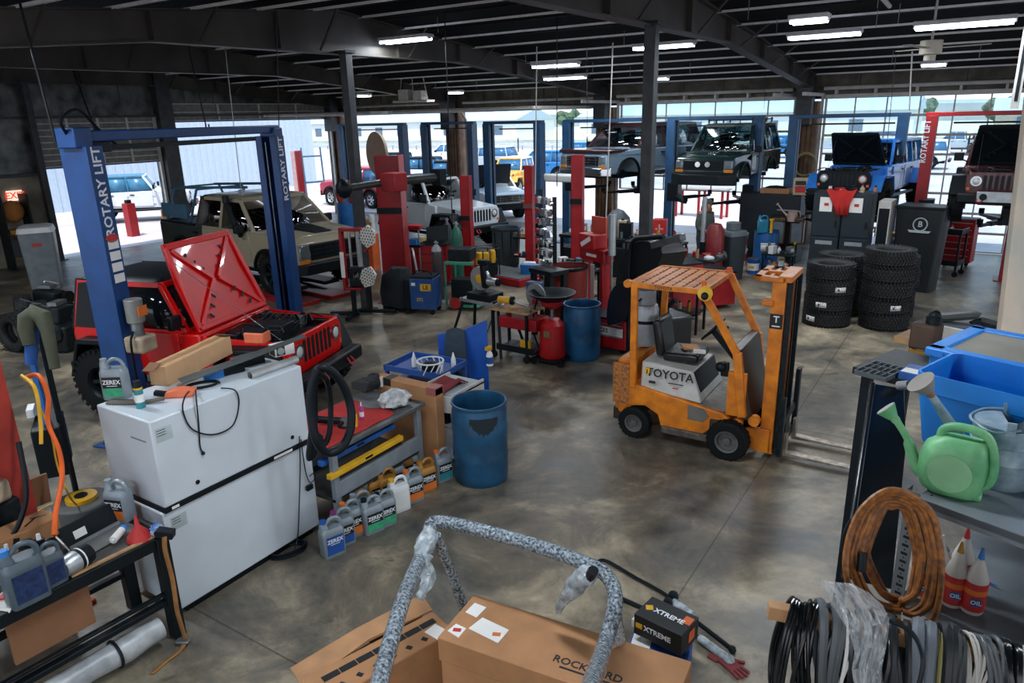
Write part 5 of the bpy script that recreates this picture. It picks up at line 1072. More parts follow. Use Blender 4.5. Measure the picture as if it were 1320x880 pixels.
b = mb(BLK); b.open_ = 1; b.lathe([(.163, .3), (.166, .3), (.166, .34), (.163, .34)], (-.74, .1, .98), 24); b.tube(smooth([(-.74, 0, 1.6), (-.85, -.1, 1.45), (-.86, -.12, 1.15), (-.78, -.2, .98)]), .012, 6).build('strap', None, gb)
TM = M('tire_rubber', '#1d2021', .7, var=.15, scale=20)
def tireb(r=.40, w=.275):
    q = mb(TM); q.open_ = 1; h = w/2; ri = r*.56
    q.lathe([(ri, -h*.7), (ri+.015, -h*.85), (r*.72, -h), (r*.9, -h*.94), (r*.97, -h*.75), (r*.975, 0), (r*.97, h*.75), (r*.9, h*.94), (r*.72, h), (ri+.015, h*.85), (ri, h*.7), (ri-.01, h*.3), (ri+.06, 0), (ri-.01, -h*.3), (ri, -h*.7)], n=56)
    for k in range(44):
        a = 2*math.pi*k/44
        for j, s_ in enumerate((-.55, -.18, .18, .55)): q.box((0, 0, 0), (.03, 2*math.pi*r/44*.6, h*.3), X=MX.Rotation(a+(j % 2)*.07, 4, 'Z') @ MX.Translation((r*.975, 0, s_*h)) @ MX.Rotation(.35 if s_ > 0 else -.35, 4, 'X'))
        for s_ in (-1, 1): q.box((0, 0, 0), (.06, 2*math.pi*r/44*.55, .02), X=MX.Rotation(a, 4, 'Z') @ MX.Translation((r*.93, 0, s_*h*.93)))
    return q
t0 = tireb().build('tire'); tme = t0.data; bpy.data.objects.remove(t0)
SO = ['bottom', 'second', 'third', 'fourth', 'fifth']
def stack(P, n, where, w=.275, r=1, labs=(), jig=.02, seed=1, off=0):
    rd = random.Random(seed)
    for k in range(n):
        o = bpy.data.objects.new('tire', tme); COL.objects.link(o); o.location = (P[0]+rd.uniform(-jig, jig), P[1]+rd.uniform(-jig, jig), w/2*1.0+k*(w+.004)); o.rotation_euler = (0, 0, rd.uniform(0, 6)); o.scale = (r, r, w/.275)
        pos = 'topmost' if k == n-1 else ('bottom' if k == 0 else '%s from the floor' % SO[k])
        tag(o, 'black off-road tire, %s in the %s' % (pos, where), 'tire', 'stacked tires behind the forklift')
        if k in labs:
            q = mb(LWH); a0 = labs[k]-o.rotation_euler.z; rr_ = .404
            pts = [(rr_*math.cos(a), rr_*math.sin(a)) for a in [a0+j*.09 for j in range(6)]]
            q.loft([[(x, y, -.045) for x, y in pts], [(x, y, .045) for x, y in pts]], close=False, cap=False); q.use(LBL).loft([[(x*1.003, y*1.003, -.02) for x, y in pts[1:3]], [(x*1.003, y*1.003, .02) for x, y in pts[1:3]]], close=False, cap=False)
            q.build('sticker', None, o, label='white paper sticker', solid=.003)
def tp(px, py): p = G(px, py); return (p.x, p.y)
c1 = tp(1065, 416); c2 = tp(1136, 420)
stack(c1, 4, 'four-high stack in front at left', labs={0: R(225), 1: R(250), 2: R(290)})
stack(c2, 5, 'five-high stack in front at right', labs={1: R(292)}, seed=2)
stack((c1[0]+.02, c1[1]+.95), 4, 'stack behind the four-high front stack', r=1.04, labs={3: R(200)}, seed=3)
stack((c2[0]+.0, c2[1]+1.0), 4, 'stack behind the five-high front stack', r=1.04, labs={3: R(300)}, seed=4)
CAGE = M('wrapped_tube', '#b4c0c8', .12, .2, var=.5, scale=60, bump=1., col2='#33424c')  # pale flecks paint the wrap's highlight streaks over the dark tube
PT = {'a': G(548, 688, 1.2), 'b': G(776, 742, 1.2)}
t = thing('roll_cage', 'bent roll cage tube wrapped in clear plastic film, standing over the cardboard boxes', 'roll cage', (0, 0, 0))
c1_, c2_ = G(545, 684, 1.2), G(792, 760, 1.2)
L1 = GD(486, 890, 3.3); L2 = GD(757, 895, 2.95); B1 = GD(604, 800, 5.05); B2 = GD(800, 845, 4.3)
mb(CAGE).tube(smooth([L1, L1.lerp(c1_, .5), c1_-V((0, 0, .14)), c1_+V((.04, .02, -.04)), G(565, 672, 1.2), G(660, 694, 1.2), G(745, 722, 1.2), G(782, 742, 1.18), G(793, 775, 1.15), G(780, 830, 1.0), L2], 6), .043, 12).build('main_hoop', None, t)
mb(CAGE).tube([G(562, 690, 1.17), G(582, 738, .8), B1], .034, 10).build('rear_brace', None, t)
mb(CAGE).tube(smooth([G(792, 770, 1.12), G(798, 810, .8), B2], 4), .03, 10).build('rear_brace', None, t)
WR = M('plastic_wrap', '#c3cbcf', .12, var=.2, scale=20, bump=.8)
bl = M('frosted_film', '#b9c4c9', .2, .0, var=.3, scale=18, bump=.8)
q = mb(bl).tube(smooth([G(556, 684, 1.2), G(545, 715, 1.1), G(553, 745, 1.0), G(540, 770, .95)], 5), [.05, .055, .06, .065, .06, .055, .06, .05, .045, .05, .045, .04, .035, .03, .03, .02][:16], 9).jit(.012, 3); q.build('loose_wrap', None, t)
q = mb(FILM); q.loft([[G(795, 790, 1.1), G(801, 800, 1.0), G(806, 826, .8)], [G(785, 800, 1.08), G(792, 815, .9), G(797, 835, .7)], [G(776, 850, .95), G(779, 848, .8), G(785, 850, .6)]], close=False, cap=False).build('hanging_film', None, t, solid=.002)
q = mb(bl).tube(smooth([GD(762, 738, 4.0), GD(748, 748, 4.1), GD(730, 768, 4.2), GD(718, 790, 4.3)], 5), [.02, .04, .06, .06, .055, .055, .06, .055, .05, .045, .04, .035, .03, .025, .02, .01], 10).jit(.008, 8); q.build('wrapped_end', None, t, label='foam-wrapped end hanging from the cage corner')
mb(BLK).tube([GD(765, 735, 3.95), GD(757, 748, 4.05)], .03, 8).build('clamp', None, t)
bz = .72; P0, P1, P3 = G(556, 818, bz), G(611, 766, bz), G(892, 852, bz)
ux = (P3-P1); Lb = ux.length; a = math.atan2(ux.y, ux.x); wdt = (P1-P0).length
yv = V((-math.sin(a), math.cos(a), 0)); cx = (P1+P3)/2-yv*wdt/2
t = thing('cardboard_box', 'large long brown cardboard box with shipping labels under the roll cage', 'box', (cx.x, cx.y, .14), a)
hh = bz-.14
mb(CARD).b(-Lb/2+.01, Lb/2-.01, -wdt/2+.01, wdt/2-.01, 0, hh-.02).build('box', None, t, bevel=.006)
mb(CARD).b(-Lb/2, Lb/2, -wdt/2, wdt/2, hh-.17, hh).build('lid', None, t, bevel=.008)
mi = (MX.Translation((cx.x, cx.y, .14)) @ MX.Rotation(a, 4, 'Z')).inverted()
def onbox(px, py): return mi @ G(px, py, bz)
for i, (pts_, lb) in enumerate((([(600, 789), (612, 777), (627, 783), (614, 796)], 'blank white label'), ([(577, 813), (588, 804), (601, 810), (591, 822)], 'small white label with red mark'), ([(604, 810), (622, 796), (656, 812), (642, 829)], 'large white shipping label'))):
    q = mb(LWH); c_ = [onbox(*p) for p in pts_]; q.loft([[p+V((0, 0, .0005)) for p in c_], [p+V((0, 0, .003)) for p in c_]]); cc = sum(c_, V((0, 0, 0)))/4
    q.use(LRD if i == 1 else LOR)
    if i: q.box((cc.x+(.06 if i == 2 else 0), cc.y-(.02 if i == 2 else 0), hh+.004), (.05, .03, .002), (0, 0, .3))
    q.build('shipping_label', None, t, label=lb)
c_ = onbox(757, 862); X = F3((c_.x, c_.y, hh+.001), (1, 0, 0), (0, 1, 0)); q = mb(LBK).text('ROCKHARD', .075, X).box((0, 0, 0), (.3, .014, .001), X=X @ MX.Translation((0, -.05, 0))); q.build('lettering', None, t, label='black ROCKHARD print')
t = thing('pallet', 'wooden pallet on the floor carrying the cardboard boxes', 'pallet', (cx.x-.35, cx.y-.1, 0), a)
for k in range(6): mb(WOOD).b(-1.15, 1.15, -.5+k*.19, -.5+k*.19+.11, .115, .135).build('deck_board', None, t, bevel=.003)
for k in range(3): mb(WOOD).b(-1.15+k*1.09, -1.03+k*1.09, -.5, .56, .0, .115).build('stringer', None, t, bevel=.003)
A1, A2, A3 = G(402, 880, .52), G(540, 776, .52), G(555, 800, .52)
A1 = G(395, 880, .4); A2 = G(543, 782, .52); d = (V((A2.x, A2.y, 0))-V((A1.x, A1.y, 0))); an = math.atan2(d.y, d.x)
t = thing('torn_carton', 'smaller torn brown carton with black print left of the big box', 'box', ((A1.x+A2.x)/2+.06, (A1.y+A2.y)/2-.02, .14), an); L = d.length+.1
mb(CARD).b(-L/2, L/2, -.26, .0, 0, .36).build('box', None, t, bevel=.01)
q = mb(M('carton_print_side', '#b98a60', .8)); q.loft([[(-L/2, .0, .3), (-L/2, .16, .34), (-L/2, .17, .33), (-L/2, .0, .29)], [(0, .02, .38), (0, .19, .36), (0, .2, .35), (0, .02, .36)], [(L/2, .0, .37), (L/2, .13, .42), (L/2, .14, .41), (L/2, .0, .36)]]).build('flap', None, t)
q = mb(LBK)
for k in range(7): x = -L/2+.15+k*(L-.25)/6; q.box((x, -.09, .3615), (.11, .05, .002), (0, 0, .0)).box((x+.02, -.2, .3615), (.03, .04, .002), (0, 0, .5))
q.build('print', None, t)
mb(LWH).box((L/2-.1, -.2, .363), (.1, .13, .003), (0, 0, .2)).build('label', None, t)
mb(CARDD).box((L/2-.25, .1, .2), (.4, .02, .3), (.3, 0, 0)).box((-L/4, .08, .2), (.5, .02, .28), (.5, 0, .1)).build('torn_edge', None, t)
BXB = M('box_blue_print', '#1c56a6', .5, var=.2, scale=12)
t = thing('parts_carton', 'blue and white parts carton on the floor behind the big box', 'box', G(850, 862, 0), R(12)); mb(BXB).b(-.2, .2, -.14, .16, 0, .22).build('box', None, t, bevel=.004); mb(LWH).b(-.19, -.06, -.141, .161, .12, .222).b(.05, .18, -.142, -.14, .03, .08).build('white_panel', None, t); q = mb(LT).b(-.03, .13, -.143, -.141, .14, .16); q.build('lettering', None, t)
for i, (px, py, rz, lb) in enumerate(((838, 838, -10, 'blue and white tube box lying on the blue carton, left one'), (862, 842, 18, 'blue and white tube box lying on the blue carton, right one'))):
    t = thing('tube_box', lb, 'box', G(px, py-24, .225), R(rz)); mb(BXB).b(-.13, .13, -.035, .035, 0, .06).build('box', None, t, bevel=.004); mb(LWH).b(-.131, -.06, -.036, .036, -.001, .061).b(.0, .05, -.037, .037, .01, .0615).build('white_band', None, t)
t = thing('parts_carton', 'black and orange parts carton on top of the blue carton', 'box', G(858, 815, .30), R(-8)); mb(LBK).b(-.18, .18, -.12, .12, -.02, .14).build('box', None, t, bevel=.004)
q = mb(LT).text('XTREME', .055, F3((0, -.122, .06), (1, 0, 0), (0, 0, 1))).text('XTREME', .06, F3((.02, 0, .142), (1, 0, 0), (0, 1, 0))); q.use(YEL).box((-.13, 0, .141), (.05, .05, .002), (0, 0, .6)).box((-.14, -.121, .06), (.05, .002, .04)).use(ORG).box((.14, .04, .141), (.06, .08, .002)).box((.182, .02, .06), (.002, .08, .08)).build('print', None, t)
t = thing('torsion_rod', 'long black bent rod on the floor, upper one of two, with foam-wrapped end', 'rod', (0, 0, 0)); mb(BLK).tube(smooth([G(770, 724, .04), G(782, 723, .04), G(820, 745, .03), G(856, 765, .03), G(868, 778, .03)], 5), .016, 8).tube([G(868, 778, .03), G(944, 837, .03)], .018, 8).build('rod', None, t); mb(bl).tube([G(868, 776, .035), G(893, 793, .035)], .035, 10).build('foam_sleeve', None, t); mb(BLK).sphere(G(868, 768, .06), .045, 8).sphere(G(861, 776, .05), .04, 8).sphere(G(944, 837, .03), .03, 8).build('joint', None, t)
t = thing('torsion_rod', 'long black rod on the floor, lower one of two, passing behind the cartons', 'rod', (0, 0, 0)); mb(BLK).tube([G(798, 770, .02), G(830, 784, .02), G(902, 822, .02)], .018, 8).build('rod', None, t); mb(bl).tube([G(902, 822, .035), G(940, 850, .035)], .032, 10).sphere(G(940, 850, .035), .04, 8).build('foam_sleeve', None, t)
t = thing('work_glove', 'dusty red work glove lying flat on the floor beside the rods', 'glove', G(940, 857, 0), R(-28)); q = mb(M('dusty_red_cloth', '#8c3f40', .9, bump=.3)).box((0, 0, .015), (.14, .1, .025))
for k in range(4): q.bar((.05, -.04+.026*k, .014), (.15-.01*abs(k-1.5), -.05+.034*k, .012), .022)
q.bar((-.02, .04, .014), (.05, .1, .012), .022).bar((-.06, -.04, .012), (-.14, -.06, .01), .05, .02).build('glove', None, t, bevel=.008)
SG = M('shelf_grey', '#7c848a', .45, .2, var=.15, scale=5)
DZ, LZ = 2.4, 2.0
p0, p1, p2 = G(1172, 575, DZ), G(1181, 640, DZ), G(1330, 695, DZ)
fx = (p2-p1); af = math.atan2(fx.y, fx.x)
sh = thing('steel_shelf', 'grey slotted-steel shelf unit with two decks at right edge, carrying watering cans and totes', 'shelf', (p1.x, p1.y, 0), af)
SD = 1.7
def deck(z): return mb(SG).b(0, 1.2, 0, SD, z-.03, z).b(0, 1.2, 0, .006, z-.045, z).build('deck', None, sh, bevel=.003)
dk = deck(DZ); dk2 = deck(LZ)
q = mb(DRK)
for k in range(30): q.cyl((.03, .05+k*.045, DZ), (.03, .05+k*.045, DZ+.001), .005, n=6).cyl((.55, .05+k*.045, DZ), (.55, .05+k*.045, DZ+.001), .005, n=6)
q.build('perforation', None, dk, kind='stuff')
def post(x, y, sx):
    q = mb(SG).b(x, x+sx*.045, y-.003, y, 0, DZ+.02).b(x-.003, x, y, y+.045, 0, DZ+.02); o = q.build('post', None, sh)
    q = mb(DRK)
    for k in range(34): z = DZ-.03-k*.033; q.b(x+sx*.012, x+sx*.034, y-.0045, y-.0025, z-.005, z+.005); q.cyl((x+sx*.023, y-.0045, z+.016), (x+sx*.023, y-.0025, z+.016), .003, n=6)
    q.build('slot', None, o, kind='stuff')
post(-.03, -.005, 1); post(.42, -.005, 1); post(-.01, SD, 1)
mi = (MX.Translation((p1.x, p1.y, 0)) @ MX.Rotation(af, 4, 'Z'))
t = thing('steel_shelf', 'second grey steel shelf in the bottom right corner, lower and nearer', 'shelf', (.43, 2.05, 0), af); mb(SG).b(0, .6, 0, .45, 2.05, 2.08).b(0, .6, -.004, 0, 2.0, 2.08).build('deck', None, t); mb(SG).b(0, .03, 0, .03, 0, 2.08).build('post', None, t)
GC = M('can_green', '#7fc48a', .45, var=.12, scale=9, col2='#4f9c68')
P = G(1225, 628, DZ)
wc = thing('watering_can', 'pale green plastic watering can with long spout on the grey shelf', 'watering can', G(1222, 633, DZ), R(-6), s=.8)
q = mb(GC); secs = []
for z, w, d, o in ((0, .19, .1, .01), (.02, .235, .13, .005), (.09, .265, .145, 0), (.17, .265, .145, 0), (.22, .235, .13, .005), (.25, .19, .1, .02), (.265, .15, .07, .03)):
    secs.append([(p[0]+o, p[1], p[2]) for p in rr(w, d, min(w, d)*.48, z, 5)])
q.loft(secs).build('body', None, wc)
mb(GC).tube(smooth([(-.11, 0, .06), (-.15, 0, .11), (-.185, 0, .2), (-.235, 0, .27), (-.265, 0, .3)], 5), [.03]*4+[.024]*6+[.016]*6+[.02]*5, 12).build('spout', None, wc)
q = mb(GC).cyl((-.255, 0, .29), (-.29, 0, .325), .022, .045, n=18); r_ = q.build('rose', None, wc); mb(M('rose_grey', '#a9aaa2', .6)).cyl((-.29, 0, .325), (-.292, 0, .327), .043, n=18).build('rose_plate', None, r_)
mb(GC).tube(smooth([(-.06, 0, .235), (-.055, 0, .285), (-.0, 0, .31), (.09, 0, .3), (.13, 0, .25), (.15, 0, .15), (.14, 0, .08), (.11, 0, .05)], 5), .018, 10).build('handle', None, wc)
q = mb(M('can_green_light', '#93d09b', .45)); q.prism([(.085*math.cos(a), .115+.085*math.sin(a)) for a in [k*math.pi/14 for k in range(28)]], -.0745, -.0725).build('raised_oval', None, wc)
mb(GC).box((.1, 0, .012), (.05, .07, .03)).build('foot', None, wc, bevel=.01)
GV = M('galvanised', '#a9bcc6', .45, .2, var=.35, scale=14, col2='#6f8a99')
P = G(1284, 618, DZ)
gc = thing('watering_can', 'galvanised steel watering can with half-covered top behind the green one', 'watering can', P, R(10), s=.92)
b = mb(GV); b.open_ = 1; b.lathe([(.001, .005), (.1, .005), (.105, 0), (.108, .02), (.11, .1), (.112, .105), (.11, .11), (.11, .17), (.114, .175), (.11, .18), (.11, .24), (.113, .245), (.108, .245), (.104, .2), (.104, .02), (.001, .01)], n=40).build('body', None, gc)
mb(GV).prism([(.108*math.cos(a), .108*math.sin(a)) for a in [R(90)+k*math.pi/14 for k in range(15)]], .235, .25, 'xy').build('half_cover', None, gc)
mb(GV).cyl((-.09, .0, .08), (-.27, -.02, .33), .03, .014, n=16).build('spout', None, gc); mb(M('rose_rust', '#8f6a5c', .6, .3)).cyl((-.265, -.02, .325), (-.29, -.022, .355), .014, .022, n=14).build('neck', None, gc)
mb(M('rose_weathered', '#8d8880', .6, .3)).cyl((-.28, -.022, .345), (-.315, -.03, .385), .022, .055, n=22).build('rose', None, gc)
q = mb(GV)
for a in (R(80), R(-95)): q.box((.11*math.cos(a), .11*math.sin(a), .26), (.03, .012, .05)); 
q.tube(smooth([(.02, -.11, .26), (-.06, -.12, .245), (-.11, -.07, .25), (-.12, .02, .25), (-.06, .1, .255), (.02, .11, .26)], 5), .005, 6).build('bail_handle', None, gc)
BT = M('tote_blue', '#1580d8', .4, var=.06)
def tote(P, L, W, H, name, label, rz, lid=False):
    t = thing(name, label, 'tote', P, rz); q = mb(BT); n = 4
    def s_(w, d, z): return [(p[0]+w/2, p[1]+d/2, z) for p in rr(w, d, .04, 0, n)]
    O = lambda k, z: [(x*k+L*(1-k)/2, y*k+W*(1-k)/2, z) for x, y, _ in s_(L, W, 0)]
    S = [O(.86, .0), O(.88, .01), O(.97, H-.08), O(1.0, H-.075), O(1.0, H)]
    if not lid: S += [O(.975, H), O(.95, H-.08), O(.86, .02)]
    q.loft(S).build('tub', None, t)
    if lid: 
        q = mb(BT)
        for k in range(14): x = L*.08+k*L*.84/13; q.b(x-.006, x+.006, W*.0+.005, W*.03+.02, .04, H-.09)
        q.build('rib', None, t); mb(BT).b(-.01, L+.01, -.01, .06, H-.01, H+.03).b(-.01, L+.01, W-.05, W+.01, H-.01, H+.03).b(-.01, .06, .0, W, H-.01, H+.03).build('lid_rim', None, t, bevel=.008)
        mb(M('lid_grey', '#8e8b80', .6, var=.15, scale=3)).b(.05, L, .05, W-.04, H-.005, H+.02).build('lid', None, t, bevel=.006)
        mb(LWH).box((L*.36, -.012, H+.0), (.018, .006, .06)).box((L*.38, W-.0, H+.03), (.03, .03, .02)).build('latch', None, t)
        q = mb(BT)
        for k in range(8): q.b(.03+k*.085, .07+k*.085, -.014, -.008, H-.004, H+.02)
        q.build('hinge_knuckle', None, t)
    return t
a1 = G(1172, 572, DZ)
tote((a1.x-.02, a1.y+.03, DZ), .75, .36, .3, 'storage_tote', 'open bright blue plastic tote on the grey shelf behind the watering cans', af)
dv = V((-math.sin(af), math.cos(af), 0))
tote((a1.x+.0, a1.y+.47, DZ), .95, .5, .25, 'storage_tote', 'blue plastic tote with dirty grey lid behind the open tote', af, True)
pa = GD(1108, 600, 3.25); t = thing('glossy_board', 'tall glossy black panel with rolled edge leaning at the shelf end', 'panel', (0, 0, 0))
q = mb(M('gloss_black', '#141a1e', .25)); A_ = [GD(1125, 494, 3.5), GD(1166, 501, 3.5), GD(1168, 575, 3.45), GD(1150, 760, 3.0), GD(1088, 745, 3.0)]
fwd = FW*.03; q.loft([A_, [p+fwd for p in A_]]).tube([A_[0], A_[4]], .014, 8).build('panel', None, t, bevel=.004)
mb(BLK).tube(smooth([GD(1096, 672, 2.95), GD(1088, 690, 2.9), GD(1086, 712, 2.88)], 4), .008, 6).build('strap', None, t)
mb(M('grey_knob', '#8b8f90', .5)).cyl(GD(1158, 497, 3.5), GD(1172, 496, 3.45), .022, n=12).build('knob', None, t)
DZ2 = 1.95
def rp(px, py, z): return G(px, py, z)
c = GD(1150, 485, 4.6); t = thing('side_bench', 'dark bench end beyond the totes holding an organiser tray', 'bench', (c.x+.25, c.y+.1, 0), af); zt = c.z-.03
mb(DRK).b(-.5, .9, -.1, .5, zt-.05, zt).build('top', None, t, bevel=.006); 
for x in (-.45, .85): mb(BLKM).b(x-.03, x+.03, .0, .06, 0, zt-.05).build('leg', None, t)
t = thing('organiser_tray', 'black divided organiser tray on the bench beyond the black panel', 'tray', (c.x-.08, c.y+.12, zt), af); q = mb(M('tray_grey', '#4c5458', .5)).b(-.1, .1, -.14, .14, 0, .008)
for k in range(6): q.b(-.1+k*.04-.003, -.1+k*.04+.003, -.14, .14, 0, .03)
for k in (-.14, -.04, .06, .14): q.b(-.1, .1, k-.003, k+.003, 0, .03)
q.build('tray', None, t)
t = thing('parts_box', 'blue and white flat box next to the organiser tray', 'box', (c.x+.12, c.y+.15, zt), af+.1); mb(BXB).b(-.07, .1, -.1, .1, 0, .05).build('box', None, t, bevel=.003); mb(LWH).b(-.06, .09, -.09, .0, .05, .052).build('label', None, t)
c = GD(1235, 413, 5.6); t = thing('parts_rack', 'low rack heaped with black plastic trim pieces behind the lidded tote', 'rack', (c.x, c.y, 0), af); zt = c.z
mb(WOOD).b(-.35, .45, -.25, .35, zt-.2, zt-.15).build('board', None, t); mb(LWH).box((.1, -.1, zt-.1), (.6, .02, .14), (.3, 0, 0)).build('white_card', None, t)
for x in (-.3, .4): mb(BLKM).b(x-.02, x+.02, -.02, .02, 0, zt-.2).build('leg', None, t)
for i, (x, y, z, l, w_, h_, rz, ry) in enumerate(((-.05, .1, -.02, .34, .14, .05, .2, -.25), (-.0, .0, -.07, .38, .1, .04, .15, -.1), (.22, .12, -.06, .34, .16, .06, -.1, .1), (.05, .2, -.1, .6, .2, .05, .05, .0), (.28, -.02, -.1, .3, .06, .05, .1, .05))):
    tt = thing('trim_piece', 'black plastic trim piece, %s of the heap behind the lidded tote' % ['topmost', 'second', 'right-hand', 'bottom', 'front'][i], 'trim piece', MX.Translation((c.x, c.y, zt)) @ MX.Rotation(af, 4, 'Z') @ V((x, y, z)), rot=(0, ry, af+rz)); mb([DG, M('trim_grey', '#5f686d', .5), DRK, M('trim_grey'), ORG][i]).loft([rr(l*.9, w_*.8, .02, 0), rr(l, w_, .03, h_*.5), rr(l*.8, w_*.7, .02, h_)]).build('trim', None, tt)
tt = thing('small_engine', 'greasy brown and black mechanical unit at the left end of the trim heap', 'machine', GD(1195, 424, 5.4), af); mb(M('rust_brown', '#5a463a', .7, .2)).box((0, 0, -.05), (.18, .16, .2)).build('block', None, tt, bevel=.02); mb(DRK).cyl((.04, 0, .05), (.04, 0, .11), .055, n=18).sphere((.04, 0, .11), .045, 10).build('cap', None, tt); mb(BRS).box((-.02, -.05, -.2), (.12, .02, .08)).build('bracket', None, tt)
P1_, P2_ = GD(1296, 445, 4.6), GD(1322, 180, 4.75); w_ = RT*.28
t = thing('plywood_board', 'tall pale plywood board leaning at the right edge of the view', 'board', (0, 0, 0)); q = mb(M('pale_plywood', '#cbb79f', .7, var=.18, scale=2.5, col2='#a9a59a')); b_ = P1_-V((0, 0, .6)); tp_ = P2_+(P2_-P1_)*.6
q.loft([[b_, b_+w_, b_+w_+FW*.05, b_+FW*.05], [tp_, tp_+w_, tp_+w_+FW*.05, tp_+FW*.05]]).build('board', None, t, bevel=.004)
def bottle(px, py, name, label, tip, body, labm, h=.25, txt='OIL', z=LZ):
    t = thing(name, label, 'bottle', G(px, py, z), R(10)); mb(body).lathe([(.033, 0), (.036, .008), (.036, h*.52), (.03, h*.62), (.014, h*.8), (.012, h*.84)], n=24).build('bottle', None, t)
    mb(tip).cyl((0, 0, h*.84), (0, 0, h), .011, .004, n=12).build('nozzle', None, t)
    q = mb(labm); q.open_ = 1; q.lathe([(.0368, h*.06), (.0368, h*.5)], n=24); q.use(LOR).lathe([(.0371, h*.32), (.0371, h*.4)], n=24)
    q.use(LBL).box((0, -.0372, h*.22), (.03, .002, .03)).use(LT).text(txt, .022, F3((0, -.0386, h*.22), (1, 0, 0), (0, 0, 1))); q.build('label', None, t); return t
OW = M('oil_white_bottle', '#d9d5cd', .4)
bottle(1252, 786, 'oil_bottle', 'white bottle with red label and blue tip, rightmost on the lower shelf deck', BB, OW, LRD)
bottle(1226, 777, 'oil_bottle', 'white bottle with orange-red label and dark tip, left of the blue-tipped bottle', BRS, OW, LRD, .25)
bottle(1234, 760, 'oil_bottle', 'white bottle with red tip standing behind the dark-tipped bottle', LRD, OW, LRD, .26)
bottle(1188, 766, 'oil_bottle', 'bottle with pink-red label half hidden behind the coiled orange hose, on the left', BLK, OW, LRD, .22)
bottle(1204, 760, 'oil_bottle', 'white-capped bottle with red label half hidden behind the right side of the orange hose', WHT, OW, LRD, .23)
bag('plastic_pack', 'crumpled clear pack behind the red-tipped bottle on the lower deck', G(1213, 740, LZ), .04, .12, BAG, 9)
t = thing('marker_pen', 'red pen with blue tip lying on the lower shelf deck', 'pen', G(1262, 745, LZ+.01), R(-20)); mb(LRD).cyl((-.06, 0, 0), (.04, 0, 0), .005, n=8).build('barrel', None, t); mb(BB).cyl((.04, 0, 0), (.06, 0, 0), .004, n=8).build('tip', None, t)
OH = M('air_hose_orange', '#b06d2b', .5, var=.45, scale=45, col2='#6b4222')
t = thing('air_hose', 'coiled orange-brown air hose hung over the shelf post', 'hose', (0, 0, 0)); q = mb(OH); rd = random.Random(11)
D = 2.35
def C(px, py, d=D): return GD(px, py, d)
for k in range(6):
    l = 1088+k*6+rd.uniform(-2, 2); r = 1213-k*7+rd.uniform(-2, 2); tpy = 631+k*4.5; dd = D+.016*k-.03; bb = 785-k*5+rd.uniform(-12, 12)
    q.tube(smooth([C((l+r)/2+10, bb+6, dd+.05), C(l+26, bb-6, dd+.05), C(l+4, bb-50, dd), C(l+5, 700, dd), C(l+24, 655, dd), C((l+r)/2, tpy, dd), C(r-16, 656, dd), C(r-2, 700, dd), C(r, bb-45, dd), C(r-8, bb-4, dd), C(r-26, bb+10, dd+.02), C((l+r)/2+14, bb+6, dd+.04)], 6), .0105, 8)
q.build('hose', None, t); mb(BLK).cyl(C(1112, 712, D-.03), C(1110, 736, D-.03), .015, n=10).build('sleeve', None, t)
W0, W1 = GD(990, 785, 2.2), GD(1345, 858, 2.02); t = thing('wooden_bar', 'raw wooden bar carrying the coils of cable in the lower right corner', 'bar', (0, 0, 0)); mb(M('raw_timber', '#d09c6d', .7, var=.15, scale=10)).bar(W0, W1, .038, .045).build('bar', None, t, bevel=.003)
WD = (W1-W0).normalized()
def hangcoil(f0, f1, R0, n, r, mat, label, seed=0, sq=1., tilt=.0, name='cable_coil', cat='cable coil'):
    rd = random.Random(seed); t = thing(name, label, cat, (0, 0, 0)); q = mb(mat); ax = WD; side = V((-ax.y, ax.x, 0)).normalized()
    for k in range(n):
        f = f0+(f1-f0)*(k+.5)/n; c0 = W0.lerp(W1, f); rr_ = R0*(1+rd.uniform(-.09, .05)); ce = c0-V((0, 0, rr_*sq-.035-rd.uniform(0, .02))); sk = rd.uniform(-.03, .03)+tilt; ph = rd.uniform(-.01, .01)
        pts = []
        for i in range(30):
            a = 2*math.pi*i/30; pts.append(ce+side*(rr_*.42*math.sin(a))+V((0, 0, rr_*sq*math.cos(a)))+ax*(sk*math.cos(a)+ph+.01*math.sin(2*a+seed)))
        q.tube(pts, r*(1+rd.uniform(-.05, .05)), 7, True)
    q.build('cable', None, t); return t
hc = hangcoil
hc(.06, .22, .2, 11, .006, M('cable_black_gloss', '#14191c', .2), 'shiny thin black cable coil, leftmost on the wooden bar', 1)
hc(.23, .28, .19, 3, .014, M('cable_grey_dark', '#565c60', .45), 'thick dark grey cable coil, second from the left on the bar', 2)
hc(.285, .30, .19, 2, .006, LWH, 'white cable coil squeezed between dark coils near the left', 3)
hc(.31, .42, .2, 7, .010, M('cable_black_gloss'), 'medium black cable coil third group, left of the plastic bag', 4)
hc(.43, .55, .2, 6, .012, M('cable_black_soft', '#23282b', .45), 'dull black cable coil behind the clear plastic bag', 5)
hc(.56, .6, .21, 2, .019, M('cable_grey_mid', '#6b737b', .5), 'thick light grey tube coil right of the clear plastic bag', 6)
hc(.61, .66, .18, 4, .010, M('cable_yellow_green', '#b3ae74', .5), 'yellow-green cable coil in the middle of the bar', 7)
hc(.665, .71, .21, 3, .018, M('cable_black_soft'), 'thick black tube coil right of the yellow-green coil', 8)
hc(.72, .78, .17, 9, .005, M('cable_white', '#cfccc4', .5), 'coil of thin white cables, the left one of two white coils', 9)
hc(.79, .86, .18, 7, .007, M('cable_grey_dark'), 'thin grey cable coil between the two white coils', 10)
hc(.865, .9, .18, 3, .013, M('cable_black_gloss'), 'short black cable coil left of the right white coil', 12)
hc(.91, .97, .17, 6, .007, M('cable_white'), 'coil of white cable at the right end of the bar', 13)
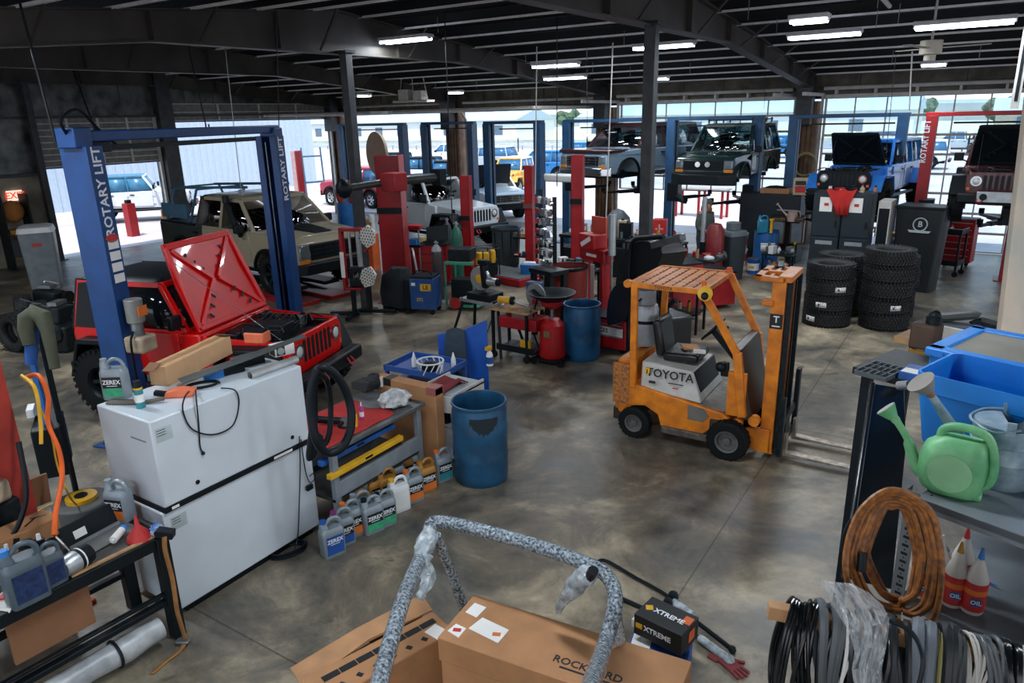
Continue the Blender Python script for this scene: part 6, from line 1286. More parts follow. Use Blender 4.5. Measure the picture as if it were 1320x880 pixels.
t = thing('cable_end', 'loose black cable looping in front of the coils', 'cable', (0, 0, 0)); mb(BLK).tube(smooth([GD(1147, 800, 1.95), GD(1175, 815, 1.9), GD(1190, 850, 1.85), GD(1180, 900, 1.85)]), .006, 6).build('cable', None, t)
t = thing('plastic_bag', 'clear thin plastic bag draped over the cable coils on the wooden bar', 'bag', (0, 0, 0)); q = mb(filmm('thin_bag', .32)); rd = random.Random(21); n = 9
Lp = [(1057, 748), (1066, 768), (1080, 790), (1095, 815), (1102, 840), (1098, 862), (1104, 900)]; Rp = [(1098, 752), (1120, 764), (1138, 780), (1147, 800), (1143, 830), (1136, 862), (1140, 900)]
g = [[GD(l[0]+(r[0]-l[0])*i/n, l[1]+(r[1]-l[1])*i/n, 1.93+.05*math.cos(i*1.1+j)-.05*math.sin(math.pi*i/n)+rd.uniform(-.012, .012)) for i in range(n+1)] for j, (l, r) in enumerate(zip(Lp, Rp))]
q.loft(g, close=False, cap=False).build('film', None, t, solid=.0015, ang=20)
RZ = .86; A, B = G(-20, 800, RZ), G(205, 690, RZ)
dv = (B-A).normalized(); ar = math.atan2(dv.y, dv.x); nrm = V((-dv.y, dv.x, 0))      # nrm points away from the camera
rk = thing('steel_rack', 'black steel rack with wooden deck in the bottom left corner', 'rack', (B.x, B.y, 0), ar); K = BLKM; LL = 1.9; WW = .62
for y in (0, WW): mb(K).b(-LL, 0, y-.03, y+.03, RZ-.09, RZ).build('top_rail', None, rk, bevel=.004); mb(K).b(-LL, 0, y-.03, y+.03, .30, .34).b(-LL, 0, y-.02, y+.02, .38, .40).build('lower_rail', None, rk, bevel=.004)
for x in (0, -LL):
    for y in (0, WW): mb(K).b(x-.045, x+.045, y-.045, y+.045, 0, RZ).build('leg', None, rk, bevel=.005)
    mb(K).b(x-.03, x+.03, 0, WW, RZ-.09, RZ).build('cross_rail', None, rk, bevel=.004)
mb(M('dirty_deck_board', '#4e4c49', .75, var=.25, scale=5)).b(-LL, -.02, .03, WW-.03, RZ-.04, RZ-.01).build('deck', None, rk)
mb(CARDD).b(-1.0, -.5, .06, .09, .42, .74).build('cardboard_backing', None, rk) ; mb(WOOD).b(-.6, -.03, .0, .03, RZ-.0, RZ+.012).build('wood_edge', None, rk)
mi = MX.Translation((B.x, B.y, 0)) @ MX.Rotation(ar, 4, 'Z')
t = thing('wrapped_tube', 'long white plastic-wrapped tube with black straps lying under the rack', 'tube', (B.x, B.y, 0), ar); q = mb(M('white_wrap', '#bfc3c4', .35, var=.3, scale=6, bump=.3, col2='#8c9194')).tube([(-LL+.0-.1*k*0+LL*.0+(-.0)+(LL-.12)*k/14, .0, .14+.006*math.sin(k*2)) for k in range(15)], [.09+.006*math.sin(k*1.7) for k in range(15)], 18); q.build('tube', None, t)
for x in (-1.55, -.95, -.45): mb(BLK).tube([(x, .0+.1*math.cos(a), .14+.1*math.sin(a)) for a in [k*math.pi/10 for k in range(20)]], .011, 6, True).build('strap', None, t)
mb(BLK).tube(smooth([(-1.35, -.1, .17), (-1.1, -.1, .12), (-1.0, -.09, .2), (-.95, -.05, .24)]), .008, 6).build('cord', None, t)
def rkp(px, py, z=RZ): return G(px, py, z)
OJ = M('oil_jug_grey', '#5d6b74', .4, .2, var=.12)
def oiljug(px, py, label, h, cap, rz, sc=1):
    t = jug('oil_jug', label, rkp(px, py), rz, OJ, cap, M('label_navy', '#1f3a6b', .5, var=.3, scale=30), M('label_navy'), txt='', h=h); return t
oiljug(38, 772, 'large grey oil jug with blue cap at the near end of the black rack', .40, BB, ar)
oiljug(68, 752, 'smaller grey oil jug with blue cap and blue label beside the large one', .30, BB, ar+.1)
t = thing('spray_can', 'black spray can with white tip standing behind the oil jugs', 'spray can', rkp(58, 726)); mb(BLK).cyl((0, 0, 0), (0, 0, .19), .033, n=18).build('can', None, t); mb(WHT).cyl((0, 0, .19), (0, 0, .23), .016, .012, n=10).build('cap', None, t); mb(M('label_dark_teal', '#24454f', .5)).cyl((0, 0, .06), (0, 0, .13), .0335, n=18).build('label', None, t)
t = thing('fluid_bottle', 'dark grey bottle with round black cap behind the large oil jug', 'bottle', rkp(40, 728)); mb(M('dark_grey_bottle', '#3a4246', .4)).lathe([(.06, 0), (.06, .1), (.045, .14)], n=18).build('bottle', None, t); mb(DRK).cyl((0, 0, .14), (0, 0, .18), .045, n=18).build('cap', None, t)
t = thing('fluid_bottle', 'pale blue bottle with yellow cap at the very left of the rack', 'bottle', rkp(5, 750)); mb(M('pale_blue_bottle', '#7fb0cf', .4)).lathe([(.035, 0), (.035, .16), (.02, .2)], n=16).build('bottle', None, t); mb(YEL).cyl((0, 0, .2), (0, 0, .23), .018, n=10).build('cap', None, t)
t = thing('glue_bottle', 'white-tipped dark bottle between the pale blue bottle and the oil jugs', 'bottle', rkp(16, 735)); mb(M('dark_grey_bottle')).cyl((0, 0, 0), (0, 0, .15), .025, n=14).build('bottle', None, t); mb(WHT).cyl((0, 0, .15), (0, 0, .2), .012, n=10).build('tip', None, t)
t = thing('paper_pack', 'red and white crumpled paper pack at the left end of the rack', 'pack', rkp(10, 778), .4); mb(LWH).box((0, 0, .02), (.16, .14, .03), (.1, .1, 0)).jit(.01, 2).build('pack', None, t); mb(LRD).box((0.0, .02, .045), (.1, .05, .01), (.1, 0, .4)).build('print', None, t)
t = thing('headlamp_unit', 'silver and black cylindrical lamp unit lying on its side on the rack', 'lamp unit', rkp(98, 722, RZ+.07), ar+.25); b = mb(ALU); b.lathe([(.06, -.1), (.07, -.07), (.072, 0)], axis='x', n=24).build('housing', None, t); mb(BLK).lathe([(.074, 0), (.076, .03), (.065, .1), (.02, .11)], axis='x', n=24).build('front', None, t); mb(LWH).lathe([(.0765, .02), (.0768, .03)], axis='x', n=24).build('band', None, t)
t = thing('white_card', 'white card leaning behind the lamp unit on the rack', 'card', rkp(84, 710)); mb(LWH).box((0, 0, .05), (.1, .01, .12), (.4, .3, 0)).build('card', None, t)
t = thing('flat_box', 'open black flat box lid with white sticker standing on edge on the rack', 'box', rkp(118, 690), ar+.15); mb(BLK).box((0, 0, .08), (.4, .02, .17), (-.25, 0, 0)).build('lid', None, t, bevel=.003); mb(LWH).box((-.08, -.0, .07), (.09, .026, .06), (-.25, 0, 0)).build('sticker', None, t); mb(ALU).box((.02, -.03, .01), (.4, .02, .02)).build('edge', None, t)
mb(M('grey_sheet', '#6b6c6b', .6)).box((.05, -.12, -.002), (.36, .2, .004)).build('sheet', None, t)
t = thing('spray_can', 'white spray can with blue cap lying on the rack', 'spray can', rkp(151, 690, RZ+.03), rot=(0, R(90), R(-55))); mb(LWH).cyl((0, 0, -.07), (0, 0, .06), .028, n=18).build('can', None, t); mb(BB).cyl((0, 0, -.1), (0, 0, -.07), .028, n=18).build('cap', None, t); mb(WHT).cyl((0, 0, .06), (0, 0, .08), .012, n=12).build('neck', None, t)
t = thing('funnel', 'red plastic funnel upside down on the rack near the white cabinet', 'funnel', rkp(180, 694)); b = mb(LRD); b.open_ = 1; b.lathe([(.085, 0), (.08, .03), (.018, .11), (.008, .19), (.004, .19), (.014, .11), (.075, .02)], n=28).build('funnel', None, t)
bag('shop_towel', 'crumpled white and blue wipes at the corner of the rack', rkp(203, 688), .05, .1, M('blue_white_wipe', '#b9cbe0', .8, var=.4, scale=16, col2='#3f72b8', bump=.5), 17, 'cloth')
t = thing('power_tool_battery', 'black hook clamp at the corner of the rack beside the wipes', 'tool', rkp(214, 690, RZ+.03), .3); mb(BLK).box((0, 0, .02), (.12, .07, .06), (0, .2, .3)).cyl((-.05, 0, .02), (-.09, 0, .0), .02, n=10).build('body', None, t, bevel=.015)
ST = M('ratchet_strap', '#a8753f', .8, var=.2, scale=12)
t = thing('ratchet_strap', 'orange-brown ratchet strap hanging from the rack corner down to the floor', 'strap', (0, 0, 0))
def ribbon(pts, w, mat, name='webbing', wd=(.84, .54, 0)):
    P = smooth(pts, 5); W_ = V(wd)*w/2; return mb(mat).loft([[p-W_, p+W_] for p in P], close=False, cap=False).build(name, None, t, solid=.003)
ribbon([G(212, 690, RZ+.05), GX(213, 710, B.x+.12), GX(222, 745, B.x+.13), GX(228, 785, B.x+.12), GX(232, 800, B.x+.12), G(240, 826, .02)], .035, ST)
ribbon([G(240, 824, .03), G(232, 838, .012), G(214, 852, .01), G(196, 868, .01)], .035, ST)
mb(STL).box(G(236, 826, .03), (.1, .05, .02), (0, 0, .5)).build('ratchet', None, t, bevel=.005)
t = thing('cardboard_box', 'brown cardboard box with black logo at the far left of the rack', 'box', rkp(52, 710)+nrm*.22, ar+.05); mb(CARD).b(-.22, .2, -.1, .12, 0, .13).build('box', None, t, bevel=.005); mb(LBK).box((.05, 0, .131), (.12, .015, .002), (0, 0, .6)).box((.12, .03, .131), (.1, .015, .002), (0, 0, -.4)).box((-.1, -.101, .07), (.04, .002, .08), (0, .3, 0)).build('print', None, t)
t = thing('cardboard_sheet', 'long brown cardboard sheet standing along the back of the rack', 'box', rkp(30, 690)+nrm*.42, ar); mb(CARDD).box((0, 0, .1), (.75, .02, .26), (.15, 0, 0)).build('sheet', None, t)
def FP(px, py): p = G(px, py, 0); return (p.x, p.y, 0)
def sc_at(P): return (V(P)-CAMP).dot(FW)/F_        # metres per pixel at P
YAW = R(-33)                                          # facing the camera roughly
P = FP(458, 408); t = thing('infrared_heater', 'red wheeled infrared paint dryer with two white hexagonal grilles', 'heater', P, R(25))
mb(BLKM).b(-.04, .04, -.04, .04, .05, .95).b(-.5, .1, -.04, .04, .03, .1).b(-.04, .04, -.45, .0, .03, .1).b(.0, .75, .18, .26, .03, .1).b(-.04, .04, 0, .25, .03, .1).build('stand', None, t, bevel=.006)
mb(REDL).b(-.16, -.1, -.08, .08, .55, 1.75).b(-.16, .3, -.08, .08, 1.69, 1.75).b(-.16, .2, -.08, .08, .55, .6).build('frame', None, t, bevel=.01)
mb(LWH).b(-.17, -.09, -.085, -.08, .8, 1.3).build('label', None, t); mb(ALU).cyl((.02, 0, .65), (.02, 0, 1.7), .025, n=12).cyl((.2, 0, 1.0), (.2, 0, 1.7), .05, n=12).build('column', None, t); mb(DRK).box((.12, 0, .95), (.3, .16, .12)).box((.15, .0, .7), (.34, .2, .14)).build('hinge_block', None, t, bevel=.02)
HXM = M('grille_white', '#e6e4da', .5)
for (x, z, ry) in ((.42, 1.6, .1), (.36, .82, .35)):
    X = MX.Translation((x, -.12, z)) @ MX.Rotation(R(-8), 4, 'Z') @ MX.Rotation(ry, 4, 'Y')
    o = mb(HXM).prism([(.17*math.cos(R(60*k+90)), .22*math.sin(R(60*k+90))) for k in range(6)], 0, .06, 'xz', X=X).build('lamp_head', None, t, bevel=.008)
    q = mb(LBK)
    for j in range(7):
        for i in range(6):
            cx, cz = -.15+i*.055+(j % 2)*.027, -.17+j*.055
            if abs(cx)/.15+max(0, abs(cz)-.09)/.13 < 1.05:
                q.prism([(cx-.017, cz), (cx+.017, cz), (cx, cz+.033)], -.004, .001, 'xz', X=X)
    q.build('grille', None, o, kind='stuff')
mb(REDL).bar((.3, 0, 1.3), (.42, -.05, 1.4), .04).build('arm', None, t)
P = FP(515, 398); t = thing('covered_machine', 'machine under a dark cloth cover between the heater and the blue welder', 'machine', P, R(10)); q = mb(M('dark_cover', '#1a2228', .8, bump=.4))
q.loft([[(p[0]*1.0, p[1], p[2]) for p in rr(.62, .5, .12, .1)], rr(.64, .52, .14, .4), rr(.55, .42, .14, .72), [(p[0]+.08, p[1], p[2]) for p in rr(.3, .3, .1, .86)]]).jit(.02, 3).build('cover', None, t); mb(BLKM).box((-.2, 0, .05), (.12, .4, .1)).box((.2, 0, .05), (.12, .4, .1)).build('base', None, t)
P = FP(548, 402); t = thing('welding_machine', 'blue and black welding machine on casters with yellow sticker', 'welder', P, R(20)); mb(M('welder_blue', '#23518f', .4)).b(-.22, .28, -.2, .25, .1, .72).build('case', None, t, bevel=.015); mb(BLK).b(-.34, -.21, -.2, .25, .1, .7).build('front_panel', None, t, bevel=.015)
q = mb(YEL).b(.0, .22, -.204, -.2, .48, .62); q.use(LBK).text('LE', .12, F3((.11, -.206, .55), (1, 0, 0), (0, 0, 1))).build('sticker', None, t); q = mb(YEL).text('272', .09, F3((-.02, -.203, .3), (1, 0, 0), (0, 0, 1))).build('lettering', None, t)
mb(DRK).b(-.2, .26, -.19, .24, .72, .76).tube(smooth([(-.2, 0, .76), (-.1, 0, .84), (.1, 0, .84), (.2, 0, .76)]), .015, 6).build('handle', None, t); mb(LWH).b(-.18, -.1, -.204, -.2, .58, .64).build('label', None, t)
for x in (-.28, .22):
    for y in (-.18, .22): mb(BLK).cyl((x, y-.02, .05), (x, y+.02, .05), .05, n=14).build('caster', None, t)
def gasbottle(px, py, h, r, col, label, cap=ALU, neck=None):
    t = thing('gas_cylinder', label, 'gas cylinder', FP(px, py)); mb(col).lathe([(r*.95, 0), (r, .03), (r, h*.78), (r*.8, h*.87), (r*.3, h*.93)], n=24).build('cylinder', None, t)
    if neck: mb(neck).lathe([(r*1.0, h*.76), (r*.82, h*.875), (r*.32, h*.935)], n=24).build('shoulder', None, t)
    mb(BRS if cap is None else cap).cyl((0, 0, h*.92), (0, 0, h), .022, n=12).cyl((-.05, 0, h*.97), (.05, 0, h*.97), .02, n=10).build('valve', None, t); return t
gasbottle(566, 385, 1.25, .12, M('bottle_brown_grey', '#51474a', .4, .2), 'brown-grey gas cylinder behind the blue welder', neck=M('neck_grey', '#9aa0a4', .4))
gasbottle(592, 380, 1.6, .13, M('bottle_green', '#1f6450', .4), 'tall green gas cylinder with gauge strapped to the green cart'); 
gasbottle(579, 350, 1.35, .11, M('bottle_dark', '#2b3a40', .4), 'dark gas cylinder behind the tall green one')
P = FP(600, 395); t = thing('welding_cart', 'green-framed wheeled cart holding the green cylinder and a welder', 'cart', P, R(15)); TC = M('cart_green', '#4aa587', .45)
mb(TC).b(-.32, -.28, -.28, -.24, .08, .95).b(.28, .32, -.28, -.24, .08, .6).b(-.3, .3, -.3, -.2, .92, .98).b(-.32, .4, -.3, .2, .06, .1).b(-.3, -.26, .2, .24, .08, .95).b(-.32, -.26, -.28, .24, .9, .95).build('frame', None, t, bevel=.008); mb(DRK).b(-.22, .26, -.2, .15, .12, .6).b(-.25, .22, -.22, .18, .98, 1.22).build('welder_case', None, t, bevel=.02); mb(LRD).cyl((-.1, -.32, .14), (-.1, -.28, .14), .12, n=20).build('wheel', None, t)
for i, (px, py, lb) in enumerate(((612, 365, 'black and yellow portable generator behind the green cart, left one'), (628, 362, 'black and yellow portable generator behind the mitre saw, right one'))):
    t = thing('generator', lb, 'generator', FP(px, py), R(20+20*i)); mb(DRK).b(-.24, .24, -.2, .2, .08, .55).build('engine', None, t, bevel=.03); mb(YEL).b(-.2, .05, -.22, -.1, .5, .72).b(.08, .2, -.21, .1, .45, .75).build('fairing', None, t, bevel=.03); mb(BLKM).tube([(-.28, -.22, .02), (-.28, -.22, .8), (.28, -.22, .8), (.28, -.22, .02)], .016, 6).tube([(-.28, .22, .02), (-.28, .22, .8), (.28, .22, .8), (.28, .22, .02)], .016, 6).build('frame', None, t); mb(DRK).cyl((.12, -.23, .3), (.12, -.19, .3), .12, n=20).build('recoil_starter', None, t)
t = gasbottle(515, 372, 1.5, .13, REDL, 'red fire extinguisher shaped cylinder beside the thick red post', cap=BLKM); mb(LWH).b(-.09, .09, -.135, -.128, .5, 1.2).build('label', None, t)
P = FP(538, 378); t = thing('bottle_jack_stand', 'tall steel jack stand with red top beside the thick red post', 'jack', P, R(15)); mb(ALU).cyl((-.12, 0, 0), (-.12, 0, 1.45), .018, n=10).cyl((.12, 0, 0), (.12, 0, 1.45), .018, n=10).bar((.0, -.1, 1.05), (.25, -.35, .1), .04).build('rod', None, t); mb(REDL).b(-.18, .2, -.1, .1, 1.42, 1.52).build('top', None, t, bevel=.02); mb(BLKM).b(-.2, .2, -.14, .14, 1.05, 1.1).build('tray', None, t); mb(BB).b(-.1, .1, -.1, .1, 1.1, 1.22).build('blue_block', None, t)
P = FP(560, 365); t = thing('tool_cabinet', 'red roller tool cabinet behind the gas cylinders with tools on top', 'cabinet', P, R(10)); mb(REDL).b(-.55, .5, -.25, .25, .1, .95).build('body', None, t, bevel=.01)
for k in range(4): mb(REDL).b(-.5, .45, -.27, -.25, .14+.2*k, .31+.2*k).build('drawer', None, t, bevel=.006)
mb(DRK).b(-.57, .52, -.27, .27, .95, .98).build('top', None, t)
t = thing('laptop', 'open black laptop-like tray on the red roller cabinet', 'laptop', (P[0]+.1, P[1]+.0, .98), R(15)); mb(BLK).b(-.25, .25, -.15, .1, 0, .03).build('base', None, t); mb(BLK).box((.0, .14, .18), (.55, .03, .34), (-.35, -.12, 0)).build('screen', None, t)
t = thing('wooden_block', 'small pale wooden box on the red roller cabinet', 'box', (P[0]-.25, P[1]-.12, .98), .3); mb(M('pale_yellow_wood', '#cdb87e', .6)).b(-.12, .12, -.08, .08, 0, .12).build('box', None, t, bevel=.01)
P = FP(628, 448); t = thing('mitre_saw', 'silver and black mitre saw with yellow disc on a folding stand', 'saw', P, R(-5)); sh_ = .85
q = mb(ALU).b(-.42, .5, -.18, -.12, sh_-.06, sh_).b(-.42, .5, .12, .18, sh_-.06, sh_).b(-.4, -.34, -.18, .18, sh_-.06, sh_).b(.4, .46, -.18, .18, sh_-.06, sh_).build('stand_frame', None, t, bevel=.006)
for x, dx in ((-.35, -.22), (.38, .18)):
    for y in (-.15, .15): mb(BLKM).bar((x, y, sh_-.05), (x+dx, y*2.2, .0), .045).build('stand_leg', None, t)
mb(BLK).b(-.24, .26, -.2, .16, sh_, sh_+.12).cyl((.0, 0, sh_), (0, 0, sh_+.13), .18, n=24).build('base', None, t, bevel=.015)
q = mb(M('blade_guard_silver', '#b9bec0', .3, .6)).cyl((-.08, -.04, sh_+.33), (-.08, .02, sh_+.33), .2, n=32); g_ = q.build('blade_guard', None, t, bevel=.01); mb(YEL).cyl((-.08, -.045, sh_+.33), (-.08, -.04, sh_+.33), .075, n=24).build('disc', None, g_)
mb(BLK).box((.02, -.02, sh_+.4), (.1, .12, .42), (0, -.1, 0)).box((.04, -.05, sh_+.62), (.2, .12, .08)).build('arm', None, t, bevel=.02); mb(ALU).cyl((.05, 0, sh_+.3), (.26, 0, sh_+.3), .07, n=18).build('motor', None, t); mb(BLK).cyl((.26, 0, sh_+.3), (.3, 0, sh_+.3), .06, n=18).build('motor_cap', None, t)
mb(BLK).tube(smooth([(.3, -.1, sh_-.1), (.25, -.2, .5), (.1, -.2, .15), (.15, -.3, .02), (.3, -.35, .01), (.2, -.42, .01), (.1, -.35, .012)]), .008, 6).build('cord', None, t)
P = FP(672, 460); t = thing('wheeled_bench', 'small wheeled bench with worn wooden top and red tray beneath', 'bench', P, R(-2)); bh = .82
mb(WOOD).b(-.42, .3, -.25, .25, bh-.03, bh).build('top', None, t); mb(REDL).b(-.28, .42, -.2, .2, bh-.3, bh-.12).build('tray', None, t, bevel=.01); mb(BLKM).b(-.3, .4, -.24, .2, .16, .2).b(-.3, .4, -.26, -.24, .16, .26).build('lower_shelf', None, t)
for x in (-.38, .26):
    for y in (-.22, .22): mb(BLKM).b(x-.02, x+.02, y-.02, y+.02, .1, bh).build('leg', None, t); mb(RUB).cyl((x, y-.02, .06), (x, y+.02, .06), .06, n=16).build('caster', None, t)
mb(YEL).box((.22, -.2, .3), (.18, .04, .14)).build('yellow_label', None, t)
t = thing('grinder', 'yellow-bodied angle tool clamped at the left end of the wheeled bench', 'tool', (P[0]-.2, P[1]-.05, bh+.07), R(5)); mb(YEL).cyl((-.16, 0, .04), (.06, 0, .04), .055, n=18).build('body', None, t); mb(BLK).cyl((.06, 0, .04), (.1, 0, .04), .07, n=18).cyl((-.2, -.1, 0), (-.2, .1, 0), .02, n=10).build('flange', None, t); mb(STL).tube([(.1, 0, .04), (.4, -.1, .0), (.5, -.2, -.05)], .025, 8).build('shaft', None, t)
t = thing('cut_off_saw', 'blue cut-off saw with large grey disc at the right end of the wheeled bench', 'saw', (P[0]+.22, P[1]+.12, bh), R(-8)); mb(M('disc_grey', '#84898a', .5, .3)).cyl((0, -.02, .2), (0, .01, .2), .19, n=36).build('disc', None, t); mb(M('saw_blue', '#26507c', .4)).box((-.12, .12, .3), (.26, .14, .16)).box((-.12, .12, .1), (.14, .14, .3)).build('body', None, t, bevel=.02); mb(REDL).box((0, -.03, .1), (.1, .03, .08)).build('guard', None, t)
P = FP(712, 466); t = thing('oil_drainer', 'red upright waste oil tank with wide black catch basin', 'oil drainer', P, R(5)); mb(RED).lathe([(.2, .1), (.22, .14), (.2, .3), (.19, .62), (.12, .7), (.001, .72)], n=28).build('tank', None, t)
mb(M('brass_plate', '#8e7f5c', .4, .4)).b(-.05, .05, -.205, -.196, .45, .55).build('plate', None, t); mb(BLKM).b(-.25, .25, -.22, .22, .06, .1).build('base', None, t)
for x in (-.22, .22): mb(RUB).cyl((x, -.22, .06), (x, -.17, .06), .06, n=14).build('caster', None, t)
mb(STL).cyl((0, 0, .7), (0, 0, 1.0), .03, n=10).build('pipe', None, t); b = mb(REDL); b.open_ = 1; b.lathe([(.05, .86), (.17, .93), (.19, 1.0), (.18, 1.0), (.05, .9)], n=28).build('funnel', None, t)
b = mb(BLK); b.open_ = 1; b.lathe([(.05, .98), (.25, 1.03), (.36, 1.1), (.37, 1.12), (.35, 1.12), (.24, 1.05), (.01, 1.0)], n=32).build('basin', None, t); mb(BLK).tube(smooth([(-.2, 0, .15), (-.3, -.05, .5), (-.28, 0, .9), (-.2, 0, 1.05)]), .014, 6).build('hose', None, t)
P = GD(706, 300, 13.2); P = (P.x, P.y, 0); t = thing('parts_display_rack', 'tall spinning rack covered in small hanging metal parts and red caps', 'rack', P, YAW); Hh = HT(P, 245)
mb(DRK).b(-.3, -.25, -.03, .03, 0, Hh).b(.25, .3, -.03, .03, 0, Hh-.1).b(-.3, .3, -.3, .3, 0, .04).b(-.3, .3, -.03, .0, .1, .14).build('frame', None, t)
for k in range(8): mb(DRK).b(-.28, .28, -.02, 0, .3+k*(Hh-.4)/7.5, .32+k*(Hh-.4)/7.5).build('rail', None, t)
rd = random.Random(8); mm = [ALU, CHR, M('part_dull', '#7d8487', .4, .5), WHT]
for r_ in range(11):
    z = .35+r_*(Hh-.45)/10.5
    mb(REDL if r_ % 2 else LRD).cyl((-.25, -.06, z), (-.25, -.11, z), .052, n=12).build('red_cap', None, t)
    for c_ in range(8):
        x = -.17+c_*.06+rd.uniform(-.01, .01); zz = z+rd.uniform(-.02, .02); q = mb(mm[rd.randrange(4)])
        (q.cyl((x, -.04, zz), (x, -.09, zz), rd.uniform(.028, .05), n=8) if (r_+c_) % 2 else q.box((x, -.07, zz), (.06, .05, .12), (0, rd.uniform(-.6, .6), 0))).build('hanging_part', None, t)
P = FP(708, 432); t = thing('steel_stand', 'black square steel stand between the wheeled bench and the red lift', 'stand', P, R(-20)); 
for x in (-.22, .22):
    for y in (-.15, .15): mb(BLKM).b(x-.04, x+.04, y-.04, y+.04, 0, 1.15).build('leg', None, t)
mb(BLKM).b(-.3, .3, -.2, .2, 1.12, 1.2).build('top', None, t, bevel=.01)
def pail(name, label, cat, P, r, h, body, rim, lid=None, labm=None, tap=.8):
    t = thing(name, label, cat, P); b = mb(body); b.open_ = 1; b.lathe([(.001, .0), (r*tap, 0), (r, h), (r*1.04, h), (r*.94, h-.01), (r*tap*.9, .03), (.001, .03)], n=28).build('shell', None, t)
    b = mb(rim); b.open_ = 1; b.lathe([(r*1.0, h-.05), (r*1.06, h-.03), (r*1.06, h+.01), (r*.94, h+.01)], n=28).build('rim', None, t)
    if lid: mb(lid).cyl((0, 0, h), (0, 0, h+.025), r*1.02, n=28).build('lid', None, t)
    if labm: b = mb(labm); b.open_ = 1; b.lathe([(r*(tap+(1-tap)*.25)+.003, h*.25), (r*(tap+(1-tap)*.75)+.003, h*.75)], n=28); b.use(YEL).box((0, -r*.93, h*.5), (r*.8, .02, h*.15)).build('label', None, t)
    return t
p = GD(733, 340, 12.8); pail('waste_bin', 'large dark red round waste bin with black liner, right of the parts rack', 'bin', (p.x, p.y, 0), .33, 1.15, M('bin_red', '#8a2f28', .5), BLK)
P = FP(768, 418); t = thing('hydraulic_press', 'red hydraulic machine with white scale strips and tall silver cylinder', 'press', P, R(-25)); mb(REDL).b(-.3, -.22, -.1, .1, 0, 1.3).b(.22, .3, -.1, .1, 0, 1.3).b(-.34, .34, -.12, .12, 1.2, 1.42).b(-.35, .35, -.25, .25, 0, .06).build('frame', None, t, bevel=.01)
mb(RED).b(-.28, .16, -.2, .1, 1.42, 1.68).build('pump_box', None, t, bevel=.02); mb(LWH).box((-.06, -.205, 1.55), (.3, .01, .08), (0, -.5, 0)).build('stripe', None, t); mb(LWH).b(-.2, -.1, -.12, -.11, .3, 1.15).b(-.02, .08, -.12, -.11, .3, 1.15).build('scale_strip', None, t); mb(LWH).b(-.14, .14, -.125, -.12, 1.28, 1.33).build('stripe', None, t)
mb(ALU).cyl((.42, 0, 1.35), (.42, 0, 2.05), .065, n=20).build('cylinder', None, t); mb(STL).cyl((.42, 0, .1), (.42, 0, 1.35), .022, n=12).build('rod', None, t); mb(M('wavy_label', '#c44b3a', .5)).b(-.3, .1, .12, .16, 1.42, 1.95).build('back_board', None, t)
P = GY(843, 400, 9.9); t = thing('tire_changer', 'black tire changer with large arched shrouds and bent tube arm behind the forklift', 'tire changer', (P.x, 9.85, 0), YAW); t.scale = (.95, .95, 1.06); SB = M('shroud_black', '#12191e', .35)
def arcp(cx, cz, r0, r1, a0, a1, n=14): return [(cx+r1*math.cos(R(a0+(a1-a0)*k/n)), cz+r1*math.sin(R(a0+(a1-a0)*k/n))) for k in range(n+1)]+[(cx+r0*math.cos(R(a1-(a1-a0)*k/n)), cz+r0*math.sin(R(a1-(a1-a0)*k/n))) for k in range(n+1)]
mb(SB).prism(arcp(.2, 1.05, .02, .82, 60, 190), -.3, .15, 'xz').build('shroud', None, t, bevel=.03); mb(SB).prism(arcp(.0, .75, .02, .55, 60, 200), -.5, -.32, 'xz').build('shroud', None, t, bevel=.03)
mb(SB).b(-.3, .55, -.3, .35, 0, .85).build('cabinet', None, t, bevel=.03); mb(BLKM).tube(smooth([(-.15, -.35, .8), (-.15, -.35, 1.6), (-.05, -.35, 1.85), (.3, -.33, 1.93), (.62, -.3, 1.98)]), .035, 10).build('tube_arm', None, t); mb(M('greasy_steel_bar', '#6f7678', .35, .6)).bar((.35, -.28, 1.83), (1.0, -.25, 2.02), .1, .09).build('slide_arm', None, t, bevel=.01)
mb(BLKM).bar((.4, -.2, 1.8), (.75, -.2, .3), .09).bar((.25, -.25, .75), (.9, -.25, 1.2), .05).bar((.2, -.2, 1.5), (.95, -.2, .35), .07).build('strut', None, t); mb(STL).cyl((.2, -.2, .85), (.2, -.2, .92), .25, n=28).build('turntable', None, t); mb(BRS).box((.5, -.4, .7), (.3, .16, .2), (0, .3, 0)).build('brass_block', None, t, bevel=.03)
def toolbox(P, rz, w, d, h, label, mat, dr=4, top=BLK, text=None, nm='tool_chest'):
    t = thing(nm, label, 'tool chest', P, rz); mb(mat).b(-w/2, w/2, -d/2, d/2, .08, h).build('body', None, t, bevel=.01); mb(top).b(-w/2-.01, w/2+.01, -d/2-.01, d/2+.01, h, h+.03).build('top', None, t, bevel=.005)
    for k in range(dr):
        z0_ = .12+(h-.16)*k/dr; o = mb(mat).b(-w/2+.03, w/2-.03, -d/2-.012, -d/2, z0_, z0_+(h-.16)/dr-.015).build('drawer', None, t, bevel=.004); mb(ALU).b(-w/2+.06, w/2-.06, -d/2-.03, -d/2-.012, z0_+(h-.16)/dr-.04, z0_+(h-.16)/dr-.025).build('handle', None, o)
    for x in (-w/2+.08, w/2-.08): mb(RUB).cyl((x, -d/2+.06, .04), (x, -d/2+.1, .04), .04, n=12).build('caster', None, t)
    if text: mb(LWH).b(-w/2+.02, w/2-.02, -d/2-.034, -d/2-.03, h*.55, h*.8).use(LBK).text(text, h*.18, F3((0, -d/2-.036, h*.675), (1, 0, 0), (0, 0, 1))).build('nameplate', None, t)
    return t
toolbox(FP(872, 408), R(-40), .7, .6, 1.05, 'red tool chest with black top right behind the forklift guard', REDL, 5)
toolbox(FP(790, 448), R(-8), .75, .5, .55, 'low red chest with white name strip beside the blue open drum', RED, 2, text='CES')
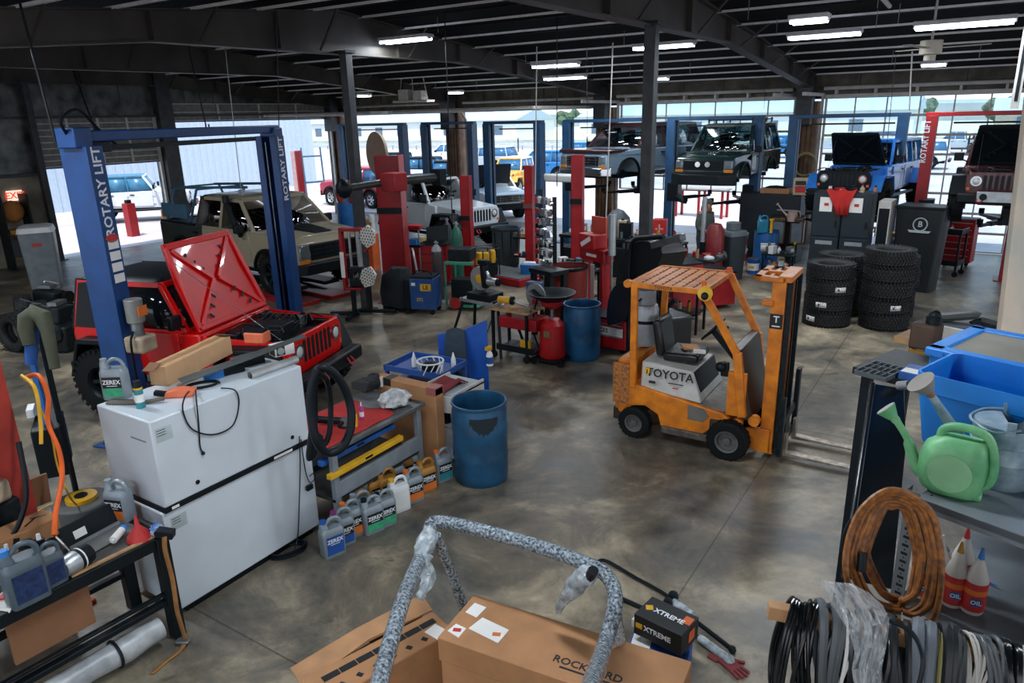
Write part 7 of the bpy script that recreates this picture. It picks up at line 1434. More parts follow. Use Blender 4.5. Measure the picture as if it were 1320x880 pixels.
toolbox(FP(918, 392), R(-40), .8, .5, .7, 'low red chest with grease-stained top behind the forklift mast', REDL, 2)
p = FP(900, 372); t = thing('service_bench', 'dark service bench heaped with greasy small parts behind the forklift', 'bench', p, R(-10)); mb(DRK).b(-.8, .5, -.3, .3, .66, .7).build('top', None, t)
for x in (-.75, .45):
    for y in (-.25, .25): mb(BLKM).b(x-.02, x+.02, y-.02, y+.02, 0, .66).build('leg', None, t)
rd = random.Random(31)
JUNK = [DRK, STL, BLK, REDL, M('part_dull'), CARD, M('junk_blue', '#2a5a80', .5), BRS, WHT, M('junk_tan', '#b8a98a', .6)]
def junk(cx, cy, z, w, d, n, where, seed=1, hmax=.22):
    """separate small things standing on a bench"""
    rd = random.Random(seed); kinds = [('spray_can', 'spray can', 'can'), ('parts_box', 'small box', 'box'), ('tool_case', 'low case', 'case'), ('fluid_bottle', 'bottle', 'bottle'), ('metal_part', 'machined part', 'part')]
    nx = max(1, int(n**.5*1.6)); cn = ['dark', 'steel', 'black', 'red', 'dull grey', 'brown', 'blue', 'brass-coloured', 'white', 'tan']
    side = ['far left', 'left', 'left of centre', 'centre', 'right of centre', 'right', 'far right']
    for i in range(n):
        x = cx-w/2+w*(i+.5)/n; y = cy+d/2*(-1 if i % 2 else 1)*rd.uniform(.3, .9); m_i = rd.randrange(len(JUNK)); k = kinds[rd.randrange(5)]; h = rd.uniform(.08, hmax)
        t = thing(k[0], '%s %s, %s on the %s, %s' % (cn[m_i], k[1], side[min(6, int(7*i/n))], where, 'front' if i % 2 else 'back'), k[2], (x, y, z), rd.uniform(0, 3)); m_ = JUNK[m_i]
        if k[2] == 'can': mb(m_).cyl((0, 0, 0), (0, 0, h), .035, n=12).build('can', None, t); mb(BLK).cyl((0, 0, h), (0, 0, h+.03), .02, n=8).build('cap', None, t)
        elif k[2] == 'bottle': mb(m_).lathe([(.045, 0), (.05, h*.6), (.02, h*.9), (.02, h)], n=12).build('bottle', None, t); mb(LRD).cyl((0, 0, h), (0, 0, h+.025), .022, n=8).build('cap', None, t)
        elif k[2] == 'part': mb(m_).cyl((0, 0, 0), (0, 0, h*.5), .07, n=14).cyl((0, 0, h*.5), (0, 0, h*.9), .035, n=12).box((.06, 0, h*.3), (.12, .05, .06)).build('casting', None, t, bevel=.006)
        else:
            mb(m_).b(-.09, .09, -.06, .06, 0, h*.7).build('box', None, t, bevel=.006); mb(LWH).b(-.05, .05, -.061, -.06, h*.2, h*.5).build('label', None, t)
junk(p[0]-.15, p[1], .7, 1.2, .35, 9, 'service bench behind the forklift', 4)
p = GD(785, 292, 17.2); t = thing('workbench', 'long dark workbench crowded with boxes in front of the lifted two-tone truck', 'workbench', (p.x, p.y, 0), R(-5)); mb(DRK).b(-1.2, 1.1, -.35, .35, .85, .92).b(-1.15, 1.05, -.3, .3, .05, .6).build('top', None, t)
for x in (-1.15, 1.05):
    for y in (-.3, .3): mb(BLKM).b(x-.03, x+.03, y-.03, y+.03, 0, .85).build('leg', None, t)
junk(p.x-.05, p.y, .92, 2.1, .5, 16, 'crowded workbench', 12, .34)
for (px, py, D_, w_, h_, m_, lb) in ((770, 262, 16.9, .2, .42, ORG, 'orange-amber jug shaped box on the crowded workbench'), (800, 268, 16.7, .2, .4, M('junk_tan'), 'tall beige box on the crowded workbench beside the near column'), (812, 262, 16.9, .3, .35, BLK, 'black case on the crowded workbench behind the near column')):
    q_ = GD(px, py, D_); t = thing('parts_box', lb, 'box', (q_.x, p.y-.05, .92), R(10)); mb(m_).b(-w_/2, w_/2, -.1, .1, 0, h_).build('box', None, t, bevel=.012); mb(BLK).b(-.03, .03, -.03, .03, h_, h_+.04).build('cap', None, t)
p = GD(797, 262, 18.5); t = thing('machine_cover', 'rounded grey machine hood standing behind the crowded workbench', 'machine', (p.x, p.y, 0)); mb(M('machine_grey', '#545b60', .5)).lathe([(.35, 0), (.35, .9), (.3, 1.15), (.15, 1.32), (.001, 1.38)], n=28).build('hood', None, t); mb(BLKM).b(-.3, .3, -.37, -.33, .3, .7).build('vent', None, t)
def person(P, rz, label):
    t = thing('person', label, 'person', P, rz)
    V_ = {'pelvis': (0, 0, .95), 'spine': (0, 0, 1.12), 'chest': (.01, 0, 1.32), 'neck': (.02, 0, 1.47), 'head': (.05, 0, 1.6), 'top': (.05, 0, 1.68)}
    names = list(V_); co = [V_[n] for n in names]; ed = [(0, 1), (1, 2), (2, 3), (3, 4), (4, 5)]; rad = [.15, .14, .17, .06, .095, .06]
    def add(par, pts, rs):
        i = par
        for p_, r_ in zip(pts, rs): co.append(p_); rad.append(r_); ed.append((i, len(co)-1)); i = len(co)-1
        return i
    ends = []
    for s_ in (-1, 1):
        add(0, [(0, s_*.1, .88), (.03, s_*.11, .5), (-.01, s_*.11, .1), (.13, s_*.12, .04)], [.11, .07, .05, .045])
        e_ = add(2, [(0, s_*.19, 1.38), (.0, s_*.25, 1.12), (.18, s_*.2, 1.02), (.27, s_*.17, 1.03)], [.07, .05, .036, .03])
        for k in range(4): add(e_, [(.31, s_*.17+(k-1.5)*.02, 1.03), (.345-.004*abs(k-1.5), s_*.17+(k-1.5)*.022, 1.01)], [.01, .008])
        add(e_, [(.28, s_*.13, 1.04), (.31, s_*.115, 1.05)], [.011, .009])
    me = bpy.data.meshes.new('body'); me.from_pydata(co, ed, []); o = bpy.data.objects.new('body', me); COL.objects.link(o); o.parent = t
    sk = o.modifiers.new('skin', 'SKIN'); me.skin_vertices.new() if hasattr(me.skin_vertices, 'new') and not len(me.skin_vertices) else None
    if len(me.skin_vertices) == 0:
        bm_ = bmesh.new(); bm_.from_mesh(me); bm_.verts.layers.skin.verify(); bm_.to_mesh(me); bm_.free()
    for i, r_ in enumerate(rad): me.skin_vertices[0].data[i].radius = (r_, r_); me.skin_vertices[0].data[i].use_root = i == 0
    sb = o.modifiers.new('sub', 'SUBSURF'); sb.levels = 1; sb.render_levels = 2; me.materials.append(M('skin', '#c08a6c', .6))
    q = mb(M('work_shirt_grey_green', '#4a524c', .9, bump=.2)).loft([[(p[0], p[1]*1.0, p[2]) for p in rr(.27, .4, .11, .9)], rr(.28, .42, .12, 1.1), rr(.29, .46, .12, 1.3), rr(.24, .4, .1, 1.42), rr(.15, .18, .06, 1.48)])
    for s_ in (-1, 1): q.tube(smooth([(0, s_*.17, 1.39), (0, s_*.25, 1.25), (.02, s_*.25, 1.1), (.12, s_*.22, 1.04)], 3), .068, 10)
    q.build('shirt', None, t); q = mb(M('work_trousers_dark', '#2b333a', .9)).loft([rr(.27, .38, .1, .75), rr(.28, .38, .1, .96)])
    for s_ in (-1, 1): q.tube([(0, s_*.1, .85), (.03, s_*.11, .5), (-.01, s_*.11, .1)], [.13, .1, .08], 12)
    q.build('trousers', None, t)
    for s_ in (-1, 1): mb(BLK).box((.06, s_*.115, .05), (.28, .11, .1)).build('boot', None, t, bevel=.03)
    q = mb(M('hair_brown', '#6e4a2f', .8, bump=.4)).sphere((.02, 0, 1.62), .118, 16, (1, .9, 1.05)).sphere((.12, 0, 1.5), .07, 12, (.8, .9, 1.2)).sphere((-.06, 0, 1.5), .09, 12, (.6, 1, 1.3)).build('hair', None, t)
    q = mb(M('skin')).sphere((.09, 0, 1.61), .085, 14, (.75, .85, 1.1)).box((.165, 0, 1.6), (.03, .022, .035)).build('face', None, t, bevel=.008) ; mb(DRK).sphere((.15, -.03, 1.63), .01, 8).sphere((.15, .03, 1.63), .01, 8).box((.15, 0, 1.555), (.01, .04, .008)).build('eyes_and_mouth', None, t)
    mb(M('cap_grey', '#4c5156', .9)).sphere((.03, 0, 1.68), .125, 16, (1, .92, .62)).box((.15, 0, 1.675), (.12, .16, .012), (0, .15, 0)).build('cap', None, t)
    return t
p = GD(908, 300, 17.2); person((p.x, p.y, 0), R(-20), 'person with long brown hair and grey cap, in grey-green work clothes, beyond the forklift')
p = GD(922, 305, 16.2); t = thing('air_tank', 'upright dark red tank right of the person', 'tank', (p.x, p.y, 0)); mb(M('tank_dark_red', '#7c2426', .4)).lathe([(.17, .05), (.2, .1), (.2, 1.15), (.12, 1.3), (.001, 1.33)], n=24).build('tank', None, t); mb(BLKM).cyl((0, 0, 0), (0, 0, .08), .16, n=16).build('base', None, t); mb(ALU).cyl((-.25, -.1, .9), (-.25, -.1, 1.9), .05, n=16).build('silver_tube', None, t); mb(BLKM).b(-.3, -.2, -.14, -.06, 0, .9).build('tube_foot', None, t)
p = GD(945, 300, 16.4); t = thing('waste_bin', 'tall dark grey square bin with pale round logo beside the red pails', 'bin', (p.x, p.y, 0), YAW); mb(M('bin_charcoal', '#2a3439', .5)).loft([rr(.4, .4, .05, 0), rr(.48, .48, .06, 1.0)]).build('bin', None, t); mb(M('bin_lid_grey', '#5a6468', .5)).loft([rr(.5, .5, .06, 1.0), rr(.46, .46, .06, 1.12)]).cyl((0, 0, 1.12), (0, 0, 1.3), .16, n=20).build('lid', None, t, bevel=.01)
b = mb(M('logo_pale', '#aeb5b8', .6)); b.cyl((0, -.235, .55), (0, -.24, .55), .12, n=24).use(M('bin_charcoal')).box((.02, -.243, .56), (.16, .004, .03), (0, .5, 0)).build('logo', None, t)
PB = M('pail_white', '#d8d6cf', .5)
for k, (z, lb) in enumerate(((0, 'white pail with red and yellow label, lower one of the two stacked'), (.4, 'white pail with red and yellow label, upper one of the two stacked'))):
    p = FP(953, 340); pail('paint_pail', lb, 'pail', (p[0], p[1], z), .17, .37, PB, PB, labm=LRD, tap=.88, lid=PB)
DBB = M('drum_bright_blue', '#1d5f9e', .4)
t = drum('closed_drum', 'bright blue closed drum with white hazard label near the red pails', FP(985, 343), DBB, .89, .29, False); q = mb(LWH); q.loft([[(.293*math.cos(R(a)), .293*math.sin(R(a)), z) for a in range(-100, -29, 10)] for z in (.42, .62)], close=False, cap=False).build('label', None, t, solid=.003); mb(LRD).box((.294*math.cos(R(-45)), .294*math.sin(R(-45)), .52), (.01, .09, .09), (R(45), 0, R(-45))).build('hazard_diamond', None, t)
pail('paint_pail', 'small blue pail with white label in front of the blue drum', 'pail', FP(970, 352), .14, .34, LBL, LBL, labm=LWH, tap=.92, lid=STL); p = FP(990, 352); t = jug('fluid_jug', 'blue plastic jug on the floor in front of the blue drum', p, R(-20), DBB, DBB, DBB, DBB, txt='', h=.36)
t = jug('fluid_jug', 'teal blue jug standing on the bright blue drum', (FP(979, 345)[0], FP(979, 345)[1], .87), R(30), M('teal_jug', '#2b88a8', .4), BB, M('teal_jug'), M('teal_jug'), txt='', h=.42)
t = thing('hand_pump', 'pale yellow hand pump standing on the bright blue drum', 'pump', (FP(990, 346)[0], FP(990, 346)[1], .87)); mb(YEL).cyl((0, 0, 0), (0, 0, .3), .035, n=12).cyl((0, 0, .3), (0, 0, .34), .055, n=12).build('pump', None, t)
p = GY(1003, 275, 19.0); t = thing('parts_cabinet', 'wide dark blue-black cabinet behind the bright blue drum', 'cabinet', (p.x-.0, 19.0, 0), R(-3)); CBK = M('cabinet_blue_black', '#16232c', .5)
mb(CBK).b(-.95, .55, -.1, .4, 0, 1.7).build('body', None, t, bevel=.01); mb(DRK).b(-.1, .5, -.12, -.1, .1, 1.2).build('recess', None, t); mb(ALU).b(-.0, .5, -.13, -.11, 1.3, 1.33).build('trim', None, t)
def canw(P, rz, s, mat, label):
    t = thing('watering_can', label, 'watering can', P, rz, s=s); mb(mat).lathe([(.1, 0), (.11, .1), (.09, .2)], n=20).build('body', None, t); mb(mat).tube([(-.08, 0, .08), (-.2, 0, .2), (-.3, 0, .32)], [.025, .018, .013], 8).cyl((-.29, 0, .31), (-.33, 0, .34), .015, .04, n=12).build('spout', None, t); mb(mat).tube(smooth([(.05, 0, .2), (.13, 0, .2), (.15, 0, .1), (.1, 0, .04)]), .012, 8).build('handle', None, t); return t
q_ = GY(1020, 284, 18.7)
t = thing('wall_bracket', 'small shelf ledge under the pale pink watering can', 'shelf', (q_.x, 18.8, q_.z-.03)); mb(BLKM).b(-.2, .2, -.1, .1, -.03, 0).build('board', None, t); mb(BLKM).bar((0, .1, -.2), (0, -.08, -.03), .02).build('bracket', None, t)
canw((q_.x, 18.8, q_.z-.03), 0, 1.2, M('can_pink', '#c9aaa0', .5), 'pale pinkish watering can on the dark cabinet ledge')
p = FP(1006, 338); canw(p, R(180), 1.0, M('can_cream', '#c4bda6', .5), 'cream watering can standing on the floor by the dark cabinet'); pail('flower_pot', 'small red pot on the floor beside the cream watering can', 'pot', FP(1020, 338), .13, .24, LRD, LRD)
for px, lb in ((1003, 'bronze-framed glass dispenser on the dark cabinet, left one'), (1027, 'bronze-framed glass dispenser on the dark cabinet, right one')):
    q_ = GY(px, 300, 18.75); t = thing('dispenser', lb, 'dispenser', (q_.x, 18.78, q_.z-.28)); mb(M('bronze_plastic', '#6b543b', .4, .3)).b(-.16, .16, -.08, .1, 0, .06).b(-.16, -.12, -.08, .1, 0, .62).b(.12, .16, -.08, .1, 0, .62).b(-.16, .16, -.08, .1, .56, .66).build('frame', None, t, bevel=.02); mb(M('dispenser_glass', '#7b8893', .15)).b(-.12, .12, -.06, .08, .06, .56).build('tank', None, t); mb(YEL).cyl((0, -.08, .04), (0, -.13, .0), .03, n=10).build('tap', None, t)
q_ = GY(1034, 250, 18.9); t = thing('cardboard_box', 'tan box with red and black print on top of the dark cabinet', 'box', (q_.x-.05, 18.95, 1.7), .1); mb(M('junk_tan')).b(-.17, .17, -.15, .15, 0, .4).build('box', None, t, bevel=.01); mb(LRD).b(-.12, .12, -.152, -.15, .06, .22).use(LBK).b(-.12, .12, -.152, -.15, .24, .34).build('print', None, t)
q_ = GY(1000, 243, 19.1); t = thing('tray_of_parts', 'tan tray of small parts on the left of the dark cabinet top', 'tray', (q_.x, 19.15, 1.7)); mb(CARD).b(-.35, .35, -.15, .15, 0, .12).build('tray', None, t); mb(DRK).sphere((0, 0, .12), .14, 10, (2, .8, .5)).build('contents', None, t)
t = thing('coiled_belt', 'pale yellow coiled belt hanging on the pillar left of the blue vehicle', 'belt', GY(1038, 212, 21.6)); X = MX.Rotation(R(90), 4, 'X')
q = mb(M('belt_yellow', '#b6a878', .5)); q.tube([X @ V((.28*math.cos(a), .3*math.sin(a), 0)) for a in [2*math.pi*k/24 for k in range(24)]], .035, 8, True).build('belt', None, t)
a_, b_ = GY(1040, 345, 16.7), GY(1116, 345, 16.7); cx, cy = (a_.x+b_.x)/2, 16.8; HH = HT((cx, 16.6), 249); wl = (b_.x-a_.x)/2
for i, (s_, lb) in enumerate(((-1, 'left one of two tall black lockers with white square sticker'), (1, 'right one of two tall black lockers with white square sticker'))):
    t = thing('locker', lb, 'locker', (cx+s_*wl/2, cy+.15, 0), R(-1)); ww = wl/2-.01
    mb(CBK).b(-ww, ww, -.25, .3, 0, HH).build('body', None, t, bevel=.008); 
    for z0_, z1_ in ((.05, HH*.52), (HH*.54, HH-.03)): d_ = mb(M('locker_door', '#182730', .45)).b(-ww+.02, ww-.02, -.27, -.25, z0_, z1_).build('door', None, t, bevel=.006); mb(BLKM).b(ww-.1, ww-.06, -.3, -.27, z0_+.2, z0_+.34).build('handle', None, d_)
    mb(LWH).b(-.15, .1, -.275, -.27, HH*.8, HH*.95).use(LRD).b(-.06, .03, -.277, -.274, HH*.86, HH*.89).build('sticker', None, t); mb(ALU).b(-.17, .17, -.275, -.27, HH*.45, HH*.49).build('label', None, t)
t = thing('red_cloth', 'bright red cloth hanging over the front of the two black lockers', 'cloth', (cx-.02, cy-.12, HH)); q = mb(M('cloth_red_bright', '#c42a25', .9, bump=.3))
q.loft([[(-.3+.08*i, .2, .02) for i in range(8)], [(-.32+.085*i, -.04, .06+.03*math.sin(i*2)) for i in range(8)], [(-.18+.05*i, -.05-.02*math.sin(i*1.9), -.2) for i in range(8)], [(-.1+.035*i, -.05-.03*math.sin(i*1.9), -.46+.03*math.cos(i*3)) for i in range(8)]], close=False, cap=False).build('cloth', None, t, solid=.012)
junk(cx+.1, cy+.2, HH, 1.1, .3, 5, 'lockers top', 40, .14)
mb_ = thing('white_cabinet_side', 'white painted cabinet side standing right of the two black lockers', 'cabinet', (cx+wl+.22, cy+.3, 0), R(-3)); mb(WFR).b(-.12, .12, -.3, .3, 0, 1.85).build('body', None, mb_, bevel=.006); mb(BLK).b(-.1, .1, -.302, -.3, .1, 1.7).build('door', None, mb_)
p = GY(1183, 280, 17.2); t = thing('bin_with_crest', 'big black bin with pale round crest in front of the right lifts', 'bin', (p.x+.1, 17.2, 0), R(-12)); mb(M('crest_bin_black', '#0d161c', .45)).loft([rr(.75, .55, .05, .0), rr(.9, .62, .05, 1.7)]).build('bin', None, t); mb(BLKM).b(-.46, .46, -.33, .33, 1.7, 1.76).build('lid', None, t, bevel=.01)
X = F3((0.05, -.316, 1.4), (1, 0, 0), (0, .1, 1)); q = mb(M('crest_pale', '#a9b3b6', .5)); q.tube([X @ V((.13*math.cos(a), .13*math.sin(a), 0)) for a in [2*math.pi*k/20 for k in range(20)]], .014, 6, True); q.text('B', .16, X).prism([(-.22, -.12), (.22, -.12), (.18, -.17), (-.18, -.17)], -.004, .004, 'xy', X=X); q.build('crest', None, t)
p = FP(1208, 352); t = thing('tool_trolley', 'black open tool trolley on casters with tools, front of the crest bin', 'trolley', (p[0], p[1], 0), R(-15))
for z, m_ in ((.25, BLKM), (.95, BLKM)): mb(m_).b(-.45, .45, -.25, .25, z, z+.03).b(-.45, .45, -.25, -.23, z, z+.12).b(.43, .45, -.25, .25, z, z+.12).b(-.45, -.43, -.25, .25, z, z+.12).build('tray', None, t)
for x in (-.42, .42):
    for y in (-.22, .22): mb(BLKM).b(x-.02, x+.02, y-.02, y+.02, .1, 1.0).build('leg', None, t); mb(RUB).cyl((x, y-.02, .06), (x, y+.02, .06), .06, n=12).build('caster', None, t)
junk(p[0]-.1, p[1], .98, .7, .2, 4, 'black tool trolley', 51, .14)
p2_ = FP(1224, 345); toolbox((p2_[0]+.12, p2_[1]+.55, 0), R(-12), .62, .4, 1.1, 'red chest with silver drawers behind the black tool trolley', REDL, 6, top=M('stacked_boards', '#8d8a80', .6))
p = FP(1150, 340); t = thing('plastic_tub', 'dark blue plastic tub behind the tire stacks', 'tub', (p[0], p[1]+.3, 0), R(-8)); mb(M('tub_blue_dark', '#173e63', .5)).loft([rr(.7, .4, .06, 0), rr(.8, .46, .06, .55)]).build('tub', None, t); mb(BLKM).b(-.42, .42, -.25, .25, .55, .6).build('lid', None, t, bevel=.01)
p = GY(1143, 285, 19.6); t = thing('axle_assembly', 'dark axle and suspension parts piled under the lifted blue vehicle', 'vehicle part', (p.x, 18.6, 0), R(5)); mb(DRK).cyl((-.6, 0, .55), (.5, 0, .55), .07, n=14).sphere((0, 0, .55), .18, 12).cyl((-.6, -.12, .55), (-.6, .12, .55), .17, n=20).b(-.5, .5, -.2, .2, 0, .35).build('axle', None, t); mb(BRS).box((.1, 0, .95), (.5, .3, .05), (0, .1, 0)).box((.1, .02, .88), (.46, .28, .04)).build('cardboard', None, t)
p = GD(655, 322, 17.0); t = thing('floor_platform', 'low red-edged platform with papers near the doorway, left of the parts rack', 'platform', (p.x, p.y, 0), R(-10)); mb(REDL).b(-.8, .8, -.5, .5, 0, .16).build('edge', None, t, bevel=.01); mb(M('platform_grey', '#5e6468', .6)).b(-.76, .76, -.46, .46, .16, .18).build('deck', None, t)
t = thing('plastic_tub', 'bright blue tub on the end of the low red platform', 'tub', (p.x+.55, p.y+.1, .18), R(15)); mb(BB).loft([rr(.4, .28, .04, 0), rr(.46, .34, .05, .22)]).build('tub', None, t); mb(WHT).b(-.15, .15, -.1, .1, .2, .26).build('contents', None, t)
p = GD(652, 300, 18.5); t = thing('trash_barrel', 'dark grey ribbed barrel near the front of the white off-roader', 'barrel', (p.x, p.y, 0)); b = mb(M('barrel_grey', '#3c4a50', .5)); b.open_ = 1; b.lathe([(.3, 0), (.33, .05), (.36, .95), (.39, .97), (.39, 1.02), (.33, 1.0), (.28, .1)], n=28).build('shell', None, t)
for k in range(10): a = k*.628; mb(DRK).bar((.31*math.cos(a), .31*math.sin(a), .06), (.365*math.cos(a), .365*math.sin(a), .92), .02).build('rib', None, t)
p = GD(905, 250, 27); t = thing('red_frame_table', 'red steel frame table standing outside beyond the green off-roader', 'table', (p.x, p.y, -.08), R(-5))
for x in (-.9, 0, .9): mb(REDL).b(x-.04, x+.04, -.3, -.22, 0, 1.0).b(x-.04, x+.04, .22, .3, 0, 1.0).build('leg', None, t)
mb(M('table_pale', '#c2a89f', .6)).b(-1.0, 1.0, -.35, .35, 1.0, 1.06).build('top', None, t)
p = GD(852, 262, 18.8); t = thing('fuel_can', 'bright red jerry can with pale cross right of the near column', 'can', (p.x, p.y, 0), .2); mb(LRD).b(-.18, .18, -.12, .12, .55, 1.05).build('can', None, t, bevel=.02); mb(BLKM).b(-.2, .2, -.14, .14, 0, .55).build('stand', None, t); mb(M('pink_cross', '#dfa6a0', .5)).b(-.1, .1, -.124, -.12, .78, .82).b(-.02, .02, -.124, -.12, .68, .92).build('cross', None, t)
A, B, Cc = GD(443, 243, 13.2), GD(500, 234, 13.6), GD(566, 228, 14.0)
t = thing('exhaust_boom', 'horizontal dark boom arm carried across the thick red post', 'boom', (0, 0, 0)); q = mb(M('boom_steel', '#4a4e4f', .4, .5)); q.cyl(A, B, .07, n=12).cyl(B, Cc, .085, n=12).build('tube', None, t); mb(BLKM).sphere(A, .17, 10, (1, .8, 1.1)).box(Cc, (.2, .2, .3)).build('knuckle', None, t); mb(REDL).box(B+V((.15, 0, 0)), (.36, .36, .34)).build('clamp', None, t, bevel=.02)
P_ = GD(486, 198, 14.9); t = thing('round_disc', 'large beige round disc standing on edge behind the thick red post', 'disc', P_, R(-20)); mb(M('disc_beige', '#94806f', .6, var=.08)).cyl((0, -.03, 0), (0, .03, 0), .44, n=44).build('disc', None, t, bevel=.008); mb(DRK).cyl((.0, -.05, -.1), (.45, -.05, -.2), .012, n=8).cyl((0, -.05, -.1), (0, -.03, -.1), .04, n=12).build('hub', None, t); mb(REDL).bar((0, .05, -.1), (.1, .08, -.9), .06).build('support', None, t)
p = GD(450, 300, 20.5); t = thing('hose_reel_barrel', 'bright blue barrel with red hose ring left of the brown column', 'barrel', (p.x, p.y, .0)); mb(BB).cyl((0, 0, .7), (0, 0, 1.5), .28, n=24).build('barrel', None, t); mb(LRD).tube([(.3*math.cos(a), 0, 1.75+.35*math.sin(a)) for a in [2*math.pi*k/20 for k in range(20)]], .07, 8, True).build('hose_ring', None, t); mb(LBL).b(-.4, .4, -.3, .3, 0, .7).build('stand', None, t)
p = GD(473, 290, 18.5); t = thing('box_stack', 'orange and brown carton with white bottle standing left of the thick red post', 'box', (p.x, p.y, 0), .2); mb(ORG).b(-.25, .2, -.15, .2, 0, .9).build('box', None, t, bevel=.01); mb(CARD).box((-.05, 0, 1.1), (.4, .3, .3), (0, .2, .2)).build('carton', None, t); mb(WHT).cyl((.15, 0, .9), (.15, 0, 1.4), .08, n=14).build('bottle', None, t)
p = GX(55, 345, -19.0) if False else GD(58, 350, 17.5); t = thing('floor_machine', 'tall grey machine cabinet with white top and small red badge by the left wall', 'machine', (p.x, p.y, 0), R(60)); MG = M('machine_mid_grey', '#7b858b', .45)
Hm = HT((p.x, p.y), 298); sc_ = 1; mb(MG).loft([rr(.62, .7, .05, 0), rr(.72, .8, .05, Hm)]).build('cabinet', None, t, bevel=.02); mb(WHT).loft([rr(.76, .84, .1, Hm), rr(.7, .76, .1, Hm+.12), rr(.5, .5, .1, Hm+.16)]).build('top', None, t); mb(LRD).box((.0, -.41, Hm*.8), (.2, .02, .07)).build('badge', None, t); mb(BLKM).b(-.5, -.35, -.3, .3, Hm*.6, Hm*.9).build('side_box', None, t)
p = GX(20, 300, XL+.4); t = thing('brown_barrel_rack', 'rack of orange-brown coiled cord under the exit sign', 'rack', (XL+.5, p.y, 0)); mb(M('cord_orange_brown', '#b0702f', .8)).sphere((0, 0, 1.55), .3, 14, (.6, 1, 1)).build('coil', None, t)
for k in range(4): mb(BRS).b(-.1, .2, -.25, .25, .3+.22*k, .42+.22*k).build('roll', None, t)
mb(BLKM).b(-.2, .25, -.35, -.3, 0, 2.0).b(-.2, .25, .3, .35, 0, 2.0).build('frame', None, t)
rd = random.Random(14)
for i, (px, py, D_, r_, lb) in enumerate(((25, 372, 13.5, .36, 'black tire in the dark heap by the left wall, leftmost'), (48, 380, 13.2, .34, 'black tire in the dark heap by the left wall, right of the first'), (12, 395, 12.4, .34, 'black tire at the front of the dark heap by the left wall'))):
    p = GD(px, py, D_); o = bpy.data.objects.new('tire', tme); COL.objects.link(o); o.location = (p.x, p.y, r_); o.scale = (r_/.4,)*3; o.rotation_euler = (R(90), 0, R(-30+20*i)); tag(o, lb, 'tire')
for i, (px, py, D_, lb) in enumerate(((62, 335, 13.8, 'dark greasy engine block on the heap by the left wall, upper one'), (80, 380, 12.6, 'dark greasy gearbox beside the heap by the left wall'))):
    p = GD(px, py+40, D_); t = thing('engine_block', lb, 'engine', (p.x, p.y, 0), rd.uniform(0, 3)); mb(DRK).b(-.3, .3, -.25, .25, .0, .45).box((0, 0, .6), (.5, .3, .3), (0, .1, 0)).cyl((-.35, 0, .35), (.35, 0, .35), .2, n=18).jit(.01, i).build('block', None, t, bevel=.03); mb(M('greasy_chain')).cyl((.3, .1, .6), (.38, .1, .6), .12, n=18).cyl((.32, -.1, .4), (.38, -.1, .4), .09, n=16).build('pulley', None, t); mb(STL).box((0, 0, .82), (.3, .16, .06)).tube(smooth([(-.2, .1, .7), (-.3, .25, .85), (0, .3, .8)]), .02, 6).build('intake', None, t)
t = thing('engine_stand', 'dark engine stand with long low bar in front of the heap by the left wall', 'stand', (0, 0, 0)); mb(BLKM).bar(G(30, 400, .5), G(92, 392, .6), .08).bar(G(30, 395, .5), G(28, 425, 0), .06).bar(G(88, 392, .6), G(90, 420, 0), .06).build('beam', None, t); mb(STL).bar(G(26, 385, .75), G(74, 399, .6), .02).build('rod', None, t)
LPp = GD(35, 560, 5.3); t = thing('lift_post', 'near orange-red lift post at the left edge with grey power unit and cords', 'lift post', (LPp.x-.12, LPp.y-.1, 0), R(12)); RO_ = M('post_orange_red', '#b5392c', .5, var=.15)
mb(RO_).b(-.3, -.02, -.14, .12, 0, 2.15).b(-.3, .22, -.2, .25, 0, .04).build('column', None, t, bevel=.01); mb(RO_).b(.02, .2, -.1, .06, 0, .6).build('foot_post', None, t, bevel=.01); mb(LWH).b(-.26, -.14, -.144, -.14, 1.72, 1.82).build('decal', None, t)
mb(M('motor_grey')).b(-.12, .14, -.36, -.14, 1.46, 1.68).cyl((.0, -.25, 1.3), (0, -.25, 1.5), .09, n=18).build('power_unit', None, t, bevel=.02); mb(M('dirty_beige')).b(-.14, .14, -.38, -.12, 1.14, 1.3).build('reservoir', None, t, bevel=.03); mb(LOR).b(-.06, .08, -.364, -.36, 1.52, 1.58).use(YEL).b(-.0, .08, -.364, -.36, 1.58, 1.64).use(LWH).b(-.06, .08, -.364, -.36, 1.49, 1.52).build('decal', None, t); mb(DRK).b(-.2, .1, -.34, -.06, .2, 1.12).build('dark_tank', None, t, bevel=.02)
q = mb(BLK).tube(smooth([(-.2, -.3, 1.4), (-.3, -.35, 1.1), (-.1, -.36, .85), (.25, -.34, .9), (.38, -.2, 1.2), (.3, -.1, 1.6)]), .018, 8); q.build('hose', None, t); mb(LWH).box((-.05, -.39, .95), (.08, .03, .05), (0, .5, 0)).build('hose_tag', None, t)
t = thing('shop_jacket', 'olive and blue jacket hanging by the near red post on the left', 'jacket', (0, 0, 0)); q = mb(M('olive_cloth', '#4d5140', .9, bump=.3))
D_ = 6.6; q.tube([GD(x, y, D_) for x, y in ((38, 445), (34, 425), (36, 410), (44, 404), (55, 408), (61, 425), (66, 450), (71, 475))], [.05, .07, .085, .08, .08, .06, .05, .045], 14).build('sleeves', None, t); mb(M('jacket_blue_panel', '#1d4f96', .8)).tube([GD(x, y, D_+.05) for x, y in ((42, 412), (41, 435), (40, 470))], [.06, .06, .05], 10).build('body', None, t); mb(BLKM).bar(GD(46, 404, D_+.1), V((GD(46, 404, D_+.1).x, GD(46, 404, D_+.1).y, 0)), .04).build('hanger_post', None, t)
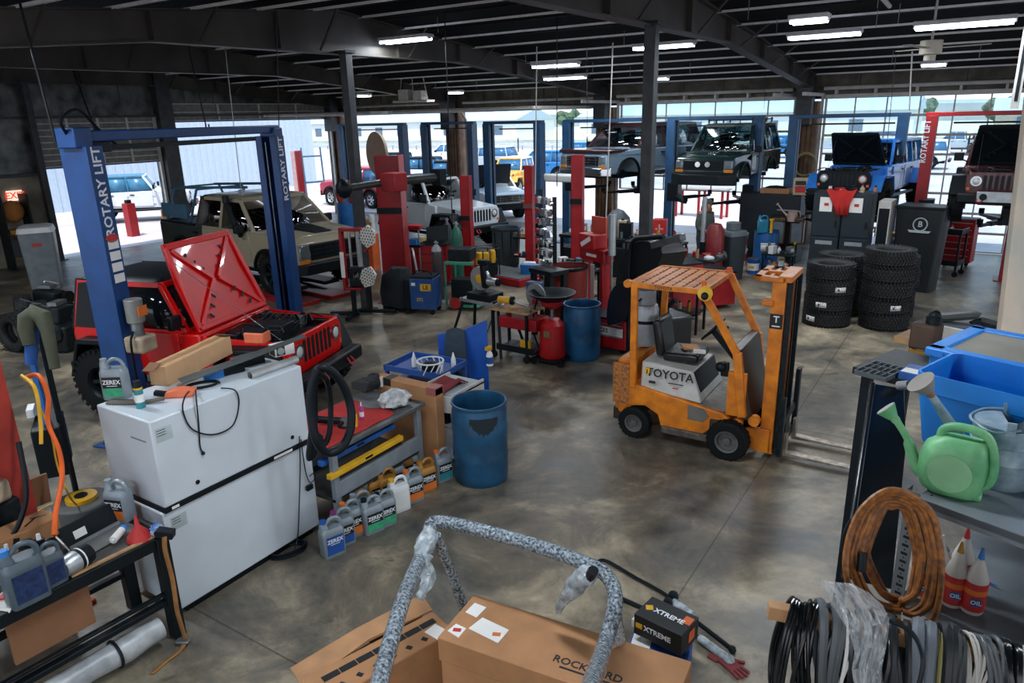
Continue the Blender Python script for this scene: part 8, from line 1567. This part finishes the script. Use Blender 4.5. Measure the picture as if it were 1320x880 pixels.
t = thing('blue_toolbox', 'bright blue upright panel behind the hanging jacket at left', 'panel', GD(46, 480, 6.9)-V((0, 0, .4)), R(-30)); mb(BB).b(-.08, .1, -.02, .02, -.4, .75).build('panel', None, t); mb(BLKM).b(-.25, .25, -.12, .12, -.6, -.1).build('base', None, t, bevel=.01); mb(LWH).box((-.15, -.13, -.02), (.2, .06, .08)).build('paper', None, t)
def cordobj(name, label, pts, r, mat): t = thing(name, label, 'cord', (0, 0, 0)); mb(mat).tube(smooth(pts, 6), r, 8).build('cord', None, t)
cordobj('extension_lead', 'thick bright orange extension cord running down from the near red post to the rack', [GD(35, 486, 5.5), GD(50, 484, 5.4), GD(62, 510, 5.35), GD(62, 545, 5.3), GD(76, 580, 5.2), GD(80, 615, 5.1), GD(72, 660, 4.9), GD(70, 690, 4.8)], .017, M('cord_orange', '#f0661c', .5))
cordobj('extension_lead', 'thin yellow extension cord tangled beside the orange one', [GD(40, 488, 5.4), GD(50, 520, 5.4), GD(66, 560, 5.5), GD(74, 600, 5.6), GD(90, 640, 5.7), G(100, 655, .03), G(70, 660, .02), G(40, 665, .02), G(75, 648, .02), G(95, 675, .02), G(60, 690, .02), G(20, 682, .02)], .008, M('cord_yellow', '#d9a52c', .5))
cordobj('extension_lead', 'second yellow cord loop hanging from the near red post', [GD(28, 484, 5.3), GD(45, 500, 5.2), GD(52, 540, 5.2), GD(53, 572, 5.2)], .014, YEL)
t = thing('cable_reel', 'grey cable reel with yellow centre lying on the floor behind the rack', 'reel', G(108, 655, .12)); mb(M('reel_grey', '#5b5f60', .6)).cyl((0, 0, -.1), (0, 0, .1), .26, n=36).build('reel', None, t, bevel=.02); mb(YEL).cyl((0, 0, .1), (0, 0, .14), .14, n=28).build('hub', None, t); mb(DRK).cyl((0, 0, .14), (0, 0, .15), .06, n=20).build('hub_hole', None, t)
p = GY(1200, 62, 14.6); t = thing('ceiling_fan', 'white ceiling fan with long blades hanging at upper right', 'ceiling fan', p); mb(M('fan_cream', '#c9c3b2', .5)).cyl((0, 0, -.1), (0, 0, .12), .17, n=24).cyl((0, 0, -.2), (0, 0, -.1), .09, n=20).build('motor', None, t, bevel=.01); mb(WFR).cyl((0, 0, .1), (0, 0, zd(14.6)-p.z-.02), .02, n=10).build('rod', None, t)
for k in range(3): a = R(10+120*k); mb(M('fan_blade', '#bfb9aa', .5)).bar((.16*math.cos(a), .16*math.sin(a), 0), (.85*math.cos(a), .85*math.sin(a), .02), .13, .012).build('blade', None, t)
A, B = GY(1060, -6, 8.5), GY(1138, 80, 13.8); t = thing('roof_conduit', 'long straight white pipe slanting under the roof at upper right', 'pipe', (0, 0, 0)); mb(WFR).cyl((A.x, A.y, zd(A.y)-.3), (B.x, B.y, zd(B.y)-.3), .035, n=10).cyl((A.x-.12, A.y, zd(A.y)-.28), ((A.x+B.x)/2-.1, (A.y+B.y)/2-1, zd(11)-.28), .02, n=8).build('pipe', None, t)
def drop(px0, py0, px1, py1, y, label, r=.012, mat=BLK, end=None, nm='hanging_cord', cat='cord'):
    a_, b_ = GY(px0, py0, y), GY(px1, py1, y); t = thing(nm, label, cat, (0, 0, 0)); top = V((a_.x, y, min(zd(y)-.02, a_.z))); mb(mat).tube([top, b_], r, 6).build('cord', None, t)
    if end == 'hook': mb(mat).tube([b_, b_+V((0, 0, -.06)), b_+V((.05, 0, -.1)), b_+V((.1, 0, -.06)), b_+V((.1, 0, .0))], r*1.2, 6).build('hook', None, t)
    if end == 'box': mb(ALU).box(b_, (.08, .08, .12)).build('socket', None, t)
drop(22, -10, 72, 185, 4.6, 'thick black cord hanging down to the near blue lift column', .016)
drop(84, 64, 121, 163, 9.0, 'black cord with hook hanging at upper left', .02, end='hook'); drop(236, 30, 265, 160, 9.6, 'black cord with hook hanging left of centre at top', .014, end='hook')
drop(290, 60, 311, 248, 9.9, 'thin grey cable hanging to the roof rack of the sand pickup', .008, STL, 'box'); drop(356, 12, 360, 180, 8.6, 'thin black cable hanging down at the right column of the near blue lift', .008)
drop(573, 15, 583, 285, 11.8, 'thin black cable hanging down to the green gas cylinder', .01); drop(718, 20, 718, 240, 12.0, 'thin black cable hanging down above the parts rack', .01, end=None)
drop(692, 60, 690, 250, 14.0, 'pale thin pipe drop left of the black cable above the parts rack', .012, WFR); drop(790, 55, 781, 285, 13.5, 'pale conduit drop with curved top left of the near column', .014, WFR); drop(757, 45, 757, 190, 16.0, 'thin black wire pair hanging over the two-tone truck', .006)
drop(1155, 70, 1142, 200, 15.0, 'thin black wire hanging beside the blue vehicle', .006); drop(1176, 66, 1172, 143, 16.0, 'pale rod hanging above the right blue lift column', .014, WFR); drop(986, 90, 985, 140, 17.0, 'thin wire hanging above the green off-roader', .005)
p = GY(533, 130, 18.8); t = thing('unit_heater', 'white overhead unit heater frame hanging in the left middle bay', 'heater', (p.x, 18.8, p.z)); mb(WFR).b(-.7, .7, -.2, .2, -.05, .02).b(-.5, -.1, -.15, .15, .02, .35).b(.1, .45, -.15, .15, .02, .3).build('frame', None, t, bevel=.01)
for x in (-.6, .0, .6): mb(WFR).bar((x, 0, 0), (x*.7, 0, zd(18.8)-p.z-.05), .02).build('hanger', None, t)
for (px, py, yy, w_, lb) in ((812, 22, 12.5, .9, 'patch of exposed orange insulation under the roof, near one'), (925, 36, 14.6, .7, 'patch of exposed orange insulation under the roof, far one'), (850, 2, 10, .6, 'scrap of orange insulation at the top edge of the view')):
    p = GY(px, py, yy); d_ = ray(px, py)
    yy0 = 13.0
    for _ in range(20): tt_ = (zd(yy0)-.03-CH)/d_.z; yy0 = min(20, max(10.5, d_.y*tt_))
    c_ = CAMP+d_*((zd(yy0)-.03-CH)/d_.z); t = thing('insulation_patch', lb, 'insulation', (c_.x, c_.y, zd(c_.y)-.03)); q = mb(M('insulation_orange', '#c98a3c', .95, bump=.6, scale=20)); q.loft([rr(w_, .5, .1, -.05), rr(w_*1.1, .6, .1, -.03)]).jit(.02, int(px)).build('insulation', None, t)
p = GY(1316, 90, 12.5); t = thing('perforated_bracket', 'white perforated steel bracket hanging at the right edge under the roof', 'bracket', (p.x, 12.5, p.z)); mb(WFR).b(-.05, .05, -.03, .03, -.5, zd(12.5)-p.z-.02).build('channel', None, t); mb(DRK).b(-.02, .02, -.034, -.03, -.4, .6).build('slots', None, t)
p = GX(408, 250, -27); t = thing('ladder_frame', 'blue-grey steel frame leaning against the white metal building outside', 'frame', (p.x, p.y, -.08), R(60)); q = mb(M('ladder_blue_steel'))
for x in (-.45, .45): q.bar((x, 0, 0), (x, .3, 2.6), .07)
for z in (1.0, 2.2): q.bar((-.45, .1, z), (.45, .1, z), .07)
q.build('frame', None, t); p = GX(388, 260, -25); t = thing('lift_post', 'pale pinkish post standing outside the big left doorway', 'lift post', (p.x, p.y, -.08)); mb(M('post_pink_white', '#c9a9a6', .6)).b(-.17, .17, -.15, .15, 0, 2.6).build('column', None, t, bevel=.01); mb(RUB).cyl((-1.0, 0, 1.6), (-.6, 0, 1.6), .25, n=20).build('wheel', None, t) if False else mb(REDL).b(.1, .18, -.16, .16, 0, 2.6).build('edge', None, t)

def table(P, w, d, h, rz, name, label, cat, col):
    t = thing(name, label, cat, P, rz); mb(col).b(-w/2, w/2, -d/2, d/2, h-.04, h).build('top', None, t, bevel=.005); mb(col).b(-w/2+.05, w/2-.05, -d/2+.03, d/2-.03, h*.35, h*.35+.03).build('lower_shelf', None, t)
    for x in (-1, 1):
        for y in (-1, 1): mb(BLKM).b(x*(w/2-.04)-.02, x*(w/2-.04)+.02, y*(d/2-.04)-.02, y*(d/2-.04)+.02, 0, h-.04).build('leg', None, t)
for (px, yy, w, d, h, n, sd, nm, lb) in ((742, 12.3, .9, .45, .85, 8, 61, 'dark parts table', 'dark parts table between the parts rack and the red hydraulic machine'), (870, 12.0, 1.1, .5, .95, 9, 62, 'greasy machine table', 'greasy machine table behind the black tire changer'),
    (672, 15.5, .8, .4, .8, 5, 63, 'small steel table', 'small steel table behind the worn grey and red post'), (845, 15.0, 1.3, .5, 1.0, 10, 64, 'black rear table', 'long black table right of the near column, behind the tire changer'), (1003, 17.4, .7, .35, .5, 5, 65, 'low dark table', 'low dark table in front of the dark cabinet')):
    p = GY(px, 330, yy); table((p.x, yy, 0), w, d, h, 0, 'parts_table', lb, 'table', DRK); junk(p.x, yy, h, w*.85, d*.7, n, nm, sd, .3)
    junk(p.x, yy, h*.35+.03, w*.75, d*.5, 4, 'lower shelf of the '+nm, sd+20, .22)
p = GD(332, 436, 7.9); t = thing('battery_tester', 'bright orange-red tool box resting on the engine of the bright red vehicle', 'tool', (p.x, p.y, p.z), R(20)); mb(OR2).b(-.12, .12, -.08, .08, -.04, .08).build('case', None, t, bevel=.015); mb(BLK).b(-.1, .1, -.06, .06, .08, .1).build('lid', None, t)
GR = {'two_post_lift': 'two-post car lifts', 'lift_post': 'single red and grey lift posts', 'antifreeze_jug': 'antifreeze jugs by the work table and cabinet', 'oil_jug': 'oil jugs on the black rack', 'oil_bottle': 'red-labelled oil bottles on the lower shelf deck', 'cable_coil': 'cable coils on the wooden bar', 'locker': 'tall black lockers',
      'parked_car': 'cars parked in the lot outside', 'off_road_vehicle': 'boxy off-road vehicles', 'gas_cylinder': 'gas cylinders by the welder', 'generator': 'black and yellow generators', 'paint_pail': 'pails by the blue drum', 'fluorescent_light': 'tube lights under the roof', 'insulation_patch': 'orange insulation patches', 'open_drum': 'open blue drums',
      'torsion_rod': 'black rods on the floor', 'storage_tote': 'blue totes on the shelf', 'trim_piece': 'black plastic trim pieces in the heap', 'dispenser': 'bronze-framed dispensers', 'tube_box': 'tube boxes on the blue carton', 'hanging_cord': 'cords hanging from the roof', 'extension_lead': 'orange and yellow cords at the near post', 'metal_part': 'small parts on the benches',
      'fluid_bottle': 'fluid bottles', 'spray_can': 'spray cans', 'tool_case': 'small cases on the benches', 'tire': 'loose tires by the left wall', 'tool_chest': 'red tool chests', 'parts_table': 'dark parts tables', 'engine_block': 'greasy engines by the left wall', 'roadside_building': 'low buildings across the road', 'suv': 'lifted SUVs by the doorways'}
for o in list(COL.objects):
    if o.parent is None and 'category' in o and 'group' not in o:
        k = o.name.split('.')[0]
        if k in GR: o['group'] = GR[k]
